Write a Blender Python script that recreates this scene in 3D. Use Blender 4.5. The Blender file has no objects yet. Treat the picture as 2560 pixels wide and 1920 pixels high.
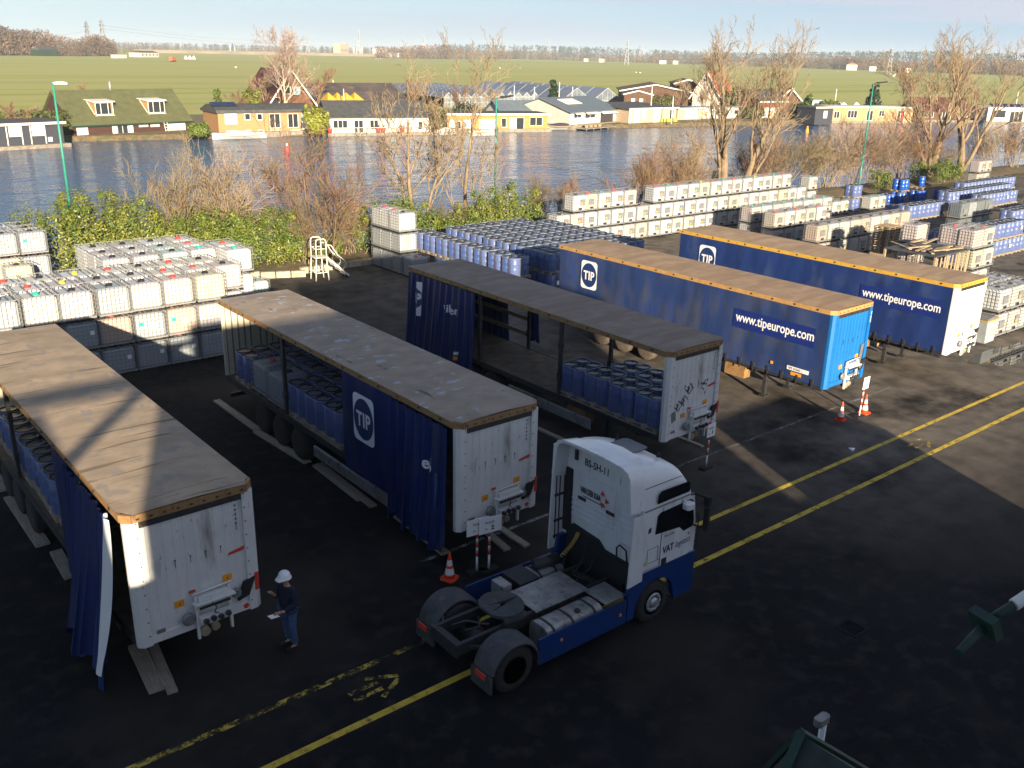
import bpy, bmesh, math, random
from math import sin, cos, pi, radians, sqrt, atan2, tan
from mathutils import Vector, Matrix
sc = bpy.context.scene
COL = sc.collection
# ------------------------------------------------------------------ camera, sky, sun, exposure
# world frame = yard grid: x along the factory front, y towards the canal, z up (metres)
CAM_H, PITCH, ROLL, YAW, FPX = 11.96, radians(19.673), radians(1.292), radians(39.4), 2317.7
def yawed(x, y, z): return Vector((x*cos(YAW)+y*sin(YAW), -x*sin(YAW)+y*cos(YAW), z))
_f = yawed(0, cos(PITCH), -sin(PITCH)); _r0 = yawed(1, 0, 0); _u0 = yawed(0, sin(PITCH), cos(PITCH))
_r = _r0*cos(ROLL)+_u0*sin(ROLL); _u = -_r0*sin(ROLL)+_u0*cos(ROLL)
cam = bpy.data.cameras.new("camera"); camo = bpy.data.objects.new("camera", cam); COL.objects.link(camo)
cam.sensor_width = 36; cam.lens = FPX/2560*36; cam.clip_start = .1; cam.clip_end = 20000
camo.matrix_world = Matrix(((_r.x, _u.x, -_f.x, 0), (_r.y, _u.y, -_f.y, 0), (_r.z, _u.z, -_f.z, CAM_H), (0, 0, 0, 1)))
sc.camera = camo
SUN_EL = radians(13.2); SDIR = Vector((.381, .924))          # horizontal direction the light travels
to_sun = Vector((-SDIR.x*cos(SUN_EL), -SDIR.y*cos(SUN_EL), sin(SUN_EL)))
world = bpy.data.worlds.new("World"); sc.world = world; world.use_nodes = True
wt = world.node_tree; wn = wt.nodes; wl = wt.links
for n in list(wn): wn.remove(n)
sky = wn.new("ShaderNodeTexSky"); sky.sky_type = 'NISHITA'; sky.sun_disc = False
sky.sun_elevation = SUN_EL; sky.sun_rotation = atan2(to_sun.x, to_sun.y)
sky.air_density = 1.0; sky.dust_density = .3; sky.ozone_density = 1.0
wtc = wn.new("ShaderNodeTexCoord"); wmap = wn.new("ShaderNodeMapping"); wmap.inputs['Scale'].default_value = (2.6, 2.6, 34)
wmap.inputs['Location'].default_value = (3.7, 1.4, .35)
wno = wn.new("ShaderNodeTexNoise"); wno.inputs['Scale'].default_value = 1.0; wno.inputs['Detail'].default_value = 5; wno.inputs['Roughness'].default_value = .52
wra = wn.new("ShaderNodeValToRGB"); wra.color_ramp.elements[0].position = .43; wra.color_ramp.elements[1].position = .56
wra.color_ramp.elements[0].color = (0, 0, 0, 1); wra.color_ramp.elements[1].color = (1, 1, 1, 1)
wmx = wn.new("ShaderNodeMix"); wmx.data_type = 'RGBA'; wmx.inputs['B'].default_value = (4.4, 4.7, 5.7, 1)
wbg = wn.new("ShaderNodeBackground"); wbg.inputs['Strength'].default_value = .05
wou = wn.new("ShaderNodeOutputWorld")
wl.new(wtc.outputs['Generated'], wmap.inputs['Vector']); wl.new(wmap.outputs[0], wno.inputs['Vector'])
wl.new(wno.outputs['Fac'], wra.inputs['Fac']); wmk = wn.new('ShaderNodeMix'); wmk.data_type = 'RGBA'; wmk.blend_type = 'MULTIPLY'; wmk.inputs['Factor'].default_value = 1; wl.new(wra.outputs['Color'], wmk.inputs['A']); wl.new(wmk.outputs['Result'], wmx.inputs['Factor'])
wtn = wn.new("ShaderNodeMix"); wtn.data_type = 'RGBA'; wtn.blend_type = 'MULTIPLY'; wtn.inputs['Factor'].default_value = 1; wtn.inputs['B'].default_value = (.34, .47, .74, 1)
wl.new(sky.outputs[0], wtn.inputs['A'])
# pale winter air near the horizon, clearer and bluer to the right
wsp = wn.new("ShaderNodeSeparateXYZ"); wl.new(wtc.outputs['Generated'], wsp.inputs[0])
wmr = wn.new("ShaderNodeMapRange"); wmr.inputs['From Min'].default_value = 0; wmr.inputs['From Max'].default_value = .32; wmr.inputs['To Min'].default_value = .9; wmr.inputs['To Max'].default_value = .08; wl.new(wsp.outputs['Z'], wmr.inputs['Value'])
wdt = wn.new("ShaderNodeVectorMath"); wdt.operation = 'DOT_PRODUCT'; wdt.inputs[1].default_value = tuple(yawed(1, 0, 0)); wl.new(wtc.outputs['Generated'], wdt.inputs[0])
wm2 = wn.new("ShaderNodeMapRange"); wm2.inputs['From Min'].default_value = -.5; wm2.inputs['From Max'].default_value = .5; wl.new(wdt.outputs['Value'], wm2.inputs['Value'])
wm3 = wn.new("ShaderNodeMix"); wm3.data_type = 'RGBA'; wm3.inputs['A'].default_value = (5.5, 6.9, 7.3, 1); wm3.inputs['B'].default_value = (3.3, 4.6, 6.2, 1); wl.new(wm2.outputs['Result'], wm3.inputs['Factor'])
wm4 = wn.new("ShaderNodeMix"); wm4.data_type = 'RGBA'; wl.new(wmr.outputs['Result'], wm4.inputs['Factor']); wl.new(wtn.outputs['Result'], wm4.inputs['A']); wl.new(wm3.outputs['Result'], wm4.inputs['B'])
wl.new(wm4.outputs['Result'], wmx.inputs['A']); wl.new(wm2.outputs['Result'], wmk.inputs['B']); wl.new(wmx.outputs['Result'], wbg.inputs['Color']); wl.new(wbg.outputs[0], wou.inputs['Surface'])
sl = bpy.data.lights.new("sun", 'SUN'); sl.energy = 5.0; sl.angle = radians(.53); sl.color = (1, .83, .60)
so = bpy.data.objects.new("sun", sl); COL.objects.link(so); so.rotation_euler = to_sun.to_track_quat('Z', 'Y').to_euler(); so.location = (-20, -40, 60)
vs = sc.view_settings; vs.view_transform = 'Standard'; vs.look = 'None'; vs.exposure = 1.5; vs.gamma = 1
sc.cycles.transparent_max_bounces = 10; sc.cycles.max_bounces = 5; sc.cycles.use_denoising = True

# ------------------------------------------------------------------ measuring helpers (photo pixel -> point on a real plane)
def ray(u, v):
    return _f + _r*((u-1280)/FPX) - _u*((v-960)/FPX)
def at(u, v, z=0.):
    d = ray(u, v); t = (z-CAM_H)/d.z; return Vector((d.x*t, d.y*t, z))
def aty(u, v, y):
    d = ray(u, v); t = y/d.y; return Vector((d.x*t, y, CAM_H+d.z*t))
def Z1(x, y): return x*.31646, y*.31646
def Z2(x, y): return 640+x*.31646, y*.31646
def Z3(x, y): return 1280+x*.31646, y*.31646
def Z4(x, y): return 1860+x*.31646, y*.31646
def atd(u, v, D):
    d = ray(u, v); t = D/sqrt(d.x*d.x+d.y*d.y); return Vector((d.x*t, d.y*t, CAM_H+d.z*t))

# ------------------------------------------------------------------ mesh collector
class MB:
    def __init__(s): s.v = []; s.f = []; s.m = []; s.sm = []
    def face(s, pts, m=0, smooth=False):
        n = len(s.v); s.v += [tuple(p) for p in pts]; s.f.append(tuple(range(n, n+len(pts)))); s.m.append(m); s.sm.append(smooth)
    def box(s, x0, x1, y0, y1, z0, z1, m=0, bev=0):
        n = len(s.v)
        if bev:
            b = bev
            s.prism([(x0+b, y0), (x1-b, y0), (x1, y0+b), (x1, y1-b), (x1-b, y1), (x0+b, y1), (x0, y1-b), (x0, y0+b)], z0, z1, m); return
        s.v += [(x0, y0, z0), (x1, y0, z0), (x1, y1, z0), (x0, y1, z0), (x0, y0, z1), (x1, y0, z1), (x1, y1, z1), (x0, y1, z1)]
        for f in ((0, 3, 2, 1), (4, 5, 6, 7), (0, 1, 5, 4), (1, 2, 6, 5), (2, 3, 7, 6), (3, 0, 4, 7)):
            s.f.append(tuple(n+i for i in f)); s.m.append(m); s.sm.append(False)
    def prism(s, poly, z0, z1, m=0, axis='z', cap=True):
        def P(a, b, c): return {'z': (a, b, c), 'y': (a, c, b), 'x': (c, a, b)}[axis]
        n = len(s.v); k = len(poly)
        s.v += [P(a, b, z0) for a, b in poly]+[P(a, b, z1) for a, b in poly]
        for i in range(k):
            j = (i+1) % k; s.f.append((n+i, n+j, n+k+j, n+k+i)); s.m.append(m); s.sm.append(False)
        if cap:
            s.f.append(tuple(n+i for i in reversed(range(k)))); s.f.append(tuple(n+k+i for i in range(k))); s.m += [m, m]; s.sm += [False, False]
    def tube(s, p, q, r0, r1=None, n=6, m=0, cap=True, smooth=True):
        r1 = r0 if r1 is None else r1
        p = Vector(p); q = Vector(q); d = q-p
        if d.length < 1e-6: return
        d.normalize(); a = d.cross(Vector((0, 0, 1)) if abs(d.z) < .9 else Vector((1, 0, 0))).normalized(); b = d.cross(a)
        k = len(s.v)
        for c, r in ((p, r0), (q, r1)):
            for i in range(n):
                t = 2*pi*(i+.5)/n; s.v.append(tuple(c+a*(r*cos(t))+b*(r*sin(t))))
        for i in range(n):
            j = (i+1) % n; s.f.append((k+i, k+n+i, k+n+j, k+j)); s.m.append(m); s.sm.append(smooth)
        if cap:
            s.f.append(tuple(k+i for i in range(n))); s.f.append(tuple(k+n+i for i in reversed(range(n)))); s.m += [m, m]; s.sm += [False, False]
    def path(s, pts, r, n=6, m=0, r1=None):
        pts = [Vector(p) for p in pts]; k = len(s.v); N = len(pts); prev = None
        for i, p in enumerate(pts):
            d = (pts[min(i+1, N-1)]-pts[max(i-1, 0)])
            d = d.normalized() if d.length > 1e-9 else Vector((0, 0, 1))
            if prev is None: a = d.cross(Vector((0, 0, 1)) if abs(d.z) < .9 else Vector((1, 0, 0))).normalized()
            else:
                a = prev-d*prev.dot(d); a = a.normalized() if a.length > 1e-6 else prev
            prev = a; b = d.cross(a); rr = r if r1 is None else r+(r1-r)*i/(N-1)
            for j in range(n):
                t = 2*pi*(j+.5)/n; s.v.append(tuple(p+a*(rr*cos(t))+b*(rr*sin(t))))
        for i in range(N-1):
            for j in range(n):
                l = (j+1) % n; s.f.append((k+i*n+j, k+(i+1)*n+j, k+(i+1)*n+l, k+i*n+l)); s.m.append(m); s.sm.append(n > 4)
        s.f.append(tuple(k+j for j in range(n))); s.f.append(tuple(k+(N-1)*n+j for j in reversed(range(n)))); s.m += [m, m]; s.sm += [False, False]
    def bar(s, p, q, w, h, m=0, up=(0, 0, 1)):
        p = Vector(p); q = Vector(q); d = (q-p).normalized(); up = Vector(up)
        if abs(d.dot(up)) > .98: up = Vector((1, 0, 0))
        a = d.cross(up).normalized()*(w/2); b = a.cross(d).normalized()*(h/2); n = len(s.v)
        for c in (p, q): s.v += [tuple(c-a-b), tuple(c+a-b), tuple(c+a+b), tuple(c-a+b)]
        for f in ((0, 3, 2, 1), (4, 5, 6, 7), (0, 1, 5, 4), (1, 2, 6, 5), (2, 3, 7, 6), (3, 0, 4, 7)):
            s.f.append(tuple(n+i for i in reversed(f))); s.m.append(m); s.sm.append(False)
    def lathe(s, prof, n=16, o=(0, 0, 0), m=0, axis='z', smooth=True, mf=None):
        o = Vector(o); k = len(s.v); N = len(prof)
        for r, z in prof:
            for i in range(n):
                t = 2*pi*i/n
                p = (r*cos(t), r*sin(t), z)
                if axis == 'y': p = (r*cos(t), z, -r*sin(t))
                if axis == 'x': p = (z, r*cos(t), r*sin(t))
                s.v.append(tuple(o+Vector(p)))
        for a in range(N-1):
            for i in range(n):
                j = (i+1) % n; s.f.append((k+a*n+i, k+a*n+j, k+(a+1)*n+j, k+(a+1)*n+i)); s.m.append(mf[a] if mf else m); s.sm.append(smooth)
        if prof[0][0] > 1e-5: s.f.append(tuple(k+i for i in reversed(range(n)))); s.m.append(mf[0] if mf else m); s.sm.append(False)
        if prof[-1][0] > 1e-5: s.f.append(tuple(k+(N-1)*n+i for i in range(n))); s.m.append(mf[-1] if mf else m); s.sm.append(False)
    def grid(s, fn, nu, nv, m=0, smooth=True):
        k = len(s.v)
        for i in range(nu+1):
            for j in range(nv+1): s.v.append(tuple(fn(i/nu, j/nv)))
        for i in range(nu):
            for j in range(nv):
                a = k+i*(nv+1)+j; s.f.append((a, a+nv+1, a+nv+2, a+1)); s.m.append(m); s.sm.append(smooth)
    def mesh(s, name, mats):
        me = bpy.data.meshes.new(name); me.from_pydata(s.v, [], s.f)
        mats = mats if isinstance(mats, (list, tuple)) else [mats]
        for x in mats: me.materials.append(x)
        me.polygons.foreach_set('material_index', s.m); me.polygons.foreach_set('use_smooth', s.sm); me.update()
        return me
    def build(s, name, mats, parent=None, loc=None, rz=0):
        o = bpy.data.objects.new(name, s.mesh(name, mats)); COL.objects.link(o)
        if parent is not None: o.parent = parent
        if loc is not None: o.location = loc
        if rz: o.rotation_euler = (0, 0, rz)
        return o
def tag(o, label, cat, group=None, kind=None):
    o['label'] = label; o['category'] = cat
    if group: o['group'] = group
    if kind: o['kind'] = kind
    return o
def struct(o, label=None, cat=None, kind='structure'):
    o['kind'] = kind
    if label: o['label'] = label
    if cat: o['category'] = cat
    return o
def thing(name, label, cat, loc=(0, 0, 0), rz=0, group=None):
    o = bpy.data.objects.new(name, None); COL.objects.link(o); o.location = loc; o.rotation_euler = (0, 0, rz); o.empty_display_size = .3
    return tag(o, label, cat, group)
def copy_tree(o, parent=None, skip=()):
    c = o.copy(); COL.objects.link(c)
    if parent is not None: c.parent = parent
    for ch in o.children:
        if ch.name.split('.')[0] not in skip: copy_tree(ch, c, skip)
    return c
ORD = ['first', 'second', 'third', 'fourth', 'fifth', 'sixth', 'seventh', 'eighth', 'ninth', 'tenth', 'eleventh', 'twelfth', 'thirteenth', 'fourteenth', 'fifteenth', 'sixteenth', 'seventeenth', 'eighteenth', 'nineteenth', 'twentieth', 'twenty-first', 'twenty-second']

# ------------------------------------------------------------------ materials
MATS = {}
def mat(name, col, rough=.6, metal=0, var=.15, scale=3., bump=0., bscale=40., stretch=(1, 1, 1), col2=None, lo=.35, hi=.65, spec=.5, coat=0, alpha=1, detail=6, fleck=None, objcol=False, dirt=None, coords='Object'):
    """procedural surface: noise between two real colours, optional second fleck layer, optional bump"""
    m = bpy.data.materials.new(name); m.use_nodes = True; nt = m.node_tree; N = nt.nodes; L = nt.links
    b = N['Principled BSDF']; b.inputs['Roughness'].default_value = rough; b.inputs['Metallic'].default_value = metal
    b.inputs['Specular IOR Level'].default_value = spec
    if coat: b.inputs['Coat Weight'].default_value = coat
    if alpha < 1: b.inputs['Alpha'].default_value = alpha
    tc = N.new("ShaderNodeTexCoord"); mp = N.new("ShaderNodeMapping"); mp.inputs['Scale'].default_value = stretch
    L.new(tc.outputs[coords], mp.inputs['Vector'])
    no = N.new("ShaderNodeTexNoise"); no.inputs['Scale'].default_value = scale; no.inputs['Detail'].default_value = detail; no.inputs['Roughness'].default_value = .62
    L.new(mp.outputs[0], no.inputs['Vector'])
    ra = N.new("ShaderNodeValToRGB"); e = ra.color_ramp.elements
    c2 = col2 if col2 else tuple(max(0, c*(1-var)) for c in col); c1 = col if col2 else tuple(min(1, c*(1+var)) for c in col)
    e[0].position = lo; e[1].position = hi; e[0].color = (*c2, 1); e[1].color = (*c1, 1)
    L.new(no.outputs['Fac'], ra.inputs['Fac']); out = ra.outputs['Color']
    def mix(a, bcol, fac, mode='MIX'):
        x = N.new("ShaderNodeMix"); x.data_type = 'RGBA'; x.blend_type = mode
        L.new(a, x.inputs['A'])
        if isinstance(bcol, tuple): x.inputs['B'].default_value = (*bcol, 1)
        else: L.new(bcol, x.inputs['B'])
        if isinstance(fac, float): x.inputs['Factor'].default_value = fac
        else: L.new(fac, x.inputs['Factor'])
        return x.outputs['Result']
    if objcol:
        oi = N.new("ShaderNodeObjectInfo"); out = mix(out, oi.outputs['Color'], 1.0, 'MULTIPLY')
    for fl in (fleck or []):
        fc, fs, f0, f1, fst = fl
        mp2 = N.new("ShaderNodeMapping"); mp2.inputs['Scale'].default_value = fst; mp2.inputs['Location'].default_value = (5.3, 2.1, 7.7); L.new(tc.outputs[coords], mp2.inputs['Vector'])
        n2 = N.new("ShaderNodeTexNoise"); n2.inputs['Scale'].default_value = fs; n2.inputs['Detail'].default_value = 5; L.new(mp2.outputs[0], n2.inputs['Vector'])
        r2 = N.new("ShaderNodeValToRGB"); r2.color_ramp.elements[0].position = f0; r2.color_ramp.elements[1].position = f1; L.new(n2.outputs['Fac'], r2.inputs['Fac'])
        out = mix(out, fc, r2.outputs['Color'])
    L.new(out, b.inputs['Base Color'])
    if bump:
        bn = N.new("ShaderNodeTexNoise"); bn.inputs['Scale'].default_value = bscale; bn.inputs['Detail'].default_value = 4; L.new(mp.outputs[0], bn.inputs['Vector'])
        bp = N.new("ShaderNodeBump"); bp.inputs['Strength'].default_value = bump; bp.inputs['Distance'].default_value = .02
        L.new(bn.outputs['Fac'], bp.inputs['Height']); L.new(bp.outputs[0], b.inputs['Normal'])
    MATS[name] = m
    return m
m_white = mat('white_paint', (.62, .62, .6), .45, var=.06, scale=1.5, fleck=[((.22, .2, .17), 3., .62, .8, (1, 1, .25)), ((.35, .3, .24), 14., .66, .74, (1, 1, .4))])
m_white2 = mat('clean_white', (.72, .73, .74), .4, var=.03, scale=2)
m_black = mat('black_rubber', (.012, .012, .013), .75, var=.3, scale=20)
m_dark = mat('dark_steel', (.025, .026, .028), .55, var=.3, scale=8, fleck=[((.09, .06, .04), 9., .6, .75, (1, 1, 1))])
m_grey = mat('grey_steel', (.2, .2, .2), .5, .3, var=.2, scale=6)
m_cage = mat('cage_wire', (.30, .305, .31), .45, .4, var=.2, scale=12)
m_galv = mat('galvanised_steel', (.42, .43, .44), .42, .55, var=.18, scale=12)
m_alu = mat('worn_aluminium', (.33, .33, .32), .42, .5, var=.25, scale=3, fleck=[((.1, .09, .08), 5., .55, .75, (1, 1, 1))])
m_wood = mat('weathered_wood', (.33, .25, .16), .85, var=.3, scale=4, stretch=(3, .6, 3), bump=.3)
m_plank = mat('scaffold_plank', (.30, .26, .2), .85, var=.3, scale=5, stretch=(6, .5, 6), bump=.3, fleck=[((.12, .1, .08), 4., .55, .8, (4, .4, 4))])
m_gold = mat('ochre_rail', (.26, .15, .06), .6, var=.2, scale=6, fleck=[((.13, .07, .03), 7., .55, .75, (1, 1, 1))])
m_gold2 = mat('yellow_rail', (.52, .31, .05), .5, var=.12, scale=6, fleck=[((.3, .15, .04), 7., .6, .8, (1, 1, 1))])
m_navy = mat('blue_tarpaulin', (.007, .020, .105), .4, var=.18, scale=1.2, stretch=(1, 1, .4), spec=.5, fleck=[((.05, .065, .1), 2.2, .5, .85, (1, 1, .3))])
m_navyd = mat('dusty_blue_tarpaulin', (.016, .036, .125), .5, var=.2, scale=.9, stretch=(1, 1.5, .25), fleck=[((.06, .066, .085), 1.6, .42, .85, (.8, .8, .5)), ((.016, .045, .2), 2.5, .6, .72, (.2, 2.5, .15))])
m_navy2 = mat('deep_blue_tarpaulin', (.011, .03, .13), .45, var=.15, scale=.9, stretch=(1, 1.5, .25), fleck=[((.05, .07, .13), 1.6, .5, .85, (.8, .8, .5))])
m_patch = mat('lettering_patch_blue', (.010, .024, .155), .42, var=.06)
m_letter = mat('lettering_white', (.78, .78, .78), .5, var=.03)
m_ink = mat('dark_ink', (.015, .016, .03), .6, var=.1)
m_inkblue = mat('lettering_navy', (.012, .02, .09), .5, var=.1)
m_red = mat('red_sticker', (.55, .05, .03), .5, var=.1)
m_orange = mat('orange_reflector', (.75, .3, .02), .4, var=.1)
m_sky = mat('bright_blue_panel', (.008, .135, .40), .4, var=.08, scale=1.5, fleck=[((.02, .1, .25), 4., .64, .8, (2, 1, .3))])
m_cream = mat('cream_panel', (.62, .56, .42), .6, var=.08, scale=2)
m_floor = mat('plywood_deck', (.1, .075, .05), .8, var=.35, scale=3)
m_tyre = mat('tyre_rubber', (.02, .019, .018), .9, var=.3, scale=9)
m_tyred = mat('dusty_tyre', (.085, .068, .052), .95, var=.3, scale=5)
m_rim = mat('steel_rim', (.23, .22, .2), .5, .4, var=.25, scale=7)
m_green = mat('green_lamp_paint', (.03, .23, .17), .45, var=.1, scale=4)
m_greend = mat('dark_green_paint', (.008, .034, .025), .6, var=.25, scale=4)
m_cone = mat('orange_cone_plastic', (.75, .07, .015), .5, var=.1, scale=8)
m_conew = mat('reflective_white_band', (.7, .7, .72), .35, var=.06, scale=10)
m_matte = mat('matte_black', (.006, .006, .006), .95, var=.2, spec=.05)
m_glass = mat('window_glass', (.03, .035, .04), .08, var=.2, spec=.8)
m_tint = mat('tinted_cab_glass', (.006, .007, .009), .06, var=.2, spec=.7)
m_curtainpane = mat('net_curtain_pane', (.62, .6, .52), .35, var=.08, spec=.6)
m_bluepane = mat('light_blue_pane', (.3, .55, .7), .3, var=.06, spec=.6)
# ================================================================== SETTING
# asphalt: dark, with dust, oil stains and patches; sunlit side painted paler
m_asph = mat('yard_asphalt', (.0085, .009, .0105), .9, var=.35, scale=.35, bump=.5, bscale=60, spec=.12, lo=.3, hi=.7,
             fleck=[((.04, .034, .028), .12, .5, .66, (1, 1.6, 1)), ((.016, .015, .015), .45, .56, .70, (1.6, .5, 1)), ((.026, .024, .022), 2.2, .5, .72, (1, 1, 1)), ((.012, .012, .012), 1.1, .66, .74, (1, 1, 1)), ((.055, .05, .045), 30, .62, .8, (1, 1, 1))], coords='Object')
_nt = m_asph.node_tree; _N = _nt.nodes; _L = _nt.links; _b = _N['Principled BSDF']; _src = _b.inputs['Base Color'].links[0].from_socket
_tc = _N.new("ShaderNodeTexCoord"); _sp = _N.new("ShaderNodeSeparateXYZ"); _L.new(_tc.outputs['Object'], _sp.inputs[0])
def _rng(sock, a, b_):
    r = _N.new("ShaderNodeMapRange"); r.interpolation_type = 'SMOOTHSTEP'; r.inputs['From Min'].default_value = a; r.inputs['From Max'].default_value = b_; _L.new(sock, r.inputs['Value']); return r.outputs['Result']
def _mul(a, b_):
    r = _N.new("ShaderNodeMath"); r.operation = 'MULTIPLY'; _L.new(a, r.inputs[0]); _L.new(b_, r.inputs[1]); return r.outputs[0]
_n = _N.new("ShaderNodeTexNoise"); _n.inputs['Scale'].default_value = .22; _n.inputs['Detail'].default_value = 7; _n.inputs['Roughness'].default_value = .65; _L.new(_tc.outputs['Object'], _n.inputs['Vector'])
_msk = _mul(_mul(_rng(_sp.outputs['X'], 14, 31), _rng(_sp.outputs['Y'], 6, 15)), _rng(_n.outputs['Fac'], .30, .52))  # paler towards the sunlit right: sunlight put into the colour along with dust
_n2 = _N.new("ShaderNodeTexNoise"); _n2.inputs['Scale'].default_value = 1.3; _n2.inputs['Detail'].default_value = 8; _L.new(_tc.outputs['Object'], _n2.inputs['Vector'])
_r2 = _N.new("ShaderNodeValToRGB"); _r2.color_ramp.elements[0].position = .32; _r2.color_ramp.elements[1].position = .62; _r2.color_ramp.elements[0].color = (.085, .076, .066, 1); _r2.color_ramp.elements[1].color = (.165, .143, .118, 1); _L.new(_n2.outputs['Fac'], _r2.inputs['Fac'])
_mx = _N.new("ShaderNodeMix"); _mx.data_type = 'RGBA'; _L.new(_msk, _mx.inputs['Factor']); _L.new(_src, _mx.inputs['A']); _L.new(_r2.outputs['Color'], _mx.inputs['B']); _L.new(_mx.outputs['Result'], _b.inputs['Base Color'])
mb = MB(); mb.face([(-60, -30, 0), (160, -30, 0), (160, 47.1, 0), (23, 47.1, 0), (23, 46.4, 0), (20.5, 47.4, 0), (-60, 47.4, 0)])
struct(mb.build('yard', m_asph), 'dark asphalt yard, sunlit side painted paler, with dusty patches, oil stains and painted lines', 'yard')
m_soil = mat('bank_soil', (.12, .085, .05), .95, var=.4, scale=1.2, bump=.6, bscale=12, fleck=[((.06, .075, .025), 1.6, .5, .62, (1, 1, 1)), ((.2, .13, .07), 6, .55, .7, (1, 1, 1))])
mb = MB()
random.seed(2)
def bank(u, v):
    x = -60+230*u; y = 47.3+9*v
    return (x, y, .15+.35*sin(pi*min(1, v*1.6))*(.7+.3*sin(x*.5)) - 1.9*max(0, v-.45)/.55)
mb.grid(bank, 120, 10)
struct(mb.build('canal_bank', m_soil), 'strip of brown earth between the yard kerb and the canal', 'bank')
m_kerb = mat('concrete_kerb', (.42, .37, .26), .85, var=.2, scale=3, fleck=[((.2, .17, .12), 3, .55, .75, (1, 1, 1))])
mb = MB()
for x in range(-20, 21): mb.box(x*1.0-.2, x*1.0+.78, 47.3, 47.55, 0, .34+.02*(x % 3), 0)
for k in range(3):
    a = Vector((20.85+k*.75, 47.28-k*.32, .17)); b = a+Vector((.7, -.3, 0)); mb.bar(a, b, .24, .34)
for x in range(0, 7): mb.box(23.15+x, 24.1+x, 46.98, 47.25, 0, .34, 0)
struct(mb.build('kerb', m_kerb), 'sunlit pale concrete kerb along the back of the yard', 'kerb')
# water
m_wat = bpy.data.materials.new('canal_water'); m_wat.use_nodes = True
nt = m_wat.node_tree; N = nt.nodes; L = nt.links; b = N['Principled BSDF']
b.inputs['Base Color'].default_value = (.03, .085, .19, 1); b.inputs['Roughness'].default_value = .12; b.inputs['IOR'].default_value = 1.33; b.inputs['Specular IOR Level'].default_value = .6
tc = N.new("ShaderNodeTexCoord"); prev = None
for sc_, st, rot, d in ((.55, (1, 2.2, 1), .25, .055), (2.2, (1, 1.8, 1), -.35, .02), (.11, (1, 1.6, 1), .5, .14)):
    mp = N.new("ShaderNodeMapping"); mp.inputs['Scale'].default_value = st; mp.inputs['Rotation'].default_value = (0, 0, rot); L.new(tc.outputs['Object'], mp.inputs['Vector'])
    no = N.new("ShaderNodeTexNoise"); no.inputs['Scale'].default_value = sc_; no.inputs['Detail'].default_value = 3; L.new(mp.outputs[0], no.inputs['Vector'])
    bp = N.new("ShaderNodeBump"); bp.inputs['Strength'].default_value = 1; bp.inputs['Distance'].default_value = d*3.4; L.new(no.outputs['Fac'], bp.inputs['Height'])
    if prev is not None: L.new(prev, bp.inputs['Normal'])
    prev = bp.outputs[0]
L.new(prev, b.inputs['Normal'])
P0 = at(30, 372, -1.0); P1 = at(2465, 305, -1.0); BD = Vector((P1.x-P0.x, P1.y-P0.y, 0)).normalized(); BN = Vector((-BD.y, BD.x, 0))
def bankpt(t, off, z): p = P0+BD*t+BN*off; return (p.x, p.y, z)
mb = MB(); mb.face([(-400, 53, -1), (700, 53, -1), bankpt(1500, 9, -1), bankpt(-900, 9, -1)])
struct(mb.build('canal_water', m_wat), 'wide blue rippled canal beyond the yard', 'canal')
# field
m_field = mat('field_grass', (.40, .41, .135), .95, col2=(.36, .38, .118), scale=.02, stretch=(.35, 1.6, 1), bump=0, spec=.1,
              fleck=[((.40, .36, .14), .018, .5, .66, (.12, 2.2, 1)), ((.30, .32, .09), .03, .55, .62, (.05, 2.0, 1)), ((.36, .32, .13), .5, .58, .8, (.3, 1, 1)), ((.24, .22, .09), .05, .66, .72, (.06, 3, 1))])
mb = MB(); mb.face([bankpt(-6000, 8, -.3), bankpt(9000, 8, -.3), bankpt(9000, 9000, -.3), bankpt(-6000, 9000, -.3)])
fo = mb.build('field', m_field); struct(fo, 'flat green polder meadow reaching to the horizon', 'field')
mb = MB(); mb.face([bankpt(-700, 7.4, -1.2), bankpt(1200, 7.4, -1.2), bankpt(1200, 8.1, -.28), bankpt(-700, 8.1, -.28)])
struct(mb.build('far_bank', m_soil), 'low earth edge of the far canal bank', 'bank')
m_strip = mat('garden_ground', (.12, .115, .04), .95, col2=(.17, .12, .07), scale=.12, bump=.3, bscale=3)
mb = MB(); mb.face([bankpt(-60, 8.2, -.27), bankpt(330, 8.2, -.27), bankpt(330, 46, -.27), bankpt(150, 60, -.27), bankpt(-60, 40, -.27)])
struct(mb.build('garden_strip', m_strip), 'strip of garden ground behind the houseboats', 'garden')
# ditches in the field
m_ditch = mat('ditch_earth', (.07, .06, .03), .95, var=.3, scale=.3)
mb = MB()
for (u0, v0, u1, v1, w) in ((0, 205, 700, 211, 1.4), (330, 212, 640, 236, 1.6), (0, 158, 600, 172, 1.6), (420, 190, 640, 196, 1.2), (1500, 205, 2060, 200, 1.2), (2130, 213, 2560, 214, 1.4), (950, 165, 2000, 178, 1.5), (1980, 178, 2400, 184, 1.5)):
    a = at(u0, v0, -.29); c = at(u1, v1, -.29); mb.face([(a.x, a.y, -.292), (c.x, c.y, -.292), (c.x, c.y+w, -.292), (a.x, a.y+w, -.292)])
struct(mb.build('field_ditch', m_ditch), 'dark drainage ditches cut across the green meadow', 'ditch')
mb = MB(); mb.face([(-9000, -3000, -1.7), (12000, -3000, -1.7), (12000, 12000, -1.7), (-9000, 12000, -1.7)])
struct(mb.build('ground', m_soil), 'earth underneath yard, canal and fields', 'ground')
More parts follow.
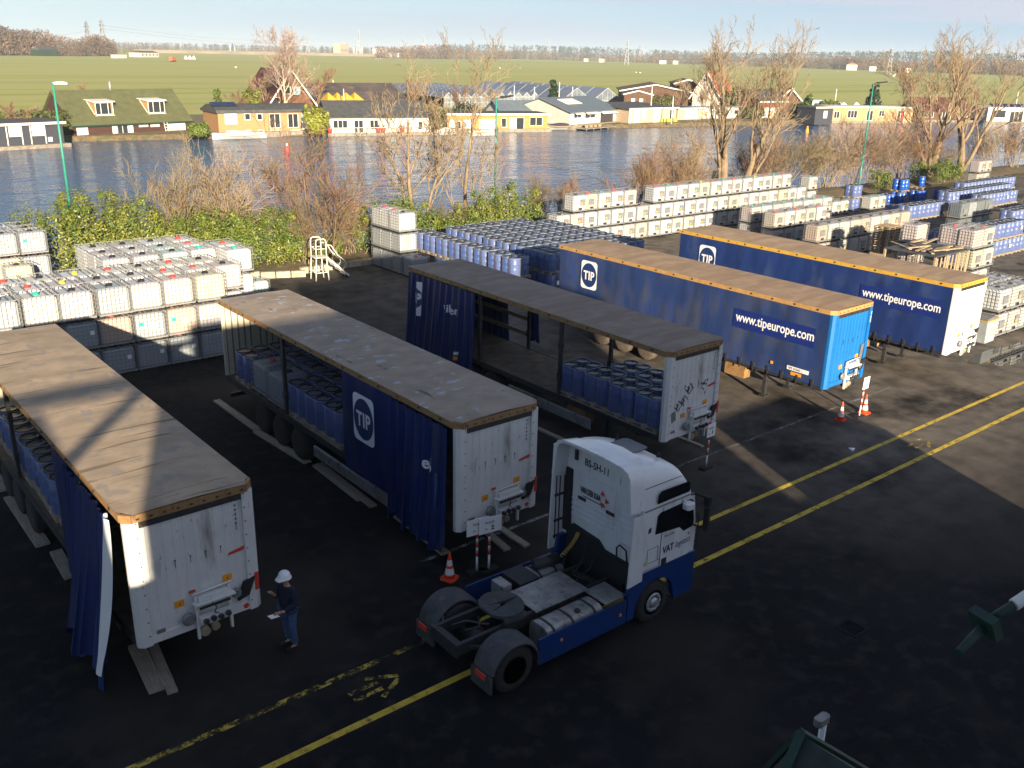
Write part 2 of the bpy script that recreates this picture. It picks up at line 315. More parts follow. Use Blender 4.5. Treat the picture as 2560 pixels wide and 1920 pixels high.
# ---- markings
def paint(name, col, lo, hi, sc=2.5, st=(1, 1, 1)):
    m = mat(name, col, .75, var=.15, scale=3); nt = m.node_tree; N = nt.nodes; L = nt.links; b = N['Principled BSDF']
    tc = N.new("ShaderNodeTexCoord"); mp = N.new("ShaderNodeMapping"); mp.inputs['Scale'].default_value = st; no = N.new("ShaderNodeTexNoise"); no.inputs['Scale'].default_value = sc; no.inputs['Detail'].default_value = 8; no.inputs['Roughness'].default_value = .75
    ra = N.new("ShaderNodeValToRGB"); ra.color_ramp.elements[0].position = lo; ra.color_ramp.elements[1].position = hi
    L.new(tc.outputs['Object'], mp.inputs[0]); L.new(mp.outputs[0], no.inputs['Vector']); L.new(no.outputs['Fac'], ra.inputs['Fac']); L.new(ra.outputs['Color'], b.inputs['Alpha'])
    return m
m_yel = paint('yellow_road_paint', (.5, .36, .035), .30, .5); m_yelw = paint('worn_yellow_paint', (.42, .31, .05), .46, .58)
m_wline = paint('faded_white_paint', (.3, .3, .3), .42, .7)
def line(name, m, x0, x1, y, w, lab):
    mb = MB(); mb.face([(x0, y-w/2, .004), (x1, y-w/2, .004), (x1, y+w/2, .004), (x0, y+w/2, .004)]); struct(mb.build(name, m), lab, 'road marking')
line('lane_line', m_yelw, 2, 10, 14.18, .15, 'worn upper yellow lane line left of the tractor unit')
line('lane_line', m_yel, 10, 70, 14.1, .15, 'upper yellow lane line right of the tractor unit')
line('lane_line', m_yel, 2, 70, 12.74, .16, 'lower yellow lane line under the tractor unit')
line('bay_line', m_wline, 11, 33, 16.97, .12, 'faint white line across the trailer bay fronts')
for (ax, ay, lab) in ((7.75, 13.5, 'worn yellow arrow between the lane lines left of the tractor unit'), (28.6, 13.4, 'worn yellow arrow between the lane lines near the sunlight')):
    mb = MB()
    def seg(a, b, w=.11):
        a = Vector((*a, 0)); b = Vector((*b, 0)); d = (b-a).normalized(); n = Vector((-d.y, d.x, 0))*(w/2); z = Vector((ax, ay, .004))
        mb.face([a-n+z, b-n+z, b+n+z, a+n+z])
    seg((-.55, .1), (.1, .1)); seg((-.55, -.12), (.1, -.12)); seg((-.05, .34), (.55, .03)); seg((-.05, -.36), (.5, -.06))
    struct(mb.build('lane_arrow', m_yelw), lab, 'road marking')
# cracks and tar seams in the asphalt
m_tar = mat('tar_seam', (.005, .005, .005), .95, var=.3, scale=4, spec=.05)
random.seed(77); mb = MB()
for i in range(26):
    x, y = random.uniform(8, 46), random.uniform(6, 34); a = random.choice((0, pi/2))+random.uniform(-.25, .25); w = random.uniform(.008, .016)
    for k in range(random.randint(3, 6)):
        l = random.uniform(.3, .7); x2, y2 = x+l*cos(a), y+l*sin(a); nx, ny = -sin(a)*w/2, cos(a)*w/2
        mb.face([(x-nx, y-ny, .003), (x2-nx, y2-ny, .003), (x2+nx, y2+ny, .003), (x+nx, y+ny, .003)]); x, y = x2, y2; a += random.uniform(-.35, .35)
struct(mb.build('asphalt_crack', m_tar), 'thin dark cracks and tar seams in the yard asphalt', 'cracks')
# puddle
m_pud = mat('puddle_water', (.02, .02, .02), .03, var=.1, spec=.6)
mb = MB(); c = at(2520, 880, .004); pts = []
for i in range(28):
    t = 2*pi*i/28; r = 1+.18*sin(3*t+1)+.1*sin(5*t); pts.append((c.x+3.1*r*cos(t), c.y-.1+.75*r*sin(t), .004))
mb.face(pts); struct(mb.build('puddle', m_pud), 'shallow puddle on sunlit asphalt beside the right trailer', 'puddle')
# ---- factory building behind and below the camera: it casts the big shadow
m_clad = mat('grey_cladding', (.35, .36, .37), .6, var=.08, scale=1, stretch=(6, 1, .2))
fb = thing('factory_building', 'grey clad factory building behind the viewpoint, shading the front yard', 'factory', (0, 0, 0))
def wing(name, x0, x1, y0, y1, h): mb = MB(); mb.box(x0, x1, y0, y1, 0, h); return mb.build(name, m_clad, fb)
BX, BY, BZ = -3.3, -8.0, 2.03      # the tall wings stand eight metres back
wing('office_wing', -2.1+BX, 3.3+BX, -4+BY, .2+BY, 10.5+BZ); wing('stair_wing', 3.3+BX, 6.0+BX, -4+BY, .2+BY, 11.4+BZ); mb = MB(); mb.prism([(6.001+BX, 0), (14.45+BX, 0), (14.45+BX, 10.1+BZ), (11+BX, 12.2+BZ), (6.001+BX, 12.6+BZ)], -4+BY, .2+BY, 0, 'y'); mb.build('tower_wing', m_clad, fb)
wing('low_wing', 16.72, 21.15, -3.8, .2, 4.75)
mb = MB(); mb.box(14.9, 16.72, -3.6, .0, 0, 3.4); mb.build('link_wall', m_clad, fb)
mb = MB(); mb.prism([(-2.1, 0), (-2.1, 6.5), (-2.74, 6.5), (-3.02, 8.05), (-4.85, 9.5), (-16, 9.55), (-16, 0)], -.15, .2, 0, 'y'); mb.build('shed_wing', m_clad, fb)
mb = MB(); mb.tube((-2.1, .05, 9.78), (-7.5, .05, 9.78), .16, n=8); mb.tube((-2.4, .05, 9.75), (-3.9, .05, 8.72), .13, n=8); mb.build('pipe_rack', m_galv, fb)

# ================================================================== TOTES
W, D, H = 1.2, 1.0, 1.16
m_tank = mat('tank_plastic', (.60, .62, .64), .45, var=.05, scale=2.5, objcol=True, spec=.4, fleck=[((.5, .46, .38), 1.3, .58, .85, (1, 1, .6))])
m_cap = mat('cap_plastic', (.95, .95, .95), .45, var=.05, objcol=True)
m_lab = mat('paper_label', (.8, .8, .78), .6, var=.04); m_teal = mat('teal_label', (.02, .42, .34), .5, var=.05)
m_plate = mat('grey_sign_plate', (.2, .21, .22), .5, .2, var=.2, scale=6); m_stick = mat('orange_label', (.75, .3, .05), .55, var=.15)
def tote_proto(name, style, lite=False):
    t = thing('caged_tote', 'x', 'tote')
    mb = MB(); mb.box(0, W, 0, D, .09, .14, 0)
    for x in (0, .53, W-.14): mb.box(x, x+.14, .004, D-.004, 0, .088, 1)
    mb.build('pallet', [m_galv, m_black if style != 'wood' else m_wood], t)
    # rounded tank
    mb = MB()
    def ring(i, z):
        c = .09; x0, x1, y0, y1 = .035+i, W-.035-i, .035+i, D-.035-i
        return [(x0+c, y0, z), (x1-c, y0, z), (x1-c*.3, y0+c*.3, z), (x1, y0+c, z), (x1, y1-c, z), (x1-c*.3, y1-c*.3, z), (x1-c, y1, z), (x0+c, y1, z), (x0+c*.3, y1-c*.3, z), (x0, y1-c, z), (x0, y0+c, z), (x0+c*.3, y0+c*.3, z)]
    rs = [ring(.05, .142), ring(0, .2), ring(0, .98), ring(.03, 1.04), ring(.1, 1.075)]
    k = len(mb.v)
    for r in rs: mb.v += r
    for a in range(len(rs)-1):
        for i in range(12):
            j = (i+1) % 12; mb.f.append((k+a*12+i, k+a*12+j, k+(a+1)*12+j, k+(a+1)*12+i)); mb.m.append(0); mb.sm.append(False)
    mb.f.append(tuple(k+4*12+i for i in range(12))); mb.m.append(0); mb.sm.append(False)
    tank = mb.build('tank', m_tank, t); tank.color = (1, 1, 1, 1)
    mb = MB(); r = .010
    for z in (.17, .33, .49, .65, .81, .97, 1.13):
        q = .014 if z == 1.13 else r
        for a, b_ in (((0, 0, z), (W, 0, z)), ((W, 0, z), (W, D, z)), ((W, D, z), (0, D, z)), ((0, D, z), (0, 0, z))): mb.tube(a, b_, q, n=4, cap=False, smooth=False)
    for i in range(9):
        x = W*i/8
        for y in (0, D): mb.tube((x, y, .14), (x, y, 1.13), r, n=4, cap=False, smooth=False)
    for i in range(1, 6):
        y = D*i/6
        for x in (0, W): mb.tube((x, y, .14), (x, y, 1.13), r, n=4, cap=False, smooth=False)
    for x in (.36, .84): mb.tube((x, 0, 1.13), (x, D, 1.13), .016, n=4, cap=False, smooth=False)
    mb.build('cage', m_cage, t)
    mb = MB(); mb.lathe([(.13, 1.07), (.13, 1.1), (.105, 1.105), (.105, 1.14), (.09, 1.15)], 12, (W/2, D/2, 0)); mb.box(W/2-.09, W/2+.09, D/2-.015, D/2+.015, 1.145, 1.165)
    cap = mb.build('lid', m_cap, t); cap.color = (.02, .02, .02, 1)
    mb = MB()
    if style == 'plate':
        mb.box(.58, .98, -.022, -.013, .45, .86, 0); mb.box(.62, .78, -.028, -.0225, .5, .66, 1); mb.build('sign_plate', [m_plate, m_stick], t)
        mb = MB(); mb.box(.45, .75, -.02, .034, .2, .3, 0); mb.tube((.6, -.05, .22), (.6, .034, .22), .045, n=8); mb.build('valve', m_black, t)
    elif style == 'plate2':
        mb.box(.3, .8, -.022, -.013, .42, .8, 0); mb.build('sign_plate', m_plate, t)
        mb = MB(); mb.box(.45, .75, -.02, .034, .2, .3, 0); mb.build('valve', m_black, t)
    elif style == 'label':
        mb.box(.85, 1.0, -.022, -.013, .62, .77, 0); mb.build('label_sheet', m_lab, t)
    elif style == 'teal':
        mb.box(.16, .3, -.022, -.013, .66, .79, 0); mb.build('label_sheet', m_teal, t)
        mb = MB(); mb.box(.6, .76, -.022, -.013, .5, .68, 0); mb.build('paper_sheet', m_lab, t)
    return t
PROTO = {}; USED = set()
for st in ('plate', 'plate2', 'label', 'teal', 'bare'): PROTO[st] = tote_proto(st, st)
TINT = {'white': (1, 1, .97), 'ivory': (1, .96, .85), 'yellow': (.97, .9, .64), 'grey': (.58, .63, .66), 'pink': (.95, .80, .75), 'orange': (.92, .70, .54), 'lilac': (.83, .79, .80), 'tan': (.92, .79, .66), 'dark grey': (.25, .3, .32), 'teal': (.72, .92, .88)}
CAPC = {'red': (.6, .06, .05), 'black': (.02, .02, .02), 'green': (.03, .38, .3), 'yellow': (.5, .45, .05)}
def tote(x, y, z, style='label', tint='white', capc='black', label=None, group=None, rz=0, sy=1.0, sx=1.0):
    p = PROTO[style]
    if style in USED: t = copy_tree(p)
    else: t = p; USED.add(style)
    t.location = (x+random.uniform(-.03, .03), y+random.uniform(-.04, .04), z); t.rotation_euler = (0, 0, rz+random.uniform(-.022, .022)); t.scale = (sx, sy, 1); t['label'] = label
    if group: t['group'] = group
    for c in t.children:
        if c.name.startswith('tank'):
            f = random.uniform(.92, 1.02); c.color = (*[min(1, q*f) for q in TINT[tint]], 1)
        if c.name.startswith('lid'): c.color = (*CAPC[capc], 1)
    return t
LAY = {0: 'bottom', 1: 'middle', 2: 'top'}
random.seed(11)
# --- big left stack (front face y=35.3)
tnt = ['white', 'ivory', 'lilac', 'grey', 'pink', 'pink', 'ivory', 'white', 'lilac', 'grey']
G = 'totes in the big left stack'
XR = 14.1; PX = 1.25; SY = 1.24
fr = {2: ['grey', 'ivory', 'lilac', 'grey', 'lilac', 'pink', 'yellow'], 1: ['grey', 'lilac', 'grey', 'orange', 'grey', 'orange', 'lilac'], 0: ['grey']*7}  # bottom layer tinted grey for the shade it stands in
frcap = ['black', 'green', 'black', 'black', 'black', 'red', 'black']
STY = {2: ['label', 'label', 'label', 'label', 'label', 'label', 'bare'], 1: ['bare', 'label', 'label', 'bare', 'teal', 'teal', 'label'], 0: ['bare', 'bare', 'label', 'label', 'label', 'label', 'bare']}
for k in range(7):
    for l in range(3):
        c = fr[l][6-k] if False else fr[l][k]
        tote(XR-PX*(7-k)+.03, 35.3, l*H, STY[l][k], c, frcap[k] if l == 2 else random.choice(['black', 'red']), '%s-tinted tote, %s in front row, %s layer of big left stack' % (c, ['leftmost', 'second from left', 'third from left', 'middle', 'third from right', 'second from right', 'rightmost'][k], LAY[l]), G, sy=SY)
cap2 = ['black', 'red', 'yellow', 'black', 'black', 'red', 'red', 'black']; c2 = ['white', 'white', 'lilac', 'lilac', 'white', 'ivory', 'white', 'pink']
for k in range(8):
    for l in ((0, 1, 2) if k == 7 else (2,)):
        tote(XR-PX*(7-k)+.05, 36.65, l*H, 'label', c2[k] if l == 2 else 'lilac', cap2[k], '%s tote with %s lid, second row of big left stack, %s layer, %s from left' % (c2[k], cap2[k], LAY[l], ORD[k]), G, sy=SY)
cap3 = ['red', 'red', 'black', 'yellow', 'red', 'black', 'red', 'black']
for k in range(8):
    for l in ((0, 1, 2) if k == 7 else (2,)):
        tote(XR-PX*(7.35-k), 38.0, l*H, 'bare', random.choice(['white', 'ivory', 'white']), cap3[k], 'whitish tote with %s lid, third row of big left stack, %s layer, %s from left' % (cap3[k], LAY[l], ORD[k]), G, sy=SY)
G = 'totes in the rear group of the left stack'
for r in range(3):
    for k in range(5):
        if r == 2 and k == 4: continue
        for l in ((1, 2) if r == 0 else (2,)):
            cc = [['lilac', 'lilac', 'teal', 'white', 'white'], ['lilac', 'white', 'teal', 'white', 'white'], ['white', 'lilac', 'white', 'white', 'white']][r][k]; cp = [['black', 'black', 'black', 'green', 'green'], ['black', 'black', 'black', 'red', 'red'], ['black', 'black', 'black', 'red', 'red']][r][k]
            tote(10.8+1.26*k, 40.3+r*1.3-(.9 if k == 4 else 0), l*H, 'teal' if r == 0 and k < 3 else 'bare', cc, cp, '%s tote, %s lid, %s row, %s from left in group behind left stack%s' % (cc, cp, ORD[r], ORD[k], ', lower' if l == 1 else ''), G, sy=SY)
tote(17.9, 42.3, 0, 'bare', 'teal', 'black', 'lone pale green tote on the asphalt behind the second trailer', rz=0)
G = 'totes in the tall stack by the hedge'
for l in range(3):
    for r in range(3):
        for k in range(2):
            if r > 0 and l < 2 and k < 1: continue
            tote(8.15+1.22*k, 48.2+1.03*r, l*H+.05, ['label', 'teal'][k] if r == 0 else 'bare', 'grey' if not (k == 0 and l == 1) else 'yellow', 'black', 'grey tote in tall stack by the hedge, %s layer, %s column, %s row' % (LAY[l], ['left', 'right'][k], ORD[r]), G)
tote(8.3, 46.6, H+.0, 'bare', 'yellow', 'black', 'pale yellow tote in front of the tall grey stack, upper one'); tote(8.3, 46.6, 0, 'bare', 'yellow', 'black', 'pale yellow tote in front of the tall grey stack, lower one')
tote(11.9, 48.9, 0, 'bare', 'dark grey', 'black', 'grey tote tinted dark for shade on the ground between tall stack and hedge, nearer one'); tote(12.0, 50.2, 0, 'bare', 'grey', 'black', 'shaded grey tote on the ground between tall stack and hedge, farther one'); tote(12.0, 50.2, H, 'bare', 'dark grey', 'black', 'tote tinted dark for shade on top of another beside the hedge')  # dark grey tint puts the neighbouring stack's shadow into the colour
# --- three high stack by the drums
G = 'totes in the three-high stack beside the blue drums'
for l in range(3):
    for r in range(3):
        tote(27.6, 43.75+1.04*r, l*H, 'bare', ['grey', 'grey', 'white'][l] if l else 'grey', ['black', 'red', 'red'][r], 'greyish tote in stack left of central blue drums, %s layer, %s row' % (LAY[l], ORD[r]), G)
tote(27.62, 42.6, 0, 'bare', 'grey', 'red', 'single tote with red lid standing before the three-high stack')
# --- the long white wall of totes
G = 'white totes in the long three-high wall'
wt_ = ['white', 'white', 'white', 'ivory', 'white', 'yellow', 'white', 'white', 'pink']
y0 = 43.8; pw = 1.225
for k in range(22):
    for l in range(2):
        c = wt_[(k*5+l*3+k//3) % 9]; st = 'plate' if (k+l) % 3 else 'plate2'
        tote(39.4+pw*k, y0+.02*(k % 2), l*H, st, c, 'black', '%s tote in long white wall, %s layer, %s from left' % (c, LAY[l], ORD[min(k, 21)]), G)
for k in range(21):
    if k in (0, 2, 7): continue
    xx = 40.75 if k == 1 else 41.75+pw*(k-3)+(.0 if k < 7 else .35)
    c = wt_[(k*7+2) % 9]; cp = ['red', 'black', 'yellow', 'red', 'green'][k % 5]
    if k == 19: c = 'pink'
    tote(xx, y0, 2*H, 'plate' if k % 3 else 'plate2', c, cp, '%s tote with %s lid atop the white wall, %s' % (c, cp, {1: 'standing alone at the left end'}.get(k, ('%s in left group of five' % ORD[k-3]) if k < 7 else '%s in long right group' % ORD[k-8])), G)
tote(67.9, 44.6, 2*H-.6, 'plate', 'ivory', 'green', 'ivory tote beyond the right end of the white wall, upper'); tote(67.9, 44.6, H-.6, 'plate', 'ivory', 'green', 'ivory tote beyond the right end of the white wall, lower'); 
tote(67.9, 42.2, 0, 'plate', 'ivory', 'black', 'ivory tote in front of the wall\'s right end, left of a pair'); tote(69.15, 42.2, 0, 'plate', 'ivory', 'black', 'ivory tote in front of the wall\'s right end, right of a pair')
# --- rows in front of the wall
def row(x0, y, n, layers, tints, caps, phrase, G, styles=('plate', 'plate2', 'plate'), pw=1.23, rows=1):
    for k in range(n):
        for l in range(layers):
            for r in range(rows):
                if r > 0 and l < layers-1: continue
                c = tints[(k+l) % len(tints)]; cp = caps[k % len(caps)]
                tote(x0+pw*k, y+1.04*r, l*H, styles[(k+l) % len(styles)], c, cp, '%s tote with %s lid, %s from left in %s%s' % (c, cp, ORD[k], phrase, ((', upper layer' if l == layers-1 else ', lower layer') if layers > 1 else '')+(', rear' if r else '')), G)
row(53.3, 39.3, 8, 2, ['lilac', 'pink', 'white', 'pink'], ['green'], 'the green-lidded row', 'green-lidded totes', rows=1)
row(52.6, 36.9, 5, 2, ['pink', 'tan', 'white'], ['red', 'black'], 'the short pinkish row', 'short pinkish tote row')
row(50.8, 32.4, 9, 2, ['tan', 'orange', 'ivory', 'ivory'], ['black'], 'the long tan row', 'long tan tote row', styles=('bare', 'plate2', 'plate'))
# --- stack beside the timber rack
G = 'totes stacked beside the timber rack'
for l in range(3):
    for k in range(2):
        for r in range(2):
            if r and l < 2: continue
            xx = 51.0+1.23*k+(.35 if l == 1 else 0)
            c = ['ivory', 'yellow', 'pink'][l] if k == 0 else 'ivory'; cp = ['black', 'red'][(k+r) % 2]
            tote(xx, 22.9+1.04*r, l*H, ['bare', 'plate2'][k] if l == 2 else 'plate2', c, cp, '%s tote beside the timber rack, %s layer, %s%s' % (c, LAY[l], ['left', 'right'][k], ', rear' if r else ''), G)
for l in range(3): tote(49.9, 25.6, l*H, 'bare', 'pink', 'black', 'pinkish tote standing behind the timber rack, %s layer' % LAY[l])
# --- stack at the right edge of the picture
G = 'white totes at the right edge by the rearmost trailer'
for l in range(2):
    for k in range(3):
        tote(43.2+1.25*k, 17.7, l*H, 'plate2' if k == 0 else 'plate', ['white', 'ivory', 'white'][k], 'black', 'white tote right of the rearmost trailer, %s layer, %s from left' % (['lower', 'upper'][l], ORD[k]), G)
        if l: tote(43.2+1.25*k, 18.8, l*H, 'bare', 'white', 'black', 'white tote right of rearmost trailer, upper layer, rear row, %s from left' % ORD[k], G)
# ================================================================== DRUM PALLETS
m_drum = mat('blue_drum_plastic', (.006, .048, .24), .42, var=.12, scale=3, spec=.6)
m_drumb = mat('bright_blue_drum', (.01, .08, .42), .3, var=.1, scale=3, spec=.6)
m_lid = mat('black_drum_lid', (.010, .012, .018), .45, var=.2, scale=10)
m_film = mat('stretch_film', (.62, .68, .78), .26, var=.05, scale=2, spec=1.0, alpha=.14, bump=.9, bscale=7, stretch=(1, 1, .25))
m_film2 = mat('film_edge', (.30, .40, .58), .3, var=.1, spec=.5, alpha=.5)
def drum_parts(parent, x, y, z, mdrum=m_drum, n=14):
    r = .285; mb = MB()
    mb.lathe([(r-.02, z), (r, z+.03), (r, z+.3), (r+.012, z+.33), (r, z+.36), (r, z+.58), (r+.012, z+.61), (r, z+.64), (r, z+.87), (r-.015, z+.885)], n, (x, y, 0)); d = mb.build('drum', mdrum, parent)
    mb = MB(); mb.lathe([(r-.03, z+.880), (r-.026, z+.925), (r-.04, z+.935), (r-.07, z+.932), (r-.085, z+.897), (0.001, z+.894)], n, (x, y, 0)); mb.lathe([(.04, z+.89), (.04, z+.915)], 8, (x+.13, y+.05, 0)); mb.lathe([(r-.028, z+.888), (r-.018, z+.897), (r-.028, z+.906)], n, (x, y, 0), 1); mb.build('lid', [m_lid, m_cage], d)
    return d
def pallet_mesh(w=1.2, d=1.2, h=.144):
    mb = MB()
    for x in (0, w/2-.05, w-.1):
        mb.box(x, x+.1, 0, d, 0, .022)
        for y in (0, d/2-.07, d-.14): mb.box(x+.002, x+.098, y+.002, y+.138, .0225, .1)
    for y in (0, d/2-.07, d-.14): mb.box(0, w, y, y+.14, .1005, .122)
    for i in range(7): mb.box(.001, .001+0*w, 0, 0, 0, 0) if False else mb.box(i*(w-.1)/6, i*(w-.1)/6+.1, 0, d, .1225, h)
    return mb
def drum_proto(bright=False, label=True):
    t = thing('drum_pallet', 'x', 'drum pallet')
    pallet_mesh(1.16, 1.16).build('pallet', m_wood, t)
    for x in (.29, .87):
        for y in (.29, .87): drum_parts(t, x, y, .145, m_drumb if bright else m_drum)
    if not bright:
        mb = MB(); k = len(mb.v); n = 40
        def rr(t, z):
            c, s_ = cos(t), sin(t); q = .275
            cx = .58+(.29 if c > 0 else -.29); cy = .58+(.29 if s_ > 0 else -.29); w = .012*sin(9*t+z*3)
            return (cx+(.302+w*.3)*c, cy+(.302+w*.3)*s_, z)
        zs = [.05, .3, .6, .9, 1.06]
        for z in zs:
            for i in range(n): mb.v.append(rr(2*pi*(i+.5)/n, z))
        for a in range(len(zs)-1):
            for i in range(n):
                j = (i+1) % n; mb.f.append((k+a*n+i, k+a*n+j, k+(a+1)*n+j, k+(a+1)*n+i)); mb.m.append(0); mb.sm.append(True)
        pts = [rr(2*pi*(i+.5)/n, 1.065) for i in range(n+1)]
        mb.path(pts, .017, 4, m=1)
        mb.build('wrap', [m_film, m_film2], t)
        mb = MB(); mb.box(.5, .72, -.02, -.012, .5, .72); mb.build('label_sheet', m_lab, t)
    return t
DP = drum_proto(); DPB = drum_proto(True); dpu = {id(DP): 0, id(DPB): 0}
def dpal(x, y, z, label, group=None, proto=None, rz=0, lite=False, s=1.0):
    p = proto or DP
    t = p if not dpu[id(p)] else copy_tree(p, None, ('label_sheet',) if random.random() < .8 else ()); dpu[id(p)] = 1
    t.location = (x+random.uniform(-.03, .03), y+random.uniform(-.03, .03), z); t.rotation_euler = (0, 0, rz+random.uniform(-.02, .02)); t['label'] = label; t.scale = (s, s, 1)
    if group: t['group'] = group
    elif 'group' in t: del t['group']
    return t
HD = 1.09
G = 'wrapped drum pallets in the central drum store'
for r in range(8):
    for l in range(2):
        if l == 0 and r > 5: continue
        dpal(29.15, 35.6+1.19*r, l*HD, 'blue drum pallet, left column of central store, %s layer, %s from front' % (['lower', 'upper'][l], ORD[r]), G)
for c in range(6):
    for r in range(8):
        for l in range(2):
            if l == 0 and (c > 0 and r > 0): continue
            if c == 5 and r > 6: continue
            dpal(31.45+1.21*c, 35.4+1.19*r, l*HD, 'blue drum pallet in central store, %s layer, %s column, %s row' % (['lower', 'upper'][l], ORD[c], ORD[r]), G)
# right hand storage field
random.seed(5)
G = 'wrapped drum pallets in the right storage field'
for r, (y, x0, n, l2) in enumerate([(26.5, 57.5, 9, 0), (28.6, 60.5, 10, 1), (33.8, 64.5, 14, 0), (36.0, 66, 16, 0), (38.2, 70.5, 17, 1)]):
    for k in range(n):
        for l in range(2):
            if l == 0 and 0 < k and r != 0: continue
            if l == 1 and r == 0 and k > 6: continue
            if l == 1 and ((r == 4 and k < 9) or (r == 3 and k < 7) or (r == 1 and k < 7) or (r == 2 and k > 3 and k < 9)): continue
            dpal(x0+1.22*k, y, l*HD, 'blue drum pallet in right storage field, %s row, %s from left, %s layer' % (ORD[r], ORD[k], ['lower', 'upper'][l]), G)
for k in range(5): dpal(62.2+1.22*k, 30.3, 0, 'wrapped blue drum pallet behind the long tan tote row, %s from left' % ORD[k], G)
row(68.3, 32.0, 4, 2, ['dark grey', 'dark grey', 'grey'], ['black'], 'the dark grey row', 'dark grey totes in the right storage field', styles=('bare', 'plate2', 'bare'))
for k, (x, y, lab) in enumerate([(71.2, 42.4, 'wrapped blue drum pallet by the lamp post right of the white wall, lower'), ]):
    dpal(x, y, 0, lab); dpal(x, y, HD, lab.replace('lower', 'upper'))
for k in range(2): tote(73.2+1.25*k, 42.0, 0, 'plate', 'ivory', 'green', 'ivory tote right of the lamp post, %s of two' % ['left', 'right'][k])
bright = [(76.6, 42.3, 0), (78.6, 42.4, 0), (78.8, 42.4, 1), (81.2, 42.0, 0), (82.6, 42.6, 0), (84.0, 41.2, 0)]
for i, (x, y, l) in enumerate(bright):
    dpal(x, y, l*HD, 'bright blue unwrapped drums on a pallet before the riverside trees, %s from left%s' % (ORD[i-(1 if i > 2 else 0)] if i != 2 else 'second', ', upper' if l else ''), 'unwrapped bright drums', DPB)
pt = thing('wooden_pallet', 'empty wooden pallet on blue drums carrying one upright drum', 'pallet', (82.5, 42.5, HD)); pallet_mesh(1.6, 1.2).build('boards', m_wood, pt)
sd = thing('blue_drum', 'single upright bright blue drum on an empty pallet', 'drum', (83.2, 43.1, HD+.15)); drum_parts(sd, 0, 0, 0, m_drumb)
row(88.6, 40.6, 2, 3, ['pink', 'tan'], ['red'], 'the tan riverside pair', 'tan tote pair by the trees')
row(84.6, 33.6, 3, 1, ['dark grey'], ['black'], 'the far right dark row', 'dark totes at far right', styles=('bare',))

# ================================================================== TRAILERS
def text_mesh(s, size, bold=0, font_shear=0, spacing=1.0):
    cu = bpy.data.curves.new('lettering', 'FONT'); cu.body = s; cu.size = size; cu.offset = bold; cu.shear = font_shear; cu.space_character = spacing; cu.resolution_u = 3; cu.extrude = .0015
    o = bpy.data.objects.new('lettering', cu); COL.objects.link(o)
    bpy.context.view_layer.update()
    me = bpy.data.meshes.new_from_object(o.evaluated_get(bpy.context.evaluated_depsgraph_get()))
    bpy.data.objects.remove(o); bpy.data.curves.remove(cu)
    return me
def text(parent, s, size, o, xd, yd, m, name='lettering', bold=0, shear=0, spacing=1.0, center=False, warp=None, xs=1.0):
    me = text_mesh(s, size, bold, shear, spacing); me.materials.clear(); me.materials.append(m)
    xd = Vector(xd); yd = Vector(yd); zd = xd.cross(yd); o = Vector(o)
    xs_ = [v.co.x for v in me.vertices]; cx = (min(xs_)+max(xs_))/2 if center else 0
    for v in me.vertices:
        p = o+xd*((v.co.x-cx)*xs)+yd*v.co.y+zd*v.co.z
        v.co = warp(p) if warp else p
    ob = bpy.data.objects.new(name, me); COL.objects.link(ob)
    if parent is not None: ob.parent = parent
    return ob
def rrect(w, h, r, n=5):
    pts = []
    for cx, cy, a0 in ((w/2-r, h/2-r, 0), (-w/2+r, h/2-r, pi/2), (-w/2+r, -h/2+r, pi), (w/2-r, -h/2+r, 1.5*pi)):
        for i in range(n+1): t = a0+pi/2*i/n; pts.append((cx+r*cos(t), cy+r*sin(t)))
    return pts
def logo(parent, x, yc, zc, s=1.18):
    """white rounded square, blue disc and bold white lettering, lying just outside a side curtain (x = curtain plane)"""
    mb = MB(); mb.face([(x-.006, yc-a, zc+b) for a, b in rrect(s*.92, s*1.16, s*.14)])
    l = mb.build('emblem', m_letter, parent)
    mb = MB(); mb.face([(x-.010, yc-.435*s*cos(2*pi*i/40), zc+.5*s*sin(2*pi*i/40)) for i in range(40)]); mb.build('emblem_disc', m_navy2, l)
    text(l, 'TIP', .50*s, (x-.014, yc, zc-.19*s), (0, -1, 0), (0, 0, 1), m_letter, 'emblem_lettering', bold=.014*s, center=True, spacing=1.08, xs=.84)
def fleck_roof(name, base, stripes=False, patches=None, lo=.6, hi=.66):
    fl = [((base[0]*.72, base[1]*.72, base[2]*.72), .8, .45, .8, (1, 2, 1))]
    if stripes: fl.append(((base[0]*.82, base[1]*.8, base[2]*.78), 1.4, .5, .6, (.15, 1.6, 1)))
    if patches:
        for p in patches: fl.append(p)
    return mat(name, base, .8, var=.12, scale=2.2, fleck=fl, bump=.25, bscale=9, spec=.25)
RL = 3.80; ZR = 3.94; FL_ = 1.25; TW, TL = 2.5, 13.6
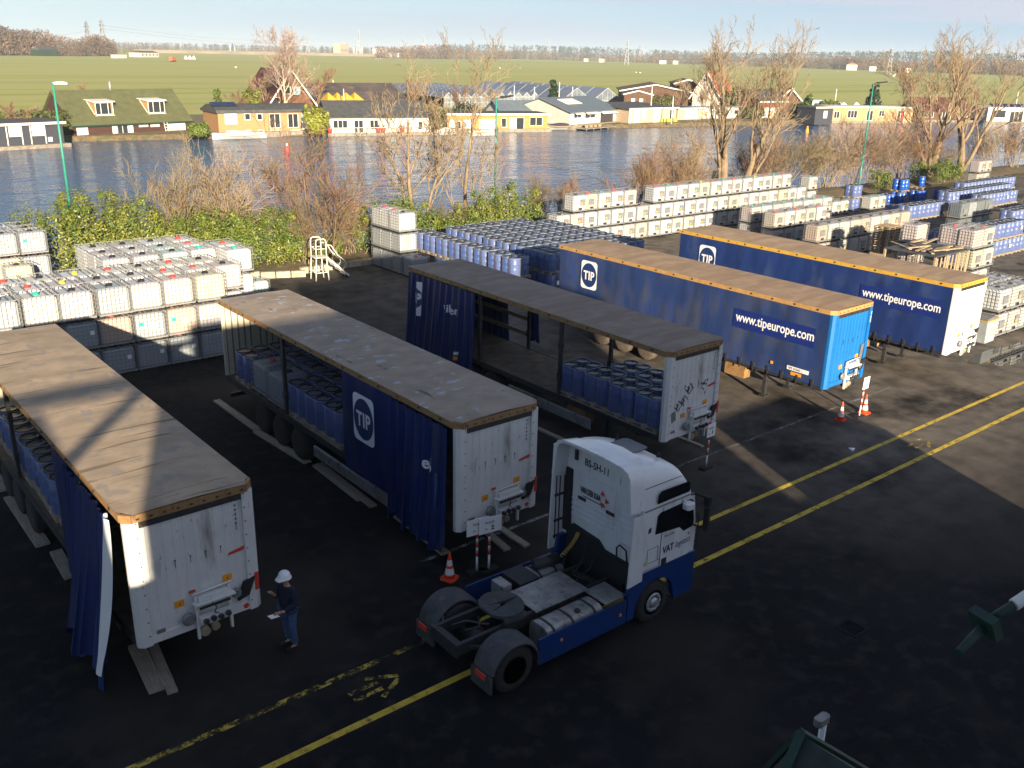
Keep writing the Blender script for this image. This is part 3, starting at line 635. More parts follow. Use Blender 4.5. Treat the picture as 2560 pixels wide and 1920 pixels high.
def trailer(label, x, y, rz, roofm, railm=m_gold, frontm=m_white, mode='closed', curtainm=m_navy, seed=0, number=None, side_guard=False, legs=True, rearm=None, dz=0):
    t = thing('curtain_trailer', label, 'trailer', (x, y, dz), rz)
    rnd = random.Random(seed)
    # roof sheet with chamfered front corners, slight sag and bow
    mb = MB(); ny = 40; nx = 10
    def rf(u, v):
        yy = -.06+(TL+.1)*v; w = TW/2+.02
        if yy < .16: w -= (.16-yy)*.9
        xx = TW/2+(u*2-1)*w
        z = ZR+.03*sin(pi*u)+.010*sin(yy*5.4)*sin(pi*u)+rnd.uniform(-.006, .006)*(1 if 0 < u < 1 else 0)
        return (xx, yy, z)
    mb.grid(rf, nx, ny); mb.build('roof', roofm, t)
    # rail around the top with rivets
    mb = MB(); z0, z1 = RL-.02, ZR-.003
    for sx in (0, 1):
        xo = -.025 if sx == 0 else TW-.035; mb.box(xo, xo+.06, .12, TL+.04, z0, z1)
        for i in range(15):
            yy = .6+i*.92; xx = -.03 if sx == 0 else TW+.03; mb.box(xx-.012, xx+.012, yy-.03, yy+.03, z0+.06, z0+.115, 1)
    mb.box(.15, TW-.15, -.075, -.015, z0, z1)
    for sx, s_ in ((0, 1), (TW, -1)): mb.bar((sx-.0*s_, .14, (z0+z1)/2), (sx+.16*s_, -.045, (z0+z1)/2), .06, z1-z0-.002)
    for i in range(9): xx = .25+i*.25; mb.box(xx-.028, xx+.028, -.083, -.0755, z0+.05, z0+.085, 1)
    mb.box(-.02, TW+.02, TL+.041, TL+.1, z0, z1)
    mb.build('roof_rail', [railm, m_dark], t)
    # front wall
    mb = MB()
    mb.box(.18, TW-.18, -.045, .015, RL-.16, RL-.022, 1)
    n = 10; wv = (TW-.52)/n; zb = FL_-.03
    for i in range(n):
        x0 = .26+i*wv; d = .012
        for a, b_, ya, yb in ((0, .12, -.0, -d), (.12, .5, -d, -d), (.5, .62, -d, 0), (.62, 1, 0, 0)):
            mb.face([(x0+a*wv, ya, zb), (x0+b_*wv, yb, zb), (x0+b_*wv, yb, RL-.17), (x0+a*wv, ya, RL-.17)])
    mb.box(.001, .255, .016, .05, FL_-.1, RL-.03)
    for sx, s_ in ((0, 1), (TW, -1)):
        mb.prism([(sx, .12), (sx, .03), (sx+.1*s_, -.055), (sx+.26*s_, -.055), (sx+.26*s_, .015), (sx+.1*s_, .12)], FL_-.12, RL-.025)
        for i in range(9): z = FL_+.1+i*.3; mb.lathe([(.016, -.062), (.016, -.0555)], 6, (sx+.22*s_, 0, z), 1, 'y')
    mb.box(.262, TW-.262, -.035, .014, FL_-.1, FL_+.07)
    for i in range(4):
        xx = .85+i*.3; mb.lathe([(.016, -.03), (.016, -.013)], 6, (xx, 0, 2.75), 1, 'y'); mb.box(xx-.006, xx+.006, -.0145, -.0125, 2.6, 2.735, 1)
    mb.box(.26, TW-.26, .018, .04, FL_-.05, RL-.03)
    fw = mb.build('front_wall', [frontm, m_dark, m_grey], t)
    if number:
        nb = MB()
        for i, ch in enumerate(number): text(fw, ch, .105, (TW-.40, -.02, 3.50-i*.098), (1, 0, 0), (0, 0, 1), m_inkblue, 'number', center=True)
    # coupling bracket with shelves, hoses and connectors
    mb = MB(); cx = 1.46
    for x0 in (cx-.36, cx+.32): mb.box(x0, x0+.05, -.14, -.08, FL_-.3, FL_+.68)
    mb.box(cx-.41, cx+.42, -.26, -.08, FL_+.5, FL_+.53); mb.box(cx-.30, cx+.31, -.2, -.07, FL_+.54, FL_+.63)
    mb.box(cx-.31, cx+.32, -.24, -.1, FL_+.06, FL_+.2, 0); mb.box(cx-.31, cx+.32, -.22, -.21, FL_+.385, FL_+.44, 1)
    mb.tube((cx-.38, -.12, FL_+.70), (cx+.4, -.12, FL_+.74), .022, n=6)
    for i in range(4): mb.lathe([(.05, -.32), (.06, -.28), (.05, -.24)], 8, (cx-.22+.15*i, 0, FL_+.13+.02*(i % 2)), 1, 'y')
    mb.path([(cx-.05, -.2, FL_+.47), (cx+.02, -.24, FL_+.35), (cx-.03, -.24, FL_+.25), (cx+.08, -.22, FL_+.18)], .012, 5, 1)
    mb.lathe([(.1, -.14), (.13, -.12), (.13, -.08), (.1, -.06)], 14, (cx-.5, 0, FL_+.2), 2, 'y'); mb.lathe([(.09, -.16), (.11, -.1)], 12, (cx+.49, 0, FL_+.42), 2, 'y')
    cp = mb.build('coupling_bracket', [frontm if frontm is not m_sky else m_white, m_dark, m_grey], t)
    mb = MB(); mb.tube((cx-.2, .05, FL_-.17), (cx-.2, -.14, FL_-.2), .1, n=12); mb.tube((cx+.02, .05, FL_-.15), (cx+.02, -.12, FL_-.18), .085, n=12); mb.build('air_tank', mat('tank_tan_paint', (.3, .25, .17), .6), t) if 'tank_tan_paint' not in MATS else mb.build('air_tank', MATS['tank_tan_paint'], t)
    for k_, (xx, zz) in enumerate(((cx-.62, FL_+.56), (cx+.36, FL_+.78))):
        mb = MB(); mb.box(xx-.09, xx+.09, -.035, -.02, zz-.07, zz+.07); r_ = mb.build('reflector', m_orange, t)
        text(r_, '4', .09, (xx, -.036, zz-.04), (1, 0, 0), (0, 0, 1), m_ink, 'digit', center=True)
    mb = MB(); a = .38; c_, s_ = cos(a), sin(a)
    pts = [(cx+.72+p*c_+q*s_, FL_+.42-p*s_*.0+q*c_+p*.25) for p, q in ((-.13, -.2), (.13, -.2), (.13, .2), (-.13, .2))]
    mb.prism(pts, -.10, -.03, 0, 'y'); mb.build('document_box', m_black, t)
    mb = MB()
    if frontm is m_white:
        mb.prism([(cx+.42, FL_+1.25), (cx+.75, FL_+1.28), (cx+.76, FL_+1.36), (cx+.44, FL_+1.30)], -.028, -.02, 0, 'y'); mb.box(cx-.42, cx-.29, -.028, -.02, FL_+.70, FL_+.76); mb.lathe([(.06, -.045), (.06, -.037)], 10, (cx+.7, 0, FL_+.0), 0, 'y'); mb.box(TW-.13, TW-.04, -.064, -.0556, FL_+.3, FL_+.7); mb.build('sticker', m_red, t)
        mb = MB(); mb.box(.36, .52, -.045, -.0365, FL_+.08, FL_+.16); mb.build('data_plate', m_grey, t)
    # deck, side rails, chassis
    mb = MB(); mb.box(.03, TW-.03, .06, TL, FL_-.1, FL_, 0); mb.build('deck', m_floor, t)
    mb = MB()
    for xx in (0, TW-.028): mb.box(xx, xx+.028, .125, TL, FL_-.16, FL_+.02)
    for xx in (.72, 1.66): mb.box(xx, xx+.12, .5, TL, FL_-.5, FL_-.101)
    for i in range(9): yy = 1.4+i*1.4; mb.box(.03, TW-.03, yy, yy+.08, FL_-.22, FL_-.102)
    for yy in (8.3, 9.61, 10.92): mb.tube((.3, yy, .5), (TW-.3, yy, .5), .07, n=8)
    mb.box(.1, TW-.1, TL-.08, TL, .45, .6)
    mb.build('chassis', m_dark, t)
    for yy in (8.3, 9.61, 10.92):
        for side in (0, 1):
            xo = .02 if side == 0 else TW-.02; sg = 1 if side == 0 else -1
            mb = MB(); mb.lathe([(.28, 0), (.36, -.0*sg), (.47, .02*sg), (.51, .06*sg), (.515, .19*sg), (.51, .32*sg), (.46, .36*sg), (.28, .37*sg)], 26, (xo, yy, .515), 0, 'x')
            wh = mb.build('wheel', m_tyre if mode != 'closed' else m_tyred, t)
            mb = MB(); mb.lathe([(.285, .005*sg), (.265, .03*sg), (.25, .12*sg), (.16, .13*sg), (.15, .05*sg), (.11, .02*sg), (.001, .02*sg)], 20, (xo, yy, .515), 0, 'x')
            for i in range(8): tt = 2*pi*i/8; mb.lathe([(.022, .13*sg), (.022, .1*sg)], 6, (xo, yy+.21*cos(tt), .515+.21*sin(tt)), 0, 'x')
            mb.build('rim', m_rim, wh)
    for xx in (.42, TW-.54):
        mb = MB(); mb.box(xx, xx+.12, 2.62, 2.76, .06, FL_-.103); mb.box(xx-.06, xx+.18, 2.55, 2.83, .0, .058); mb.bar((xx+.06, 2.78, .8), (xx+.06, 3.3, FL_-.25), .05, .05); mb.build('landing_leg', m_dark, t)
    mb = MB(); mb.box(.12, .5, 3.4, 4.3, .55, FL_-.17); mb.build('toolbox', m_gold if mode != 'half' else m_gold, t)
    if side_guard:
        mb = MB(); mb.prism([(.03, .5), (.09, .47), (.09, .83), (.03, .8)], 3.1, 7.3, 0, 'y'); mb.build('side_guard', m_alu, t)
    # rear doors
    mb = MB()
    for i in range(2):
        mb.box(.03+i*1.225, 1.245+i*1.225, TL, TL+.05, FL_, RL-.025)
        for k in range(5): xx = .12+i*1.225+k*.22; mb.box(xx, xx+.05, TL-.012, TL-.001, FL_+.02, RL-.04, 1)
    mb.box(.0, .12, TL-.05, TL-.002, FL_+.02, RL-.03); mb.box(TW-.12, TW, TL-.05, TL-.002, FL_+.02, RL-.03)
    rw = rearm or m_cream
    mb.build('rear_door', [rw, m_grey], t)
    # roof bows
    mb = MB()
    for i in range(10): yy = .9+1.35*i; mb.box(.04, TW-.04, yy, yy+.05, RL+.02, RL+.07)
    mb.build('roof_bow', m_galv, t)
    if mode != 'closed':
        for yy in (4.6, 9.0):
            for xx in (.03, TW-.12):
                mb = MB(); mb.box(xx, xx+.09, yy, yy+.13, FL_+.021, RL-.025); mb.box(xx-.012, xx+.102, yy-.03, yy+.16, FL_+.5, FL_+.75); mb.box(xx-.012, xx+.102, yy-.03, yy+.16, FL_+1.6, FL_+1.8); mb.build('post', m_dark, t)
    return t
def flat_curtain(t, side, y0, y1, m, zlo, seed=0, buckles=True):
    rnd = random.Random(seed); ph = rnd.uniform(0, 6)
    def fx(yy, z): return (-.035 if side == 0 else TW+.035)+(.018*sin(yy*4.3+ph+z*.3)+.010*sin(yy*9.1+z*2)+.008*sin(z*5+yy))*(1 if side else -1)*.6
    mb = MB(); n = int((y1-y0)/.12); mb.grid(lambda u, v: (fx(y0+(y1-y0)*u, zlo+(RL-zlo-.02)*v), y0+(y1-y0)*u, zlo+(RL-zlo-.02)*v), n, 10)
    c = mb.build('curtain', m, t)
    if buckles:
        yy = y0+.35
        while yy < y1:
            mb = MB(); x = fx(yy, zlo)-.03 if side == 0 else fx(yy, zlo)+.005
            mb.box(x, x+.025, yy-.05, yy+.05, zlo+.02, zlo+.2); mb.box(x+.005, x+.02, yy-.022, yy+.022, zlo-.18, zlo+.02); mb.build('buckle', m_dark, t); yy += .62
    return c
def folded_curtain(t, side, m, y0, y1, folds, amp, zlo, out=0.0, seed=0, lean=0.0, hem=.15, taper=0.0):
    """bunched curtain: vertical pleats that open towards the free hem; returns the mesh object and its surface function"""
    rnd = random.Random(seed); ph = [rnd.uniform(-.5, .5) for _ in range(40)]; sg = -1 if side == 0 else 1
    def fx(s, v):
        q = s*folds; k = int(q) % 40; a = amp*(.5+.8*(1-v))*(1+.45*ph[k]*sin(pi*(q % 1)))
        return (-.05 if side == 0 else TW+.05)+sg*(out*(1-v)**1.2*sin(pi*min(1, .15+s))+a*(.5+.5*sin(2*pi*q+ph[k]*.4*(1-v)*4)))
    def P(s, v):
        zb = zlo+hem*sin(7*s*pi+seed)+hem*.6*sin(17*s)
        z = zb+(RL-.04-zb)*v
        yy = y0+(y1-y0)*s+lean*(1-v)*(s-.3)+.05*sin(2*pi*s*folds*2+1)*(1-v)
        return (fx(s, v), yy, z)
    mb = MB(); mb.grid(P, int(folds*14), 26); c = mb.build('curtain', m, t)
    return c, P

m_roofA = fleck_roof('roof_tan_patched', (.37, .29, .205), patches=[((.29, .245, .205), 2.3, .60, .64, (1, .7, 1)), ((.42, .33, .22), 2.4, .66, .7, (1, .5, 1)), ((.19, .14, .09), 3.3, .60, .66, (.12, 2.2, 1))])
m_roofB = fleck_roof('roof_tan_mottled', (.32, .265, .205), patches=[((.37, .39, .42), 2.6, .62, .66, (.9, 1.3, 1)), ((.1, .09, .08), 4, .66, .75, (1, .3, 1))])
m_roofC = fleck_roof('roof_grey_brown', (.28, .222, .178), True)
m_roofD = fleck_roof('roof_sandy', (.34, .24, .155), True, patches=[((.08, .07, .06), 1.8, .70, .75, (3, .4, 1))])
m_roofE = fleck_roof('roof_sandy_pale', (.37, .265, .17), True)
TA = trailer('white trailer with tan sun-patched roof and blue curtain bunched at its front, nearest left', 4.03, 15.9, .012, m_roofA, mode='half', seed=1, number='444482')
TB = trailer('white trailer with mottled roof, half-drawn blue curtain and grey side guard, behind the tractor', 11.5, 15.98, .0, m_roofB, mode='half', seed=2, number='444446', side_guard=True)
TC = trailer('open-sided white trailer with grey-brown roof, curtain pushed to the rear, drums at the front', 19.6, 16.8, .0, m_roofC, railm=m_gold, mode='open', seed=3, number='442514', side_guard=True)
TD = trailer('closed trailer with bright blue front and dusty blue curtain beside the sunlit asphalt', 27.56, 16.55, .012, m_roofD, railm=mat('tan_orange_rail', (.4, .23, .085), .6, var=.15, scale=6), frontm=m_sky, seed=4, rearm=m_sky, dz=.05)  # roof rail in a brighter tan-orange
TE = trailer('closed blue trailer with white front and yellow roof rail, rightmost of the five', 34.8, 15.95, .010, m_roofE, railm=m_gold2, frontm=m_white2, seed=5, rearm=m_white2, dz=.11)
# closed curtains
for t, m, sd in ((TD, m_navyd, 3), (TE, m_navy2, 4)):
    flat_curtain(t, 0, .1, TL, m, FL_-.06, sd); flat_curtain(t, 1, .1, TL, m, FL_-.06, sd+3, False)
for t, yl, zl, yw, s in ((TD, 11.7, 2.95, 3.9, 1.05), (TE, 11.85, 2.85, 3.75, 1.05)):
    logo(t, -.06, yl, zl, s)
    mb = MB(); mb.face([(-.052, yw+.12, 2.50), (-.052, yw-3.35, 2.50), (-.052, yw-3.35, 3.2), (-.052, yw+.12, 3.2)]); pa = mb.build('lettering_patch', m_patch, t)
    text(pa, 'www.tipeurope.com', .50, (-.058, yw, 2.74), (0, -1, 0), (0, 0, 1), m_letter, 'lettering', bold=.006, xs=.80)
mb = MB(); mb.box(-.06, -.05, .62, 1.5, 1.50, 1.64); pl = mb.build('number_plate', m_letter, TD); text(pl, 'TIPE 442642 1', .12, (-.064, 1.46, 1.53), (0, -1, 0), (0, 0, 1), m_ink, 'lettering', xs=.85)
mb = MB(); mb.box(-.062, -.05, .9, 1.32, 1.33, 1.45); mb.box(-.062, -.05, 2.1, 2.2, 1.52, 1.62); mb.build('reflector', m_orange, TD)
text(TD, 'TIP 442642', .09, (2.33, -.058, 3.6), (0, 0, -1), (1, 0, 0), m_letter, 'number')
mb = MB(); mb.prism([(1.95, 1.65), (2.12, 1.7), (2.2, 2.45), (2.03, 2.4)], -.05, -.03, 0, 'y'); mb.build('sticker', m_grey, TD)
# trailer A: bunched curtain at the front, leaning tension pole
c, P = folded_curtain(TA, 0, m_navy, .95, 3.4, 6, .17, .42, out=.55, seed=3, lean=.3, hem=.16)
flat_curtain(TA, 0, 3.4, 4.6, m_navy, FL_-.62, 9, False)
flat_curtain(TA, 1, .1, 13.5, m_navy2, FL_-.06, 8, True)
mb = MB(); mb.path([(-.10, .62, 3.78), (-.20, .72, 2.4), (-.42, .95, .9), (-.52, 1.1, .32)], .04, 6)
def pole(u, v):
    z = 3.76-3.4*u; w = .15+.2*sin(pi*min(1, u*1.1))
    return (-.12-.45*u**1.5-.05*sin(pi*v), .40+.32*u-w*(v-.5)*2+.12, z+.03*sin(6*u))
mb.grid(pole, 20, 6); po = mb.build('tension_flap', m_letter, TA)
mb = MB(); mb.grid(lambda u, v: (lambda p: (p[0]+.01, p[1]+.25+.06*sin(9*u+v), p[2]))(pole(u, v)), 16, 4); mb.grid(lambda u, v: (lambda p: (p[0]+.012, p[1]+.02, p[2]-.35*u))(pole(.9+.1*u, v)), 4, 4); mb.build('flap_edge', m_navy2, TA)
# trailer B: taut panel with emblem, bunched folds at the front, hem hanging low
flat_curtain(TB, 0, 2.7, 5.25, m_navy, .98, 5, False); logo(TB, -.06, 4.1, 2.72, 1.16)
c, P = folded_curtain(TB, 0, m_navy, .25, 2.75, 6.5, .13, .55, out=.16, seed=8, lean=.2, hem=.12)
def warpB(p):
    s = (p.y-.25)/2.5; v = (p.z-.55)/(RL-.59); q = P(min(1, max(0, s)), min(1, max(0, v))); return Vector((q[0]-.03+(p.x+.05), p.y, p.z))
text(TB, "eb", .44, (-.05, 1.12, 2.5), (0, -1, 0), (0, 0, 1), m_letter, 'lettering', bold=.01, warp=warpB)
mb = MB(); mb.tube((-.08, .35, 3.7), (-.18, .42, .5), .035, n=6); mb.tube((-.12, .62, 2.5), (-.2, .7, .5), .06, n=8); mb.build('tension_pole', m_navy2, TB)
flat_curtain(TB, 1, .1, 13.5, m_navy2, FL_-.06, 8, True)
# trailer C: both curtains pushed to the rear
c, P = folded_curtain(TC, 0, m_navy, 9.15, 13.5, 11, .15, .75, out=.22, seed=5, lean=.35, hem=.16)
def warpC(p):
    s = (p.y-9.15)/4.35; v = (p.z-.75)/(RL-.79); q = P(min(1, max(0, s)), min(1, max(0, v))); return Vector((q[0]-.03+(p.x+.05), p.y, p.z))
mb = MB(); mb.grid(lambda u, v: warpC(Vector((-.05, 12.95-.42*u-.05*sin(pi*v), 2.15+1.35*v))), 10, 14); em = mb.build('emblem', m_letter, TC)
mb = MB(); mb.grid(lambda u, v: warpC(Vector((-.062, 12.9-(.06+.36*sin(pi*v))*u, 2.42+.85*v))), 10, 12); mb.build('emblem_disc', m_navy2, em)
text(em, 'P', .52, (-.076, 12.88, 2.68), (0, -1, 0), (0, 0, 1), m_letter, 'emblem_lettering', bold=.03, warp=warpC)
text(TC, 'v ibem', .42, (-.05, 11.05, 2.75), (0, -1, 0), (0, 0, 1), m_letter, 'lettering', bold=.008, warp=warpC, xs=.9)
mb = MB(); mb.grid(lambda u, v: warpC(Vector((-.055, 10.1-.25*u, 1.30+.12*v))), 4, 2); mb.build('number_plate', m_letter, TC)
mb = MB(); mb.grid(lambda u, v: warpC(Vector((-.055, 10.1-.25*u, 1.1+.14*v))), 4, 2); mb.build('reflector', m_orange, TC)
folded_curtain(TC, 1, m_navy2, 10.6, 13.5, 8, .12, 1.0, out=.1, seed=6, hem=.1); folded_curtain(TC, 1, m_navy2, 8.7, 9.3, 2, .08, 1.6, out=.05, seed=7, hem=.1)
mb = MB()
for z in (1.75, 2.35): mb.box(TW-.09, TW-.05, 9.15, 13.5, z, z+.16)
mb.build('side_board', m_wood, TC)
# torn hazard diamonds on front of C
for (xx, zz, r, rot) in ((.60, 2.16, .17, 0), (.86, 2.28, .16, 0), (1.05, 2.62, .17, 0)):
    mb = MB()
    for i in range(4):
        a0, a1 = pi/2*i+rot, pi/2*(i+1)+rot
        if (i+int(xx*10)) % 4 == 3: continue
        mb.bar((xx+r*cos(a0), -.021, zz+r*sin(a0)), (xx+r*cos(a1), -.021, zz+r*sin(a1)), .008, .02, 0)
    mb.bar((xx-.08, -.022, zz-.1), (xx-.01, -.022, zz+.04), .008, .05); mb.bar((xx-.1, -.022, zz+.05), (xx-.03, -.022, zz+.08), .008, .03)
    mb.build('hazard_sticker', m_ink, TC)
mb = MB()
for i in range(9): a = Vector((1.6+.26*random.random(), -.021, 2.3+.4*random.random())); mb.bar(a, a+Vector((.05*random.uniform(-1, 1), 0, .07)), .006, .03)
mb.build('scrape_mark', m_ink, TC)
mb = MB(); mb.prism([(.32, 1.98), (.5, 2.02), (.54, 1.72), (.36, 1.66)], -.024, -.018, 0, 'y'); mb.build('sticker', m_grey, TC)

# loads (stand on the decks: things of their own)
G = 'wrapped drum pallets loaded on trailers'
def lx(t, x, y): return t.matrix_basis @ Vector((x, y, 0))
for k in range(6):
    for c_ in range(2): dpal(4.03+.07+1.19*c_, 20.6+1.19*k, FL_, 'blue drum pallet on nearest left trailer, %s column, %s from the curtain' % (['left', 'right'][c_], ORD[k]), G)
for k, yy in enumerate((21.6, 22.8, 24.0)): dpal(11.57, yy, FL_, 'wrapped blue drum pallet on the mottled-roof trailer, left column, %s behind the curtain' % ORD[k], G)
for k, yy in enumerate((27.85,)): dpal(11.57, yy, FL_, 'wrapped blue drum pallet at the open rear end of mottled-roof trailer, left of two', G)
for k, yy in enumerate((21.6, 22.85, 24.1, 25.35, 26.6, 27.85)): dpal(12.77, yy, FL_, 'wrapped blue drum pallet on the mottled-roof trailer, right column, %s from the front' % ORD[k], G)
tote(12.6, 25.25, FL_, 'label', 'grey', 'black', 'grey tote with black lid loaded on the mottled-roof trailer', rz=pi/2); tote(12.6, 26.5, FL_, 'bare', 'grey', 'red', 'grey tote with red lid loaded on the mottled-roof trailer', rz=pi/2)
for k in range(4):
    for c_ in range(2):
        if k == 3 and c_: continue
        dpal(19.66+1.2*c_, 17.1+1.12*k, FL_, 'blue drum pallet on open grey-roofed trailer, %s column, %s from front' % (['left', 'right'][c_], ORD[k]), G, s=.95)
# ================================================================== TRACTOR UNIT (x forward, y left; origin on the ground under the rear axle)
m_cab = mat('cab_white_paint', (.66, .67, .68), .3, var=.03, scale=1.5, coat=.3, fleck=[((.40, .39, .36), 2.2, .52, .85, (1, 1, .3)), ((.3, .28, .24), 9, .66, .8, (1, 1, .25))])
m_blue = mat('chassis_blue_paint', (.007, .033, .15), .35, var=.1, scale=2, coat=.3, fleck=[((.04, .045, .06), 2, .55, .85, (1, 1, .6))])
m_fend = mat('grey_fender_plastic', (.05, .055, .06), .6, var=.25, scale=4, fleck=[((.12, .11, .1), 6, .6, .75, (1, 1, 1))])
TR = thing('tractor_truck', 'white and blue tractor unit without trailer, standing across the yellow lane lines', 'truck', (9.85, 12.93, 0))
XB = 3.42
def xf(z): return 5.22 if z < 2.0 else 5.22-.17*(z-2.0)/.9 if z < 2.9 else 5.05-.45*(z-2.9)/.8
def roof(t): return 3.88-.02*t-.30*t**2.2
def cabsec(zr):
    h = [(-1.235, 1.40), (-1.245, 1.9), (-1.245, 2.6), (-1.235, 2.93), (-1.20, 3.2), (-1.15, zr-.24), (-1.07, zr-.11), (-.92, zr-.035), (-.6, zr), (-.3, zr+.02), (0, zr+.03)]
    return h+[(-y, z) for y, z in reversed(h[:-1])]
mb = MB(); S = [0, .03, .25, .5, .7, .85, .95, 1.0]; k = len(mb.v); n = 21
for t in S:
    sec = cabsec(roof(t)); sy = 1 if t < .9 else 1-.09*((t-.9)/.1)**2
    for y, z in sec: mb.v.append((XB+(xf(z)-XB)*t, y*sy, z))
for a in range(len(S)-1):
    for i in range(n-1): mb.f.append((k+a*n+i, k+a*n+i+1, k+(a+1)*n+i+1, k+(a+1)*n+i)); mb.m.append(0); mb.sm.append(True)
mb.f.append(tuple(k+i for i in range(n))); mb.m.append(0); mb.sm.append(False)
mb.f.append(tuple(k+7*n+i for i in reversed(range(n)))); mb.m.append(0); mb.sm.append(False)
mb.f.append((k+0*n, k+7*n, k+7*n+20, k+20)); mb.m.append(0); mb.sm.append(False)
cab = mb.build('cab', m_cab, TR)
# back wall details: recessed tall panels and ribs
mb = MB(); xw = XB-.012
def frame(y0, y1, z0, z1, w=.018, m=0):
    mb.box(xw, XB-.001, y0, y1, z0, z0+w, m); mb.box(xw, XB-.001, y0, y1, z1-w, z1, m); mb.box(xw, XB-.001, y0, y0+w, z0+w+.001, z1-w-.001, m); mb.box(xw, XB-.001, y1-w, y1, z0+w+.001, z1-w-.001, m)
frame(-.42, .98, 2.5, 3.12); frame(-1.15, -.5, 1.95, 3.0)
for z in (2.38, 2.25, 2.12, 1.99): mb.box(xw-.008, XB-.001, -.4, .95, z, z+.045)
for z in (2.6, 2.45, 2.3): mb.box(xw-.008, XB-.001, -1.1, -.55, z, z+.04)
mb.build('back_ribs', m_cab, cab)
mb = MB(); mb.box(XB-.06, XB-.001, -.30, -.02+.0, 2.44, 2.5) if False else None
for y in (.62, -.28): mb.box(XB-.03, XB-.001, y-.12, y+.12, 2.46, 2.53)
for y, z in ((.85, 3.5), (-.9, 3.3)): mb.box(XB-.05, XB-.001, y-.04, y+.04, z-.12, z+.12)
mb.build('vent_slot', m_dark, cab)
text(cab, 'BS-SH-11', .24, (XB-.006, .22, 3.34), (0, -1, 0), (0, 0, 1), m_ink, 'number', bold=.004, center=True, xs=.85)
text(cab, 'VAN DER KAA', .2, (XB-.022, .36, 2.66), (0, -1, 0), (0, 0, 1), m_ink, 'lettering', bold=.006, center=True, xs=.5)
mb = MB()
for dy, dz in ((.0, .14), (0, -.14), (-.14, 0)):
    a = atan2(dz, dy); pts = [(XB-.018, -.02+dy*1.0+.085*cos(a+q), 2.73+dz*1.0+.085*sin(a+q)) for q in (0, 2.2, -2.2)]; mb.face(pts)
mb.build('emblem', m_red, cab)
mb = MB(); mb.box(XB-.0195, XB-.0135, -.12, .6, 2.57, 2.585); mb.build('underline', m_inkblue, cab)
# dark engine recess under the back wall
mb = MB(); mb.prism([(-1.0, 1.05), (-1.0, 1.55), (-.2, 1.56), (.0, 1.72), (.85, 1.78), (1.0, 1.6), (1.0, 1.05)], XB-.1, XB-.002, 0, 'x'); mb.box(XB-.09, 4.9, -.85, .85, .75, 1.395); mb.build('engine_bay', m_black, TR)
# roof spoiler: band overhanging the back wall
mb = MB()
def spo(u, v):
    sec = cabsec(3.90); i = v*14+3; i0 = int(i); f = i-i0; i1 = min(i0+1, 20)
    y = sec[i0][0]+(sec[i1][0]-sec[i0][0])*f; z = sec[i0][1]+(sec[i1][1]-sec[i0][1])*f
    return (XB+.02-(.42+.06*(1-abs(y)/1.25))*u, y*(1+.015*u), z+.015+.06*u)
mb.grid(spo, 5, 28)
mb.grid(lambda u, v: (lambda p: (p[0]+.01, p[1]*.955, p[2]-.07))(spo(1-u*.96, v)), 5, 28)
mb.grid(lambda u, v: (lambda p, q: tuple(p[i]+(q[i]-p[i])*u for i in range(3)))(spo(1, v), (lambda p: (p[0]+.01, p[1]*.955, p[2]-.07))(spo(1, v))), 1, 28)
mb.build('roof_spoiler', m_cab, cab)
# side fins
mb = MB(); mb.prism([(3.06, 1.2), (3.50, 1.24), (3.50, 2.86), (3.12, 2.86)], -1.262, -1.225, 0, 'y'); mb.build('side_fin', m_cab, TR)
mb = MB(); mb.prism([(2.98, 1.08), (3.40, 1.08), (3.40, 3.7), (3.06, 3.72)], 1.215, 1.26, 0, 'y'); f2 = mb.build('side_fin', m_cab, TR)
mb = MB()
for z in (1.35, 1.75, 2.4, 3.05, 3.4): mb.box(3.1, 3.38, 1.185, 1.213, z, z+.05)
for x in (3.13, 3.24): mb.box(x, x+.02, 1.19, 1.212, 1.3, 3.0)
mb.build('fin_bracket', m_dark, f2)
mb = MB(); mb.box(3.38, XB-.001, .95, 1.213, 1.5, 3.1); mb.tube((3.36, -1.19, 1.5), (3.36, -1.19, 2.8), .015, n=6); mb.tube((3.30, -1.20, 1.35), (3.30, -1.20, 2.85), .02, n=6); mb.path([(3.35, -.62, 1.42), (3.3, -.64, 1.85), (3.3, -.72, 1.95), (3.3, -.92, 1.9), (3.35, -.95, 1.45)], .02, 6); mb.build('rubber_seal', m_black, TR)
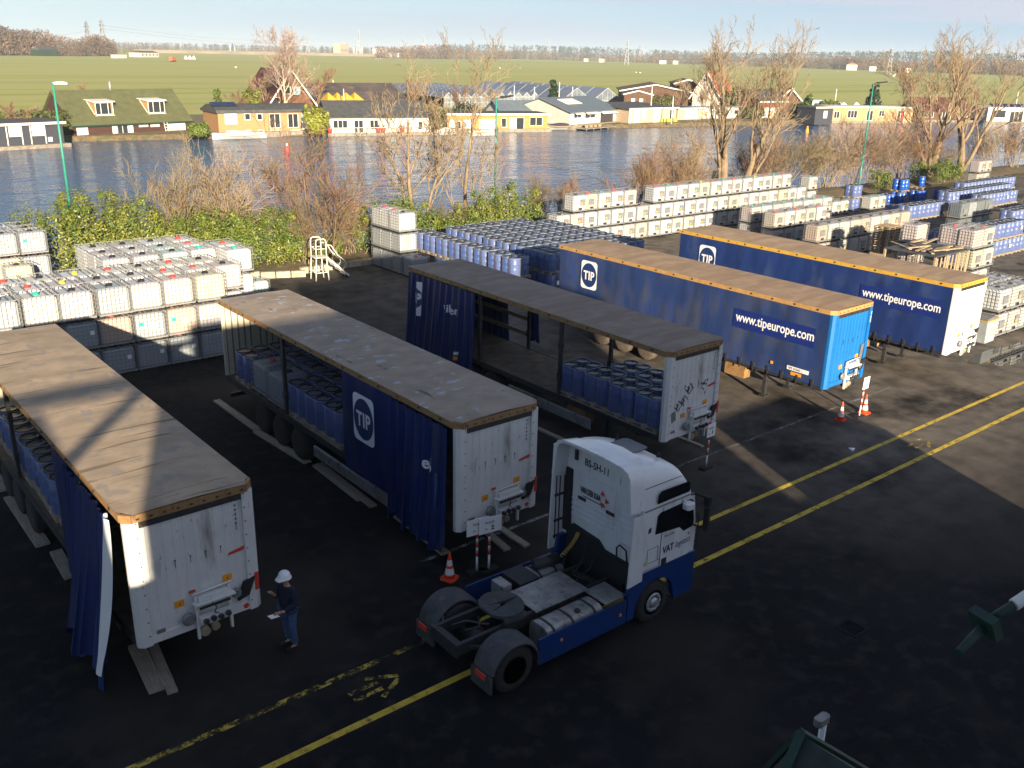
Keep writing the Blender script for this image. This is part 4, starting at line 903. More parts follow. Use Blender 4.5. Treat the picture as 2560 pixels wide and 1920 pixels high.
# doors, windows on both sides (right side faces the camera)
for s in (-1, 1):
    y = 1.2515*s
    def poly(name, pts, m, d, par):
        q = MB(); yy = sorted((y, y+d*s)); q.prism(pts, yy[0], yy[1], 0, 'y'); return q.build(name, m, par)
    dr = poly('door', [(4.04, 1.44), (5.15, 1.44), (5.17, 2.0), (5.03, 2.86), (4.02, 2.86)], m_cab, .006, TR)
    poly('window_pane', [(3.82, 2.27), (4.05, 2.25), (4.6, 2.2), (4.75, 2.06), (5.06, 2.10), (5.07, 2.25), (4.98, 2.76), (4.9, 2.80), (3.95, 2.76), (3.86, 2.7)], m_tint, .012, dr)
    poly('upper_window', [(3.82, 2.99), (4.85, 3.0), (4.84, 3.2), (4.78, 3.26), (3.92, 3.27), (3.84, 3.2)], m_tint, .005, TR)
    poly('roof_seam', [(3.45, 2.895), (5.0, 2.905), (5.0, 2.935), (3.45, 2.925)], m_grey, .012, TR)
    poly('door_handle', [(4.08, 1.42), (4.24, 1.42), (4.24, 1.58), (4.08, 1.58)], m_black, .014, dr)
    q = MB(); yy = sorted((y+.0, y+.007*s)); q.box(4.025, 4.034, yy[0], yy[1], 1.44, 2.86); q.build('door_gap', m_ink, dr)
    # mirrors
    q = MB(); yy = 1.52*s
    q.box(5.12, 5.24, min(yy-.07, yy+.07), max(yy-.07, yy+.07), 2.05, 2.62, 0, bev=.03); q.box(5.1, 5.22, min(yy-.09, yy+.09), max(yy-.09, yy+.09), 2.66, 2.9, 0, bev=.03)
    q.tube((5.08, 1.2*s, 2.1), (5.16, yy, 2.1), .025); q.tube((5.05, 1.2*s, 2.88), (5.16, yy, 2.85), .03)
    q.build('mirror', m_black, TR)
    q = MB(); q.box(4.55, 4.8, min(1.30*s, 1.50*s), max(1.30*s, 1.50*s), 2.70, 2.82, 0, bev=.04); q.tube((4.62, 1.25*s, 2.87), (4.66, 1.4*s, 2.81), .025); q.build('kerb_mirror', m_cab, TR)
    # bumper and blue lower body with wheel arch
    arch = [(3.97+.62*cos(pi*i/10), .5+.62*sin(pi*i/10)) for i in range(11)]
    q = MB(); y0, y1 = sorted((1.12*s, 1.249*s))
    q.prism([(5.24, .4), (5.24, 1.395), (3.22, 1.395), (3.12, .95), (3.12, .36), (3.32, .36), (3.34, .5)]+[p for p in reversed(arch[:-1])]+[(4.66, .36)], y0, y1, 0, 'y')
    q.build('lower_body', m_blue, TR)
    q = MB(); q.box(4.62, 5.2, min(1.0*s, 1.24*s), max(1.0*s, 1.24*s), .34, .39); q.build('step', m_dark, TR)
    # skirts
    q = MB(); y0, y1 = sorted((1.21*s, 1.25*s)); q.prism([(.60, .36), (3.08, .36), (3.08, .93), (.60, .96)], y0, y1, 0, 'y')
    sk = q.build('side_skirt', m_blue, TR)
    if s < 0:
        for xx, z in ((1.2, .72), (2.9, .62)): q = MB(); q.box(xx-.03, xx+.03, -1.262, -1.251, z-.03, z+.03); q.build('marker_light', m_orange, sk)
    # rear fender
    q = MB(); R = .60; N_ = 14
    def fen(u, v):
        a = pi*(-.06+1.0*u); yy = (.66+.62*v)*s; rr = R-(.05 if v in (0, 1) else 0)
        return (rr*1.08*cos(a)+.0, yy, .53+rr*1.05*sin(a))
    q.grid(lambda u, v: fen(u, v), N_, 6); q.grid(lambda u, v: (lambda p: (p[0]*.95, p[1], .53+(p[2]-.53)*.95))(fen(1-u, v)), N_, 6)
    for v in (0, 1): q.grid(lambda u, w, v=v: (lambda p: (p[0]*(1-.05*w), p[1], .53+(p[2]-.53)*(1-.05*w)))(fen(u, v)), N_, 1)
    q.box(-.66, -.60, min(.66*s, 1.28*s), max(.66*s, 1.28*s), .25, .62); q.build('fender', m_fend, TR)
    q = MB(); q.box(-.70, -.661, min(.85*s, 1.15*s), max(.85*s, 1.15*s), .52, .64); q.build('tail_light', m_red, TR)
    # wheels
    for xx, dual in ((3.97, 0), (0, 1)):
        for dd in ((0,), (0, -.33))[dual]:
            yo = (1.23+dd)*s; q = MB(); q.lathe([(.29, 0), (.38, .0), (.47, -.02*s), (.505, -.06*s), (.51, -.16*s), (.505, -.26*s), (.46, -.3*s), (.29, -.31*s)], 30, (xx, yo, .512), 0, 'y')
            for i in range(30):
                t = 2*pi*i/30; c_ = Vector((xx+.508*cos(t), yo-.15*s, .512+.508*sin(t))); q.bar(c_+Vector((0, .09, 0)), c_+Vector((.02*sin(t), -.09, -.02*cos(t))), .05, .012, 0, up=(cos(t), 0, sin(t)))
            w = q.build('wheel', m_tyre, TR); q = MB()
            if dual: q.lathe([(.295, -.0*s), (.28, -.03*s), (.265, -.16*s), (.13, -.17*s), (.12, -.06*s), (.001, -.06*s)], 24, (xx, yo, .512), 0, 'y')
            else:
                q.lathe([(.295, 0), (.28, .0), (.26, -.04*s), (.22, .015*s), (.15, .02*s), (.13, -.02*s), (.11, .04*s), (.001, .045*s)], 24, (xx, yo, .512), 0, 'y')
            for i in range(10):
                t = 2*pi*i/10; q.lathe([(.018, .035*s if not dual else -.15*s), (.018, .0*s if not dual else -.17*s)], 6, (xx+.2*cos(t), yo, .512+.2*sin(t)), 0, 'y')
            q.build('rim', m_galv if not dual else m_rim, w)
text(TR, 'VAT', .24, (4.10, -1.262, 1.70), (1, 0, .03), (0, 0, 1), m_inkblue, 'lettering', bold=.007, xs=.78)
text(TR, 'logistics', .24, (4.50, -1.262, 1.715), (1, 0, .03), (0, 0, 1), m_inkblue, 'lettering', shear=.25, xs=.66, bold=-.002)
mb = MB(); mb.lathe([(.028, -1.264), (.028, -1.2585)], 10, (4.93, 0, 1.95), 0, 'y'); mb.build('lettering_dot', m_red, TR)
text(TR, 'TGA 18.440', .065, (4.12, -1.262, 2.10), (1, 0, .02), (0, 0, 1), m_ink, 'lettering')
mb = MB(); mb.prism([(3.60, 2.35), (3.68, 2.37), (3.69, 2.48), (3.61, 2.46)], -1.256, -1.2465, 0, 'y'); mb.build('sticker', m_ink, TR)
mb = MB(); mb.lathe([(.06, -1.256), (.06, -1.2465)], 12, (3.6, 0, 1.62), 0, 'y'); mb.build('sticker', mat('pale_sticker', (.45, .5, .3), .5), TR)
mb = MB(); pts = rrect(.62, .72, .12); mb.prism([(4.12+a, b_) for a, b_ in pts], 3.818, 3.835, 0, 'z'); mb.build('roof_hatch', m_tint, TR)
mb = MB(); mb.box(3.55, 3.9, .55, .78, 3.885, 3.892) if False else None
for x, y in ((4.35, .55), (4.5, .0), (4.45, -.62)): mb.lathe([(.05, 3.70), (.045, 3.78), (.012, 3.80), (.008, 3.88)], 8, (x, y, 0))
mb.build('antenna', m_black, TR)
mb = MB()
for z in (1.44, 1.60): mb.box(3.46, 4.02, -1.2535, -1.2465, z, z+.006)
mb.box(3.62, 3.626, -1.2535, -1.2465, 1.607, 1.95); mb.box(3.95, 3.956, -1.2535, -1.2465, 1.607, 1.95); mb.box(3.626, 3.95, -1.2535, -1.2465, 1.944, 1.95)
for z in (3.42,): mb.box(3.46, 4.6, -1.205, -1.19, z, z+.005)
mb.build('panel_gap', m_ink, TR)
mb = MB(); mb.path([(5.18, -1.27, 1.5), (5.19, -1.31, 1.6), (5.17, -1.31, 2.3), (5.15, -1.27, 2.4)], .014, 6); mb.build('grab_rail', m_black, TR)
mb = MB()
for i in range(5): mb.box(5.05-.0*i, 5.235, -1.256, -1.2495, 1.46+.1*i, 1.50+.1*i)
mb.build('corner_grille', m_dark, TR)
# frame rails, crossmembers, deck plate, fifth wheel, tanks
mb = MB()
for s in (-1, 1): mb.box(-.78, 4.9, s*.40-.04, s*.40+.04, .72, .98)
for x in (-.78, .9, 2.9): mb.box(x, x+.1, -.36, .36, .74, .96)
mb.box(-.86, -.785, -.45, .45, .70, 1.0); mb.tube((-.0, -.95, .512), (0, .95, .512), .1, n=10); mb.lathe([(.1, -.22), (.24, -.1), (.24, .1), (.1, .22)], 12, (0, 0, .55), 0, 'y')
for s in (-1, 1): mb.bar((-.55, .44*s, .85), (-.2, 1.0*s, 1.0), .05, .05); mb.tube((-.3, .62*s, .45), (-.3, .62*s, .75), .12, n=10); mb.tube((.35, .62*s, .45), (.35, .62*s, .75), .12, n=10)
mb.path([(-.5, .2, .98), (-.2, .1, 1.02), (.0, -.1, .98), (.1, -.25, 1.0)], .025, 6); mb.path([(-.4, -.1, .98), (-.1, -.2, 1.0), (.1, .1, .98)], .02, 6)
mb.build('chassis_frame', m_dark, TR)
mb = MB(); pts = []
for i in range(33):
    a = 2*pi*i/32
    if abs(abs(a-pi)) < .38: continue
    pts.append((.62+.46*cos(a), .5*sin(a)))
pts += [(.22, -.14), (.52, -.06), (.6, 0), (.52, .06), (.22, .14)]
mb.prism([(x, y) for x, y in pts], 1.10, 1.16); mb.box(.35, .9, -.48, -.40, .98, 1.10); mb.box(.35, .9, .40, .48, .98, 1.10); mb.build('fifth_wheel', m_fend, TR)
mb = MB(); mb.box(1.14, 2.62, -.52, .42, .985, 1.01); mb.build('deck_plate', m_alu, TR)
mb = MB(); mb.box(2.5, 3.1, -1.18, -.53, .99, 1.02)
for i in range(8): mb.box(2.53+i*.07, 2.565+i*.07, -1.16, -.55, 1.0205, 1.035)
mb.build('step_plate', m_alu, TR)
for s, x0, x1 in ((-1, .92, 2.46), (1, 1.7, 2.9)):
    mb = MB(); cy, cz = .86*s, .68; pr = []
    for i in range(24):
        a = 2*pi*i/24; c_, s_ = cos(a), sin(a); q = 4.0; r = 1/((abs(c_/.30)**q+abs(s_/.30)**q)**(1/q)); pr.append((cy+r*c_, cz+r*s_))
    mb.prism(pr, x0, x1, 0, 'x')
    tk = mb.build('fuel_tank', m_alu, TR); mb = MB()
    for x in (x0+.15, (x0+x1)/2-.1, x1-.25):
        pr2 = [(cy+(p[0]-cy)*1.03, cz+(p[1]-cz)*1.03) for p in pr]; mb.prism(pr2, x, x+.06, 0, 'x')
    mb.lathe([(.07, .99), (.07, 1.02), (.05, 1.03)], 12, (x0+.95, cy-.12*s*s, 0)); mb.build('tank_strap', m_dark, tk)
mb = MB(); mb.box(1.05, 1.3, .5, .9, .8, 1.12); mb.build('battery_box', m_alu, TR)
mb = MB(); mb.tube((2.25, .9, 1.05), (2.85, .75, 1.1), .13, n=12); mb.box(1.55, 2.1, .5, 1.15, .75, 1.0); mb.build('air_dryer', m_dark, TR)
mb = MB(); pts = []
for i in range(90): a = i*.9; z = 1.75-.55*i/90; pts.append((3.2-.35*(i/90)**2+.045*cos(a), .48+.045*sin(a)+.15*(i/90), z))
mb.path(pts, .011, 5); mb.build('air_hose', mat('yellow_air_hose', (.4, .28, .05), .5), TR)
mb = MB(); mb.path([(3.3, .2, 1.6), (3.0, .15, 1.2), (2.7, .05, 1.05), (2.75, -.2, 1.04), (2.9, -.35, 1.08)], .022, 6); mb.path([(3.3, .0, 1.5), (3.05, -.1, 1.15), (2.8, -.05, 1.04), (2.6, -.15, 1.03)], .02, 6); mb.build('air_hose', m_black, TR)

# ================================================================== PERSON
def skin_mesh(name, pts, edges, radii, m, parent=None, sub=2, root=0):
    me = bpy.data.meshes.new(name); me.from_pydata([Vector(p) for p in pts], edges, []); o = bpy.data.objects.new(name, me); COL.objects.link(o)
    md = o.modifiers.new('skin', 'SKIN'); md.use_smooth_shade = True; sd = o.modifiers.new('sub', 'SUBSURF'); sd.levels = sub; sd.render_levels = sub
    for i, r in enumerate(radii):
        v = me.skin_vertices[0].data[i]; v.radius = (r, r) if not isinstance(r, tuple) else r; v.use_root = (i == root)
    bpy.context.view_layer.update()
    m2 = bpy.data.meshes.new_from_object(o.evaluated_get(bpy.context.evaluated_depsgraph_get())); o.modifiers.clear(); o.data = m2
    m2.materials.clear(); m2.materials.append(m)
    for p in m2.polygons: p.use_smooth = True
    if parent is not None: o.parent = parent
    return o
m_skin = mat('skin', (.42, .24, .17), .6, var=.08, scale=9); m_jacket = mat('navy_jacket', (.008, .012, .03), .85, var=.3, scale=10, bump=.4, bscale=18)
m_jeans = mat('blue_jeans', (.045, .085, .18), .9, var=.3, scale=9, bump=.4, bscale=25); m_hat = mat('white_hard_hat', (.75, .76, .78), .35, var=.03)
PE = thing('person', 'person in white hard hat, dark jacket and jeans standing by the nearest trailer', 'person', (7.02, 15.72, 0), radians(8))
J = [(0, 0, .96), (0, 0, 1.18), (-.01, 0, 1.40), (-.01, 0, 1.50), (-.03, 0, 1.58), (-.05, 0, 1.68), (-.05, 0, 1.76),
     (0, -.19, 1.43), (.01, -.26, 1.16), (-.25, -.22, 1.08), (-.33, -.20, 1.09), (0, .19, 1.43), (-.03, .26, 1.17), (-.22, .14, 1.30), (-.30, .10, 1.40),
     (0, -.10, .90), (-.03, -.12, .50), (.03, -.12, .09), (0, .10, .90), (.0, .11, .50), (.05, .12, .09), (-.13, -.125, .04), (-.11, .125, .04)]
E_ = [(0, 1), (1, 2), (2, 3), (3, 4), (4, 5), (5, 6), (2, 7), (7, 8), (8, 9), (9, 10), (2, 11), (11, 12), (12, 13), (13, 14), (0, 15), (15, 16), (16, 17), (0, 18), (18, 19), (19, 20), (17, 21), (20, 22)]
Rr = [.135, .13, .14, .06, .058, .088, .07, .06, .045, .034, .03, .06, .045, .034, .03, .085, .06, .042, .085, .06, .042, .035, .035]
bodyo = skin_mesh('body', J, E_, Rr, m_skin, PE)
for (w, d) in (((-.33, -.20, 1.09), (-1, .1, .05)), ((-.30, .10, 1.40), (-.7, -.3, .7))):
    d = Vector(d).normalized(); sdv = d.cross(Vector((0, 0, 1))).normalized(); mb = MB(); w = Vector(w)
    mb.path([w, w+d*.05, w+d*.09], .032, 8, r1=.034)
    for i, (o_, l_) in enumerate(((-.028, .07), (-.009, .08), (.010, .075), (.028, .058))):
        b0 = w+d*.085+sdv*o_; mb.path([b0, b0+d*l_*.5, b0+d*l_*.8-Vector((0, 0, .015)), b0+d*l_*.9-Vector((0, 0, .03))], .0095, 6, r1=.007)
    b0 = w+d*.03+sdv*.035; mb.path([b0, b0+d*.03+sdv*.025, b0+d*.06+sdv*.03], .011, 6, r1=.008); mb.build('hand', m_skin, bodyo)
# face: nose, ears, hair
mb = MB(); mb.lathe([(.001, -.155), (.016, -.14), (.02, -.12)], 8, (0, 0, 1.685), 0, 'x')
for y in (-.088, .088): mb.lathe([(.001, y*1.08), (.028, y), (.02, y*.9)], 8, (-.045, 0, 1.685), 0, 'y')
mb.build('face', m_skin, bodyo)
mb = MB(); mb.grid(lambda u, v: (-.045+.094*cos(-1.7+3.4*u), .092*sin(-1.7+3.4*u), 1.635+.11*v), 14, 4); mb.build('hair', mat('grey_hair', (.12, .1, .09), .9), PE)
JI = [0, 1, 2, 3, 7, 8, 9, 11, 12, 13]; mp_ = {j: i for i, j in enumerate(JI)}
skin_mesh('jacket', [J[0][:2]+(.90,)]+[J[j] for j in JI[1:]], [(mp_[a], mp_[b_]) for a, b_ in E_ if a in mp_ and b_ in mp_], [.2, .195, .19, .08, .098, .08, .055, .098, .08, .055], m_jacket, PE)
JI = [0, 15, 16, 17, 18, 19, 20]; mp_ = {j: i for i, j in enumerate(JI)}
skin_mesh('trousers', [J[0]]+[J[j] if j not in (17, 20) else (J[j][0], J[j][1], .12) for j in JI[1:]], [(mp_[a], mp_[b_]) for a, b_ in E_ if a in mp_ and b_ in mp_], [.16, .12, .095, .08, .12, .095, .08], m_jeans, PE)
for s in (-1, 1):
    mb = MB(); mb.box(-.19, .10, s*.125-.05, s*.125+.05, .0, .09, 0, bev=.03); mb.build('shoe', m_black, PE)
mb = MB(); hc = (-.05, 0, 1.70)
mb.lathe([(.15, .0), (.148, .012), (.132, .02), (.128, .06), (.112, .11), (.075, .145), (.03, .158), (.001, .16)], 20, hc)
mb.lathe([(.001, .164), (.02, .16)], 6, hc)
for v_i, v in enumerate(mb.v):
    if v[0] < hc[0]-.10 and v[2] < 1.725: mb.v[v_i] = (v[0]-.05, v[1], v[2]-.012)
hat = mb.build('hard_hat', m_hat, PE)
mb = MB(); mb.grid(lambda u, v: (-.40-.20*u, -.30+.16*v, 1.075+.03*u), 4, 4); pg = mb.build('paper_sheet', m_lab, None); tag(pg, 'white sheet of paper held by the person in the hard hat', 'paper'); pg.location = (7.02, 15.72, .0); pg.rotation_euler = (0, 0, radians(8))

# ================================================================== YARD FURNITURE
def cone(x, y, lab, s=1.0, rz=0):
    t = thing('traffic_cone', lab, 'traffic cone', (x, y, 0), rz); mb = MB()
    b = .19*s; mb.prism([(-b, -b*.7), (-b*.7, -b), (b*.7, -b), (b, -b*.7), (b, b*.7), (b*.7, b), (-b*.7, b), (-b, b*.7)], .0, .035)
    mb.lathe([(.15*s, .036), (.135*s, .06*s)], 8, (0, 0, 0)); mb.build('base', m_cone, t)
    mb = MB(); h = .72*s; P_ = [(.135*s, .06*s), (.118*s, .2*h), (.086*s, .42*h), (.074*s, .52*h), (.05*s, .72*h), (.036*s, .86*h), (.022*s, .985*h), (.015*s, h)]
    mb.lathe(P_, 18, mf=[0, 1, 0, 1, 0, 0, 0, 0], smooth=True)
    mb.build('body', [m_cone, m_conew], t)
c1 = at(1124, 1446); cone(c1.x, c1.y, 'orange cone with white bands by the rear left corner of the tractor unit', 1.0, .4)
c2 = at(2101, 1049); cone(c2.x, c2.y, 'orange cone in the shade, left of the rightmost sign post', .95, .3)
c3 = at(2160, 1032); cone(c3.x, c3.y, 'taller orange cone standing right behind the rightmost sign post', 1.0, .1)
c4 = at(2157, 1027); 
def signpost(x, y, n, lab, w=.62, h=.42, rz=0, lean=0):
    t = thing('sign_post', lab, 'sign post', (x, y, 0), rz); t.rotation_euler = (0, lean, rz)
    mb = MB(); mb.box(-.24, .24, -.12, .12, 0, .07, bev=.03); mb.build('base', m_black, t)
    mb = MB(); z = .071
    for i, (l, m) in enumerate(((.38, 1), (.125, 0), (.125, 1), (.125, 0), (.125, 1), (.15, 0))): mb.tube((0, 0, z), (0, 0, z+l), .028 if m else .031, n=12, m=m); z += l
    mb.build('pole', [m_red, m_conew], t)
    mb = MB(); mb.box(-w/2, w/2, -.05, -.035, z-.03, z+h-.03); p = mb.build('plate', m_letter, t)
    if n:
        text(p, 'TRAILER', .085, (-.02, -.0515, z+.22), (1, 0, 0), (0, 0, 1), m_ink, 'lettering', center=True, xs=.85); text(p, 'nr.', .085, (-.10, -.0515, z+.06), (1, 0, 0), (0, 0, 1), m_ink, 'lettering', center=True); text(p, n, .16, (.06, -.0515, z+.05), (1, 0, 0), (0, 0, 1), m_ink, 'digit', center=True, bold=.006)
    return t
for (u, v, n, lab, w, h, lean) in ((1192, 1431, '1', 'striped post with a white sign reading 1, left of a pair', .62, .42, 0), (1222, 1426, '2', 'striped post with a white sign reading 2, right of a pair', .62, .42, 0), (1764, 1171, '3', 'striped post with small white sign before the open trailer', .42, .42, .03), (2147, 1043, '', 'striped post with blank sunlit sign beside a cone, rightmost', .42, .44, .06)):
    p = at(u, v); signpost(p.x, p.y, n, lab, w, h, radians(-8 if w > .5 else 5), lean)
def plank(x0, y0, x1, y1, lab, w=.2, h=.06, z=0, m=None):
    a = Vector((x0, y0, 0)); b_ = Vector((x1, y1, 0)); L_ = (b_-a).length; rz = atan2(y1-y0, x1-x0)-pi/2
    mb = MB(); mb.box(-w/2, w/2, 0, L_*.998, .0, h, 0, bev=.006); o = mb.build('timber_plank', m or m_plank, None, (x0, y0, z), rz); tag(o, lab, 'plank', 'timber planks lying by the trailers'); return o
plank(11.50, 27.15, 11.48, 30.6, 'timber plank beside the mottled-roof trailer, farthest back of its line', .24); plank(11.62, 23.9, 11.42, 27.1, 'timber plank beside the wheels of the mottled-roof trailer', .26)
plank(11.72, 20.2, 11.83, 23.6, 'timber plank under the side guard of the mottled-roof trailer', .22); plank(11.6, 20.75, 11.70, 23.6, 'second plank fanned out beside the one under the side guard', .16, .05)
plank(11.84, 16.9, 11.95, 19.35, 'timber plank between the orange cone and the mottled-roof trailer', .24)
plank(13.2, 16.1, 13.45, 17.9, 'timber plank in front of the mottled-roof trailer, left of two', .2); plank(13.72, 15.95, 13.78, 17.9, 'timber plank in front of the mottled-roof trailer, right of two', .2)
plank(3.98, 23.3, 3.95, 26.7, 'pair-wide timber plank left of the nearest trailer, nearer one', .34); plank(3.9, 27.2, 3.9, 30, 'timber plank left of the nearest trailer at the picture edge', .3)
plank(4.1, 21.3, 4.15, 22.8, 'short timber plank end left of the bunched blue curtain', .28)
plank(4.28, 15.95, 4.44, 17.7, 'wide dark plank under the front corner of the nearest trailer', .32, .07); plank(4.50, 15.72, 4.72, 17.5, 'narrow dark plank right of the wide one under the nearest trailer', .2, .06)
pa_ = at(1300+.40687*925, 820+.40687*655); pb_ = at(1300+.40687*1125, 820+.40687*733); plank(pa_.x, pa_.y, pb_.x, pb_.y, 'pale timber lath in front of the open grey-roofed trailer', .14, .05)
pa_ = at(520+.40687*2040, 700+.40687*815); pb_ = at(1320, 1075); plank(20.0-.9, 22.6, 19.2, 17.2, 'long plank on the asphalt left of the open trailer', .18, .05)
# step platform
m_wtube = mat('white_painted_tube', (.66, .64, .58), .5, var=.06, scale=6)
p = at(785, 703); ST = thing('step_platform', 'white tubular step platform with handrails standing by the kerb', 'step ladder', (p.x+.05, p.y-.15, 0), radians(-6))
mb = MB(); r = .035
for y in (0, .75):
    mb.tube((0, y, 0), (.08, y, 1.25), r); mb.tube((.75, y, 0), (.66, y, 1.25), r)
    mb.path([(.08, y, 1.2), (.08, y, 2.15), (.12, y, 2.25), (.2, y, 2.28), (.55, y, 2.28), (.62, y, 2.22), (.66, y, 2.1), (.66, y, 1.2)], r, 6)
    mb.tube((.08, y, 1.75), (.66, y, 1.75), .025); mb.tube((0.03, y, .45), (.72, y, .45), .025)
for x in (.04, .7): mb.tube((x, 0, .45), (x, .75, .45), .025)
mb.tube((.08, 0, 1.75), (.08, .75, 1.75), .025); mb.tube((.66, 0, 1.85), (.66, .0, 1.85), .025)
mb.build('frame', m_wtube, ST)
mb = MB(); mb.box(.0, .74, .02, .73, 1.251, 1.29); mb.build('platform', m_wtube, ST)
for i in range(4): mb = MB(); mb.box(.85+.28*i, 1.1+.28*i, .06, .69, .98-.26*i, 1.01-.26*i); mb.build('tread', m_wtube, ST)
mb = MB()
for y in (.04, .71): mb.bar((.72, y, 1.24), (1.95, y, .12), .04, .1)
mb.build('stringer', m_wtube, ST)
for y in (0, .75): mb = MB(); mb.path([(.7, y, 1.95), (.95, y, 1.9), (1.3, y, 1.35), (1.75, y, .95), (1.78, y, .8), (1.6, y, .5)], .03, 6); mb.build('handrail', m_wtube, ST)
for y in (.1, .65): mb = MB(); mb.lathe([(.09, -.02), (.09, .02)], 12, (1.85, y, .09), 0, 'y'); mb.build('castor', m_black, ST)
# pallet stack, timber rack, bin
t0 = pallet_mesh(1.25, 1.05); pm = t0.mesh('wooden_pallet', m_wood)
for i in range(11):
    o = bpy.data.objects.new('wooden_pallet', pm); COL.objects.link(o); o.location = (53.6+random.uniform(-.04, .04), 29.3+random.uniform(-.04, .04), .15*i+.75); o.rotation_euler = (0, 0, random.uniform(-.04, .04)); o.scale = (1.15, 1, 1)
    tag(o, 'weathered wooden pallet in the stack behind the rearmost trailer, %s from the bottom' % ORD[i], 'pallet', 'wooden pallets in one stack')
bs = thing('wooden_crate', 'low wooden crate under the stack of pallets', 'crate', (53.6, 29.3, 0)); mb = MB(); mb.box(0, 1.4, 0, 1.05, .1, .74); mb.build('body', m_wood, bs); mb = MB(); mb.box(0, .12, 0, 1.05, 0, .099); mb.box(1.28, 1.4, 0, 1.05, 0, .099); mb.build('skid', m_wood, bs)
m_tarp = mat('dark_rack_sheet', (.06, .065, .07), .6, var=.3, scale=2)
rk = thing('timber_rack', 'low shed-like rack topped with loose timber beside tan totes', 'rack', (46.6, 22.7, 0))
mb = MB(); mb.box(0, 3.6, 0, 2.9, 2.5, 2.56); mb.build('top_sheet', m_tarp, rk)
mb = MB()
for x in (0, 1.2, 2.4, 3.5):
    for y in (0, 2.8): mb.box(x, x+.1, y, y+.1, 0, 2.499)
for i in range(9): mb.box(.1+.4*i, .22+.4*i, -.03, -.002, .3, 2.45)
mb.build('posts', m_wood, rk)
random.seed(4)
for i in range(13):
    x = random.uniform(46.7, 48.4); y = random.uniform(22.8, 25.3); a = random.uniform(-.35, .25)+(.9 if i % 5 == 0 else 0); l = random.uniform(1.2, 2.3)
    mb = MB(); mb.box(0, l, 0, .16, 0, .05); o = mb.build('loose_board', m_wood, None, (x, y, 2.57+.052*(i % 5)), a); tag(o, 'loose weathered board lying on the timber rack', 'board', 'loose boards on the timber rack')
p = at(2443, 850); bn = thing('waste_bin', 'grey lidded bin with yellow rim between the rearmost trailer and white totes', 'bin', (42.0, 17.6, 0))
mb = MB(); mb.prism([(.05, 0), (.95, 0), (1.02, 1.0), (-.02, 1.0)], 0, .8, 0, 'y'); mb.build('body', mat('bin_grey', (.3, .33, .35), .5, var=.15), bn)
mb = MB(); mb.box(-.05, 1.05, -.03, .83, 1.001, 1.06); mb.build('rim', m_gold2, bn); mb = MB(); mb.prism([(-.05, 1.061), (1.05, 1.061), (1.05, 1.12), (.5, 1.2), (-.05, 1.12)], .0, .8, 0, 'y'); mb.build('cover', m_grey, bn)
# fork roll lying behind the blue fronted trailer
p = at(2190, 862); sp = thing('pipe_roll', 'tan roller lying on the asphalt between the two closed trailers', 'roller', (p.x, p.y, .13), .5); mb = MB(); mb.tube((-.3, 0, 0), (-.02, 0, 0), .12, n=12); mb.tube((.02, 0, 0), (.3, 0, 0), .12, n=12); mb.tube((-.02, 0, 0), (.02, 0, 0), .07, n=8); mb.build('body', m_wood, sp)
# drain
p = at(2130, 1572); dg = thing('drain_grate', 'square iron drain grate in the asphalt', 'drain', (p.x-.25, p.y-.25, 0)); mb = MB()
mb.box(0, .55, 0, .06, .001, .010); mb.box(0, .55, .49, .55, .001, .012); mb.box(0, .06, .061, .489, .001, .012); mb.box(.49, .55, .061, .489, .001, .012)
for i in range(6): mb.box(.09+.07*i, .115+.07*i, .061, .489, .001, .012)
mb.build('bars', mat('drain_iron', (.02, .02, .021), .95, var=.3, spec=.1), dg); mb = MB(); mb.box(.06, .49, .06, .49, -.0, .004); mb.build('pit', m_matte, dg)
# litter
p = at(1300+.40687*2040, 820+.40687*760); mb = MB(); mb.prism([(0, 0), (.25, .05), (.1, .2)], .004, .05); o = mb.build('litter_scrap', m_lab, None, (p.x, p.y, 0)); tag(o, 'small pale scrap of litter beside the upper yellow line', 'litter')
# green loading arm at the right edge and canopy below the camera
a = at(2397, 1633, 8.3); b_ = at(2470, 1553, 8.3+.12); c_ = at(2535, 1512, 8.3+.25); e_ = at(3050, 1175, 8.3+1.0)
ga = thing('loading_arm', 'dark green pipe arm with square flange and white elbow reaching into the view', 'pipe arm', tuple(a))
mb = MB(); mb.tube(a-a, b_-a, .032, n=14); mb.tube(b_-a, c_-a, .032, n=14); mb.build('green_pipe', m_greend, ga)
mast = MB(); mast.tube((e_.x-a.x, e_.y-a.y, -a.z), (e_.x-a.x, e_.y-a.y, e_.z-a.z+.4), .09, n=10); mast.build('mast', m_greend, ga)
d = (c_-a).normalized(); sd_ = d.cross(Vector((0, 0, 1))).normalized(); up_ = sd_.cross(d); m0 = (b_-a)*.92
mb = MB(); mb.bar(m0-d*.035, m0+d*.035, .19, .19); mb.build('flange', m_greend, ga)
mb = MB(); mb.tube(c_-a, e_-a, .042, n=14); mb.path([c_-a+d*.12, c_-a+d*.16-up_*.12+sd_*.1, c_-a+d*.3-up_*.3+sd_*.2], .035, 10); mb.build('white_elbow', m_white2, ga)
pk = at(2003, 1838, 6.8); cn = thing('green_canopy', 'dark green pitched canopy roof at the bottom edge of the view', 'canopy', (pk.x, pk.y, 0)); cn.scale = (.75, .75, 1)
mb = MB(); mb.face([(0, 0, 6.8), (-2.2, -.5, 5.6), (-2.2, -4, 5.6), (0, -4, 6.8)]); mb.face([(0, 0, 6.8), (0, -4, 6.8), (1.9, -4, 5.6), (1.9, -.9, 5.6)]) ; mb.face([(0, 0, 6.8), (1.9, -.9, 5.6), (.4, .8, 5.6), (-2.2, -.5, 5.6)])
mb.build('roof', mat('green_roof_sheet', (.014, .028, .024), .6, var=.3, scale=5), cn)
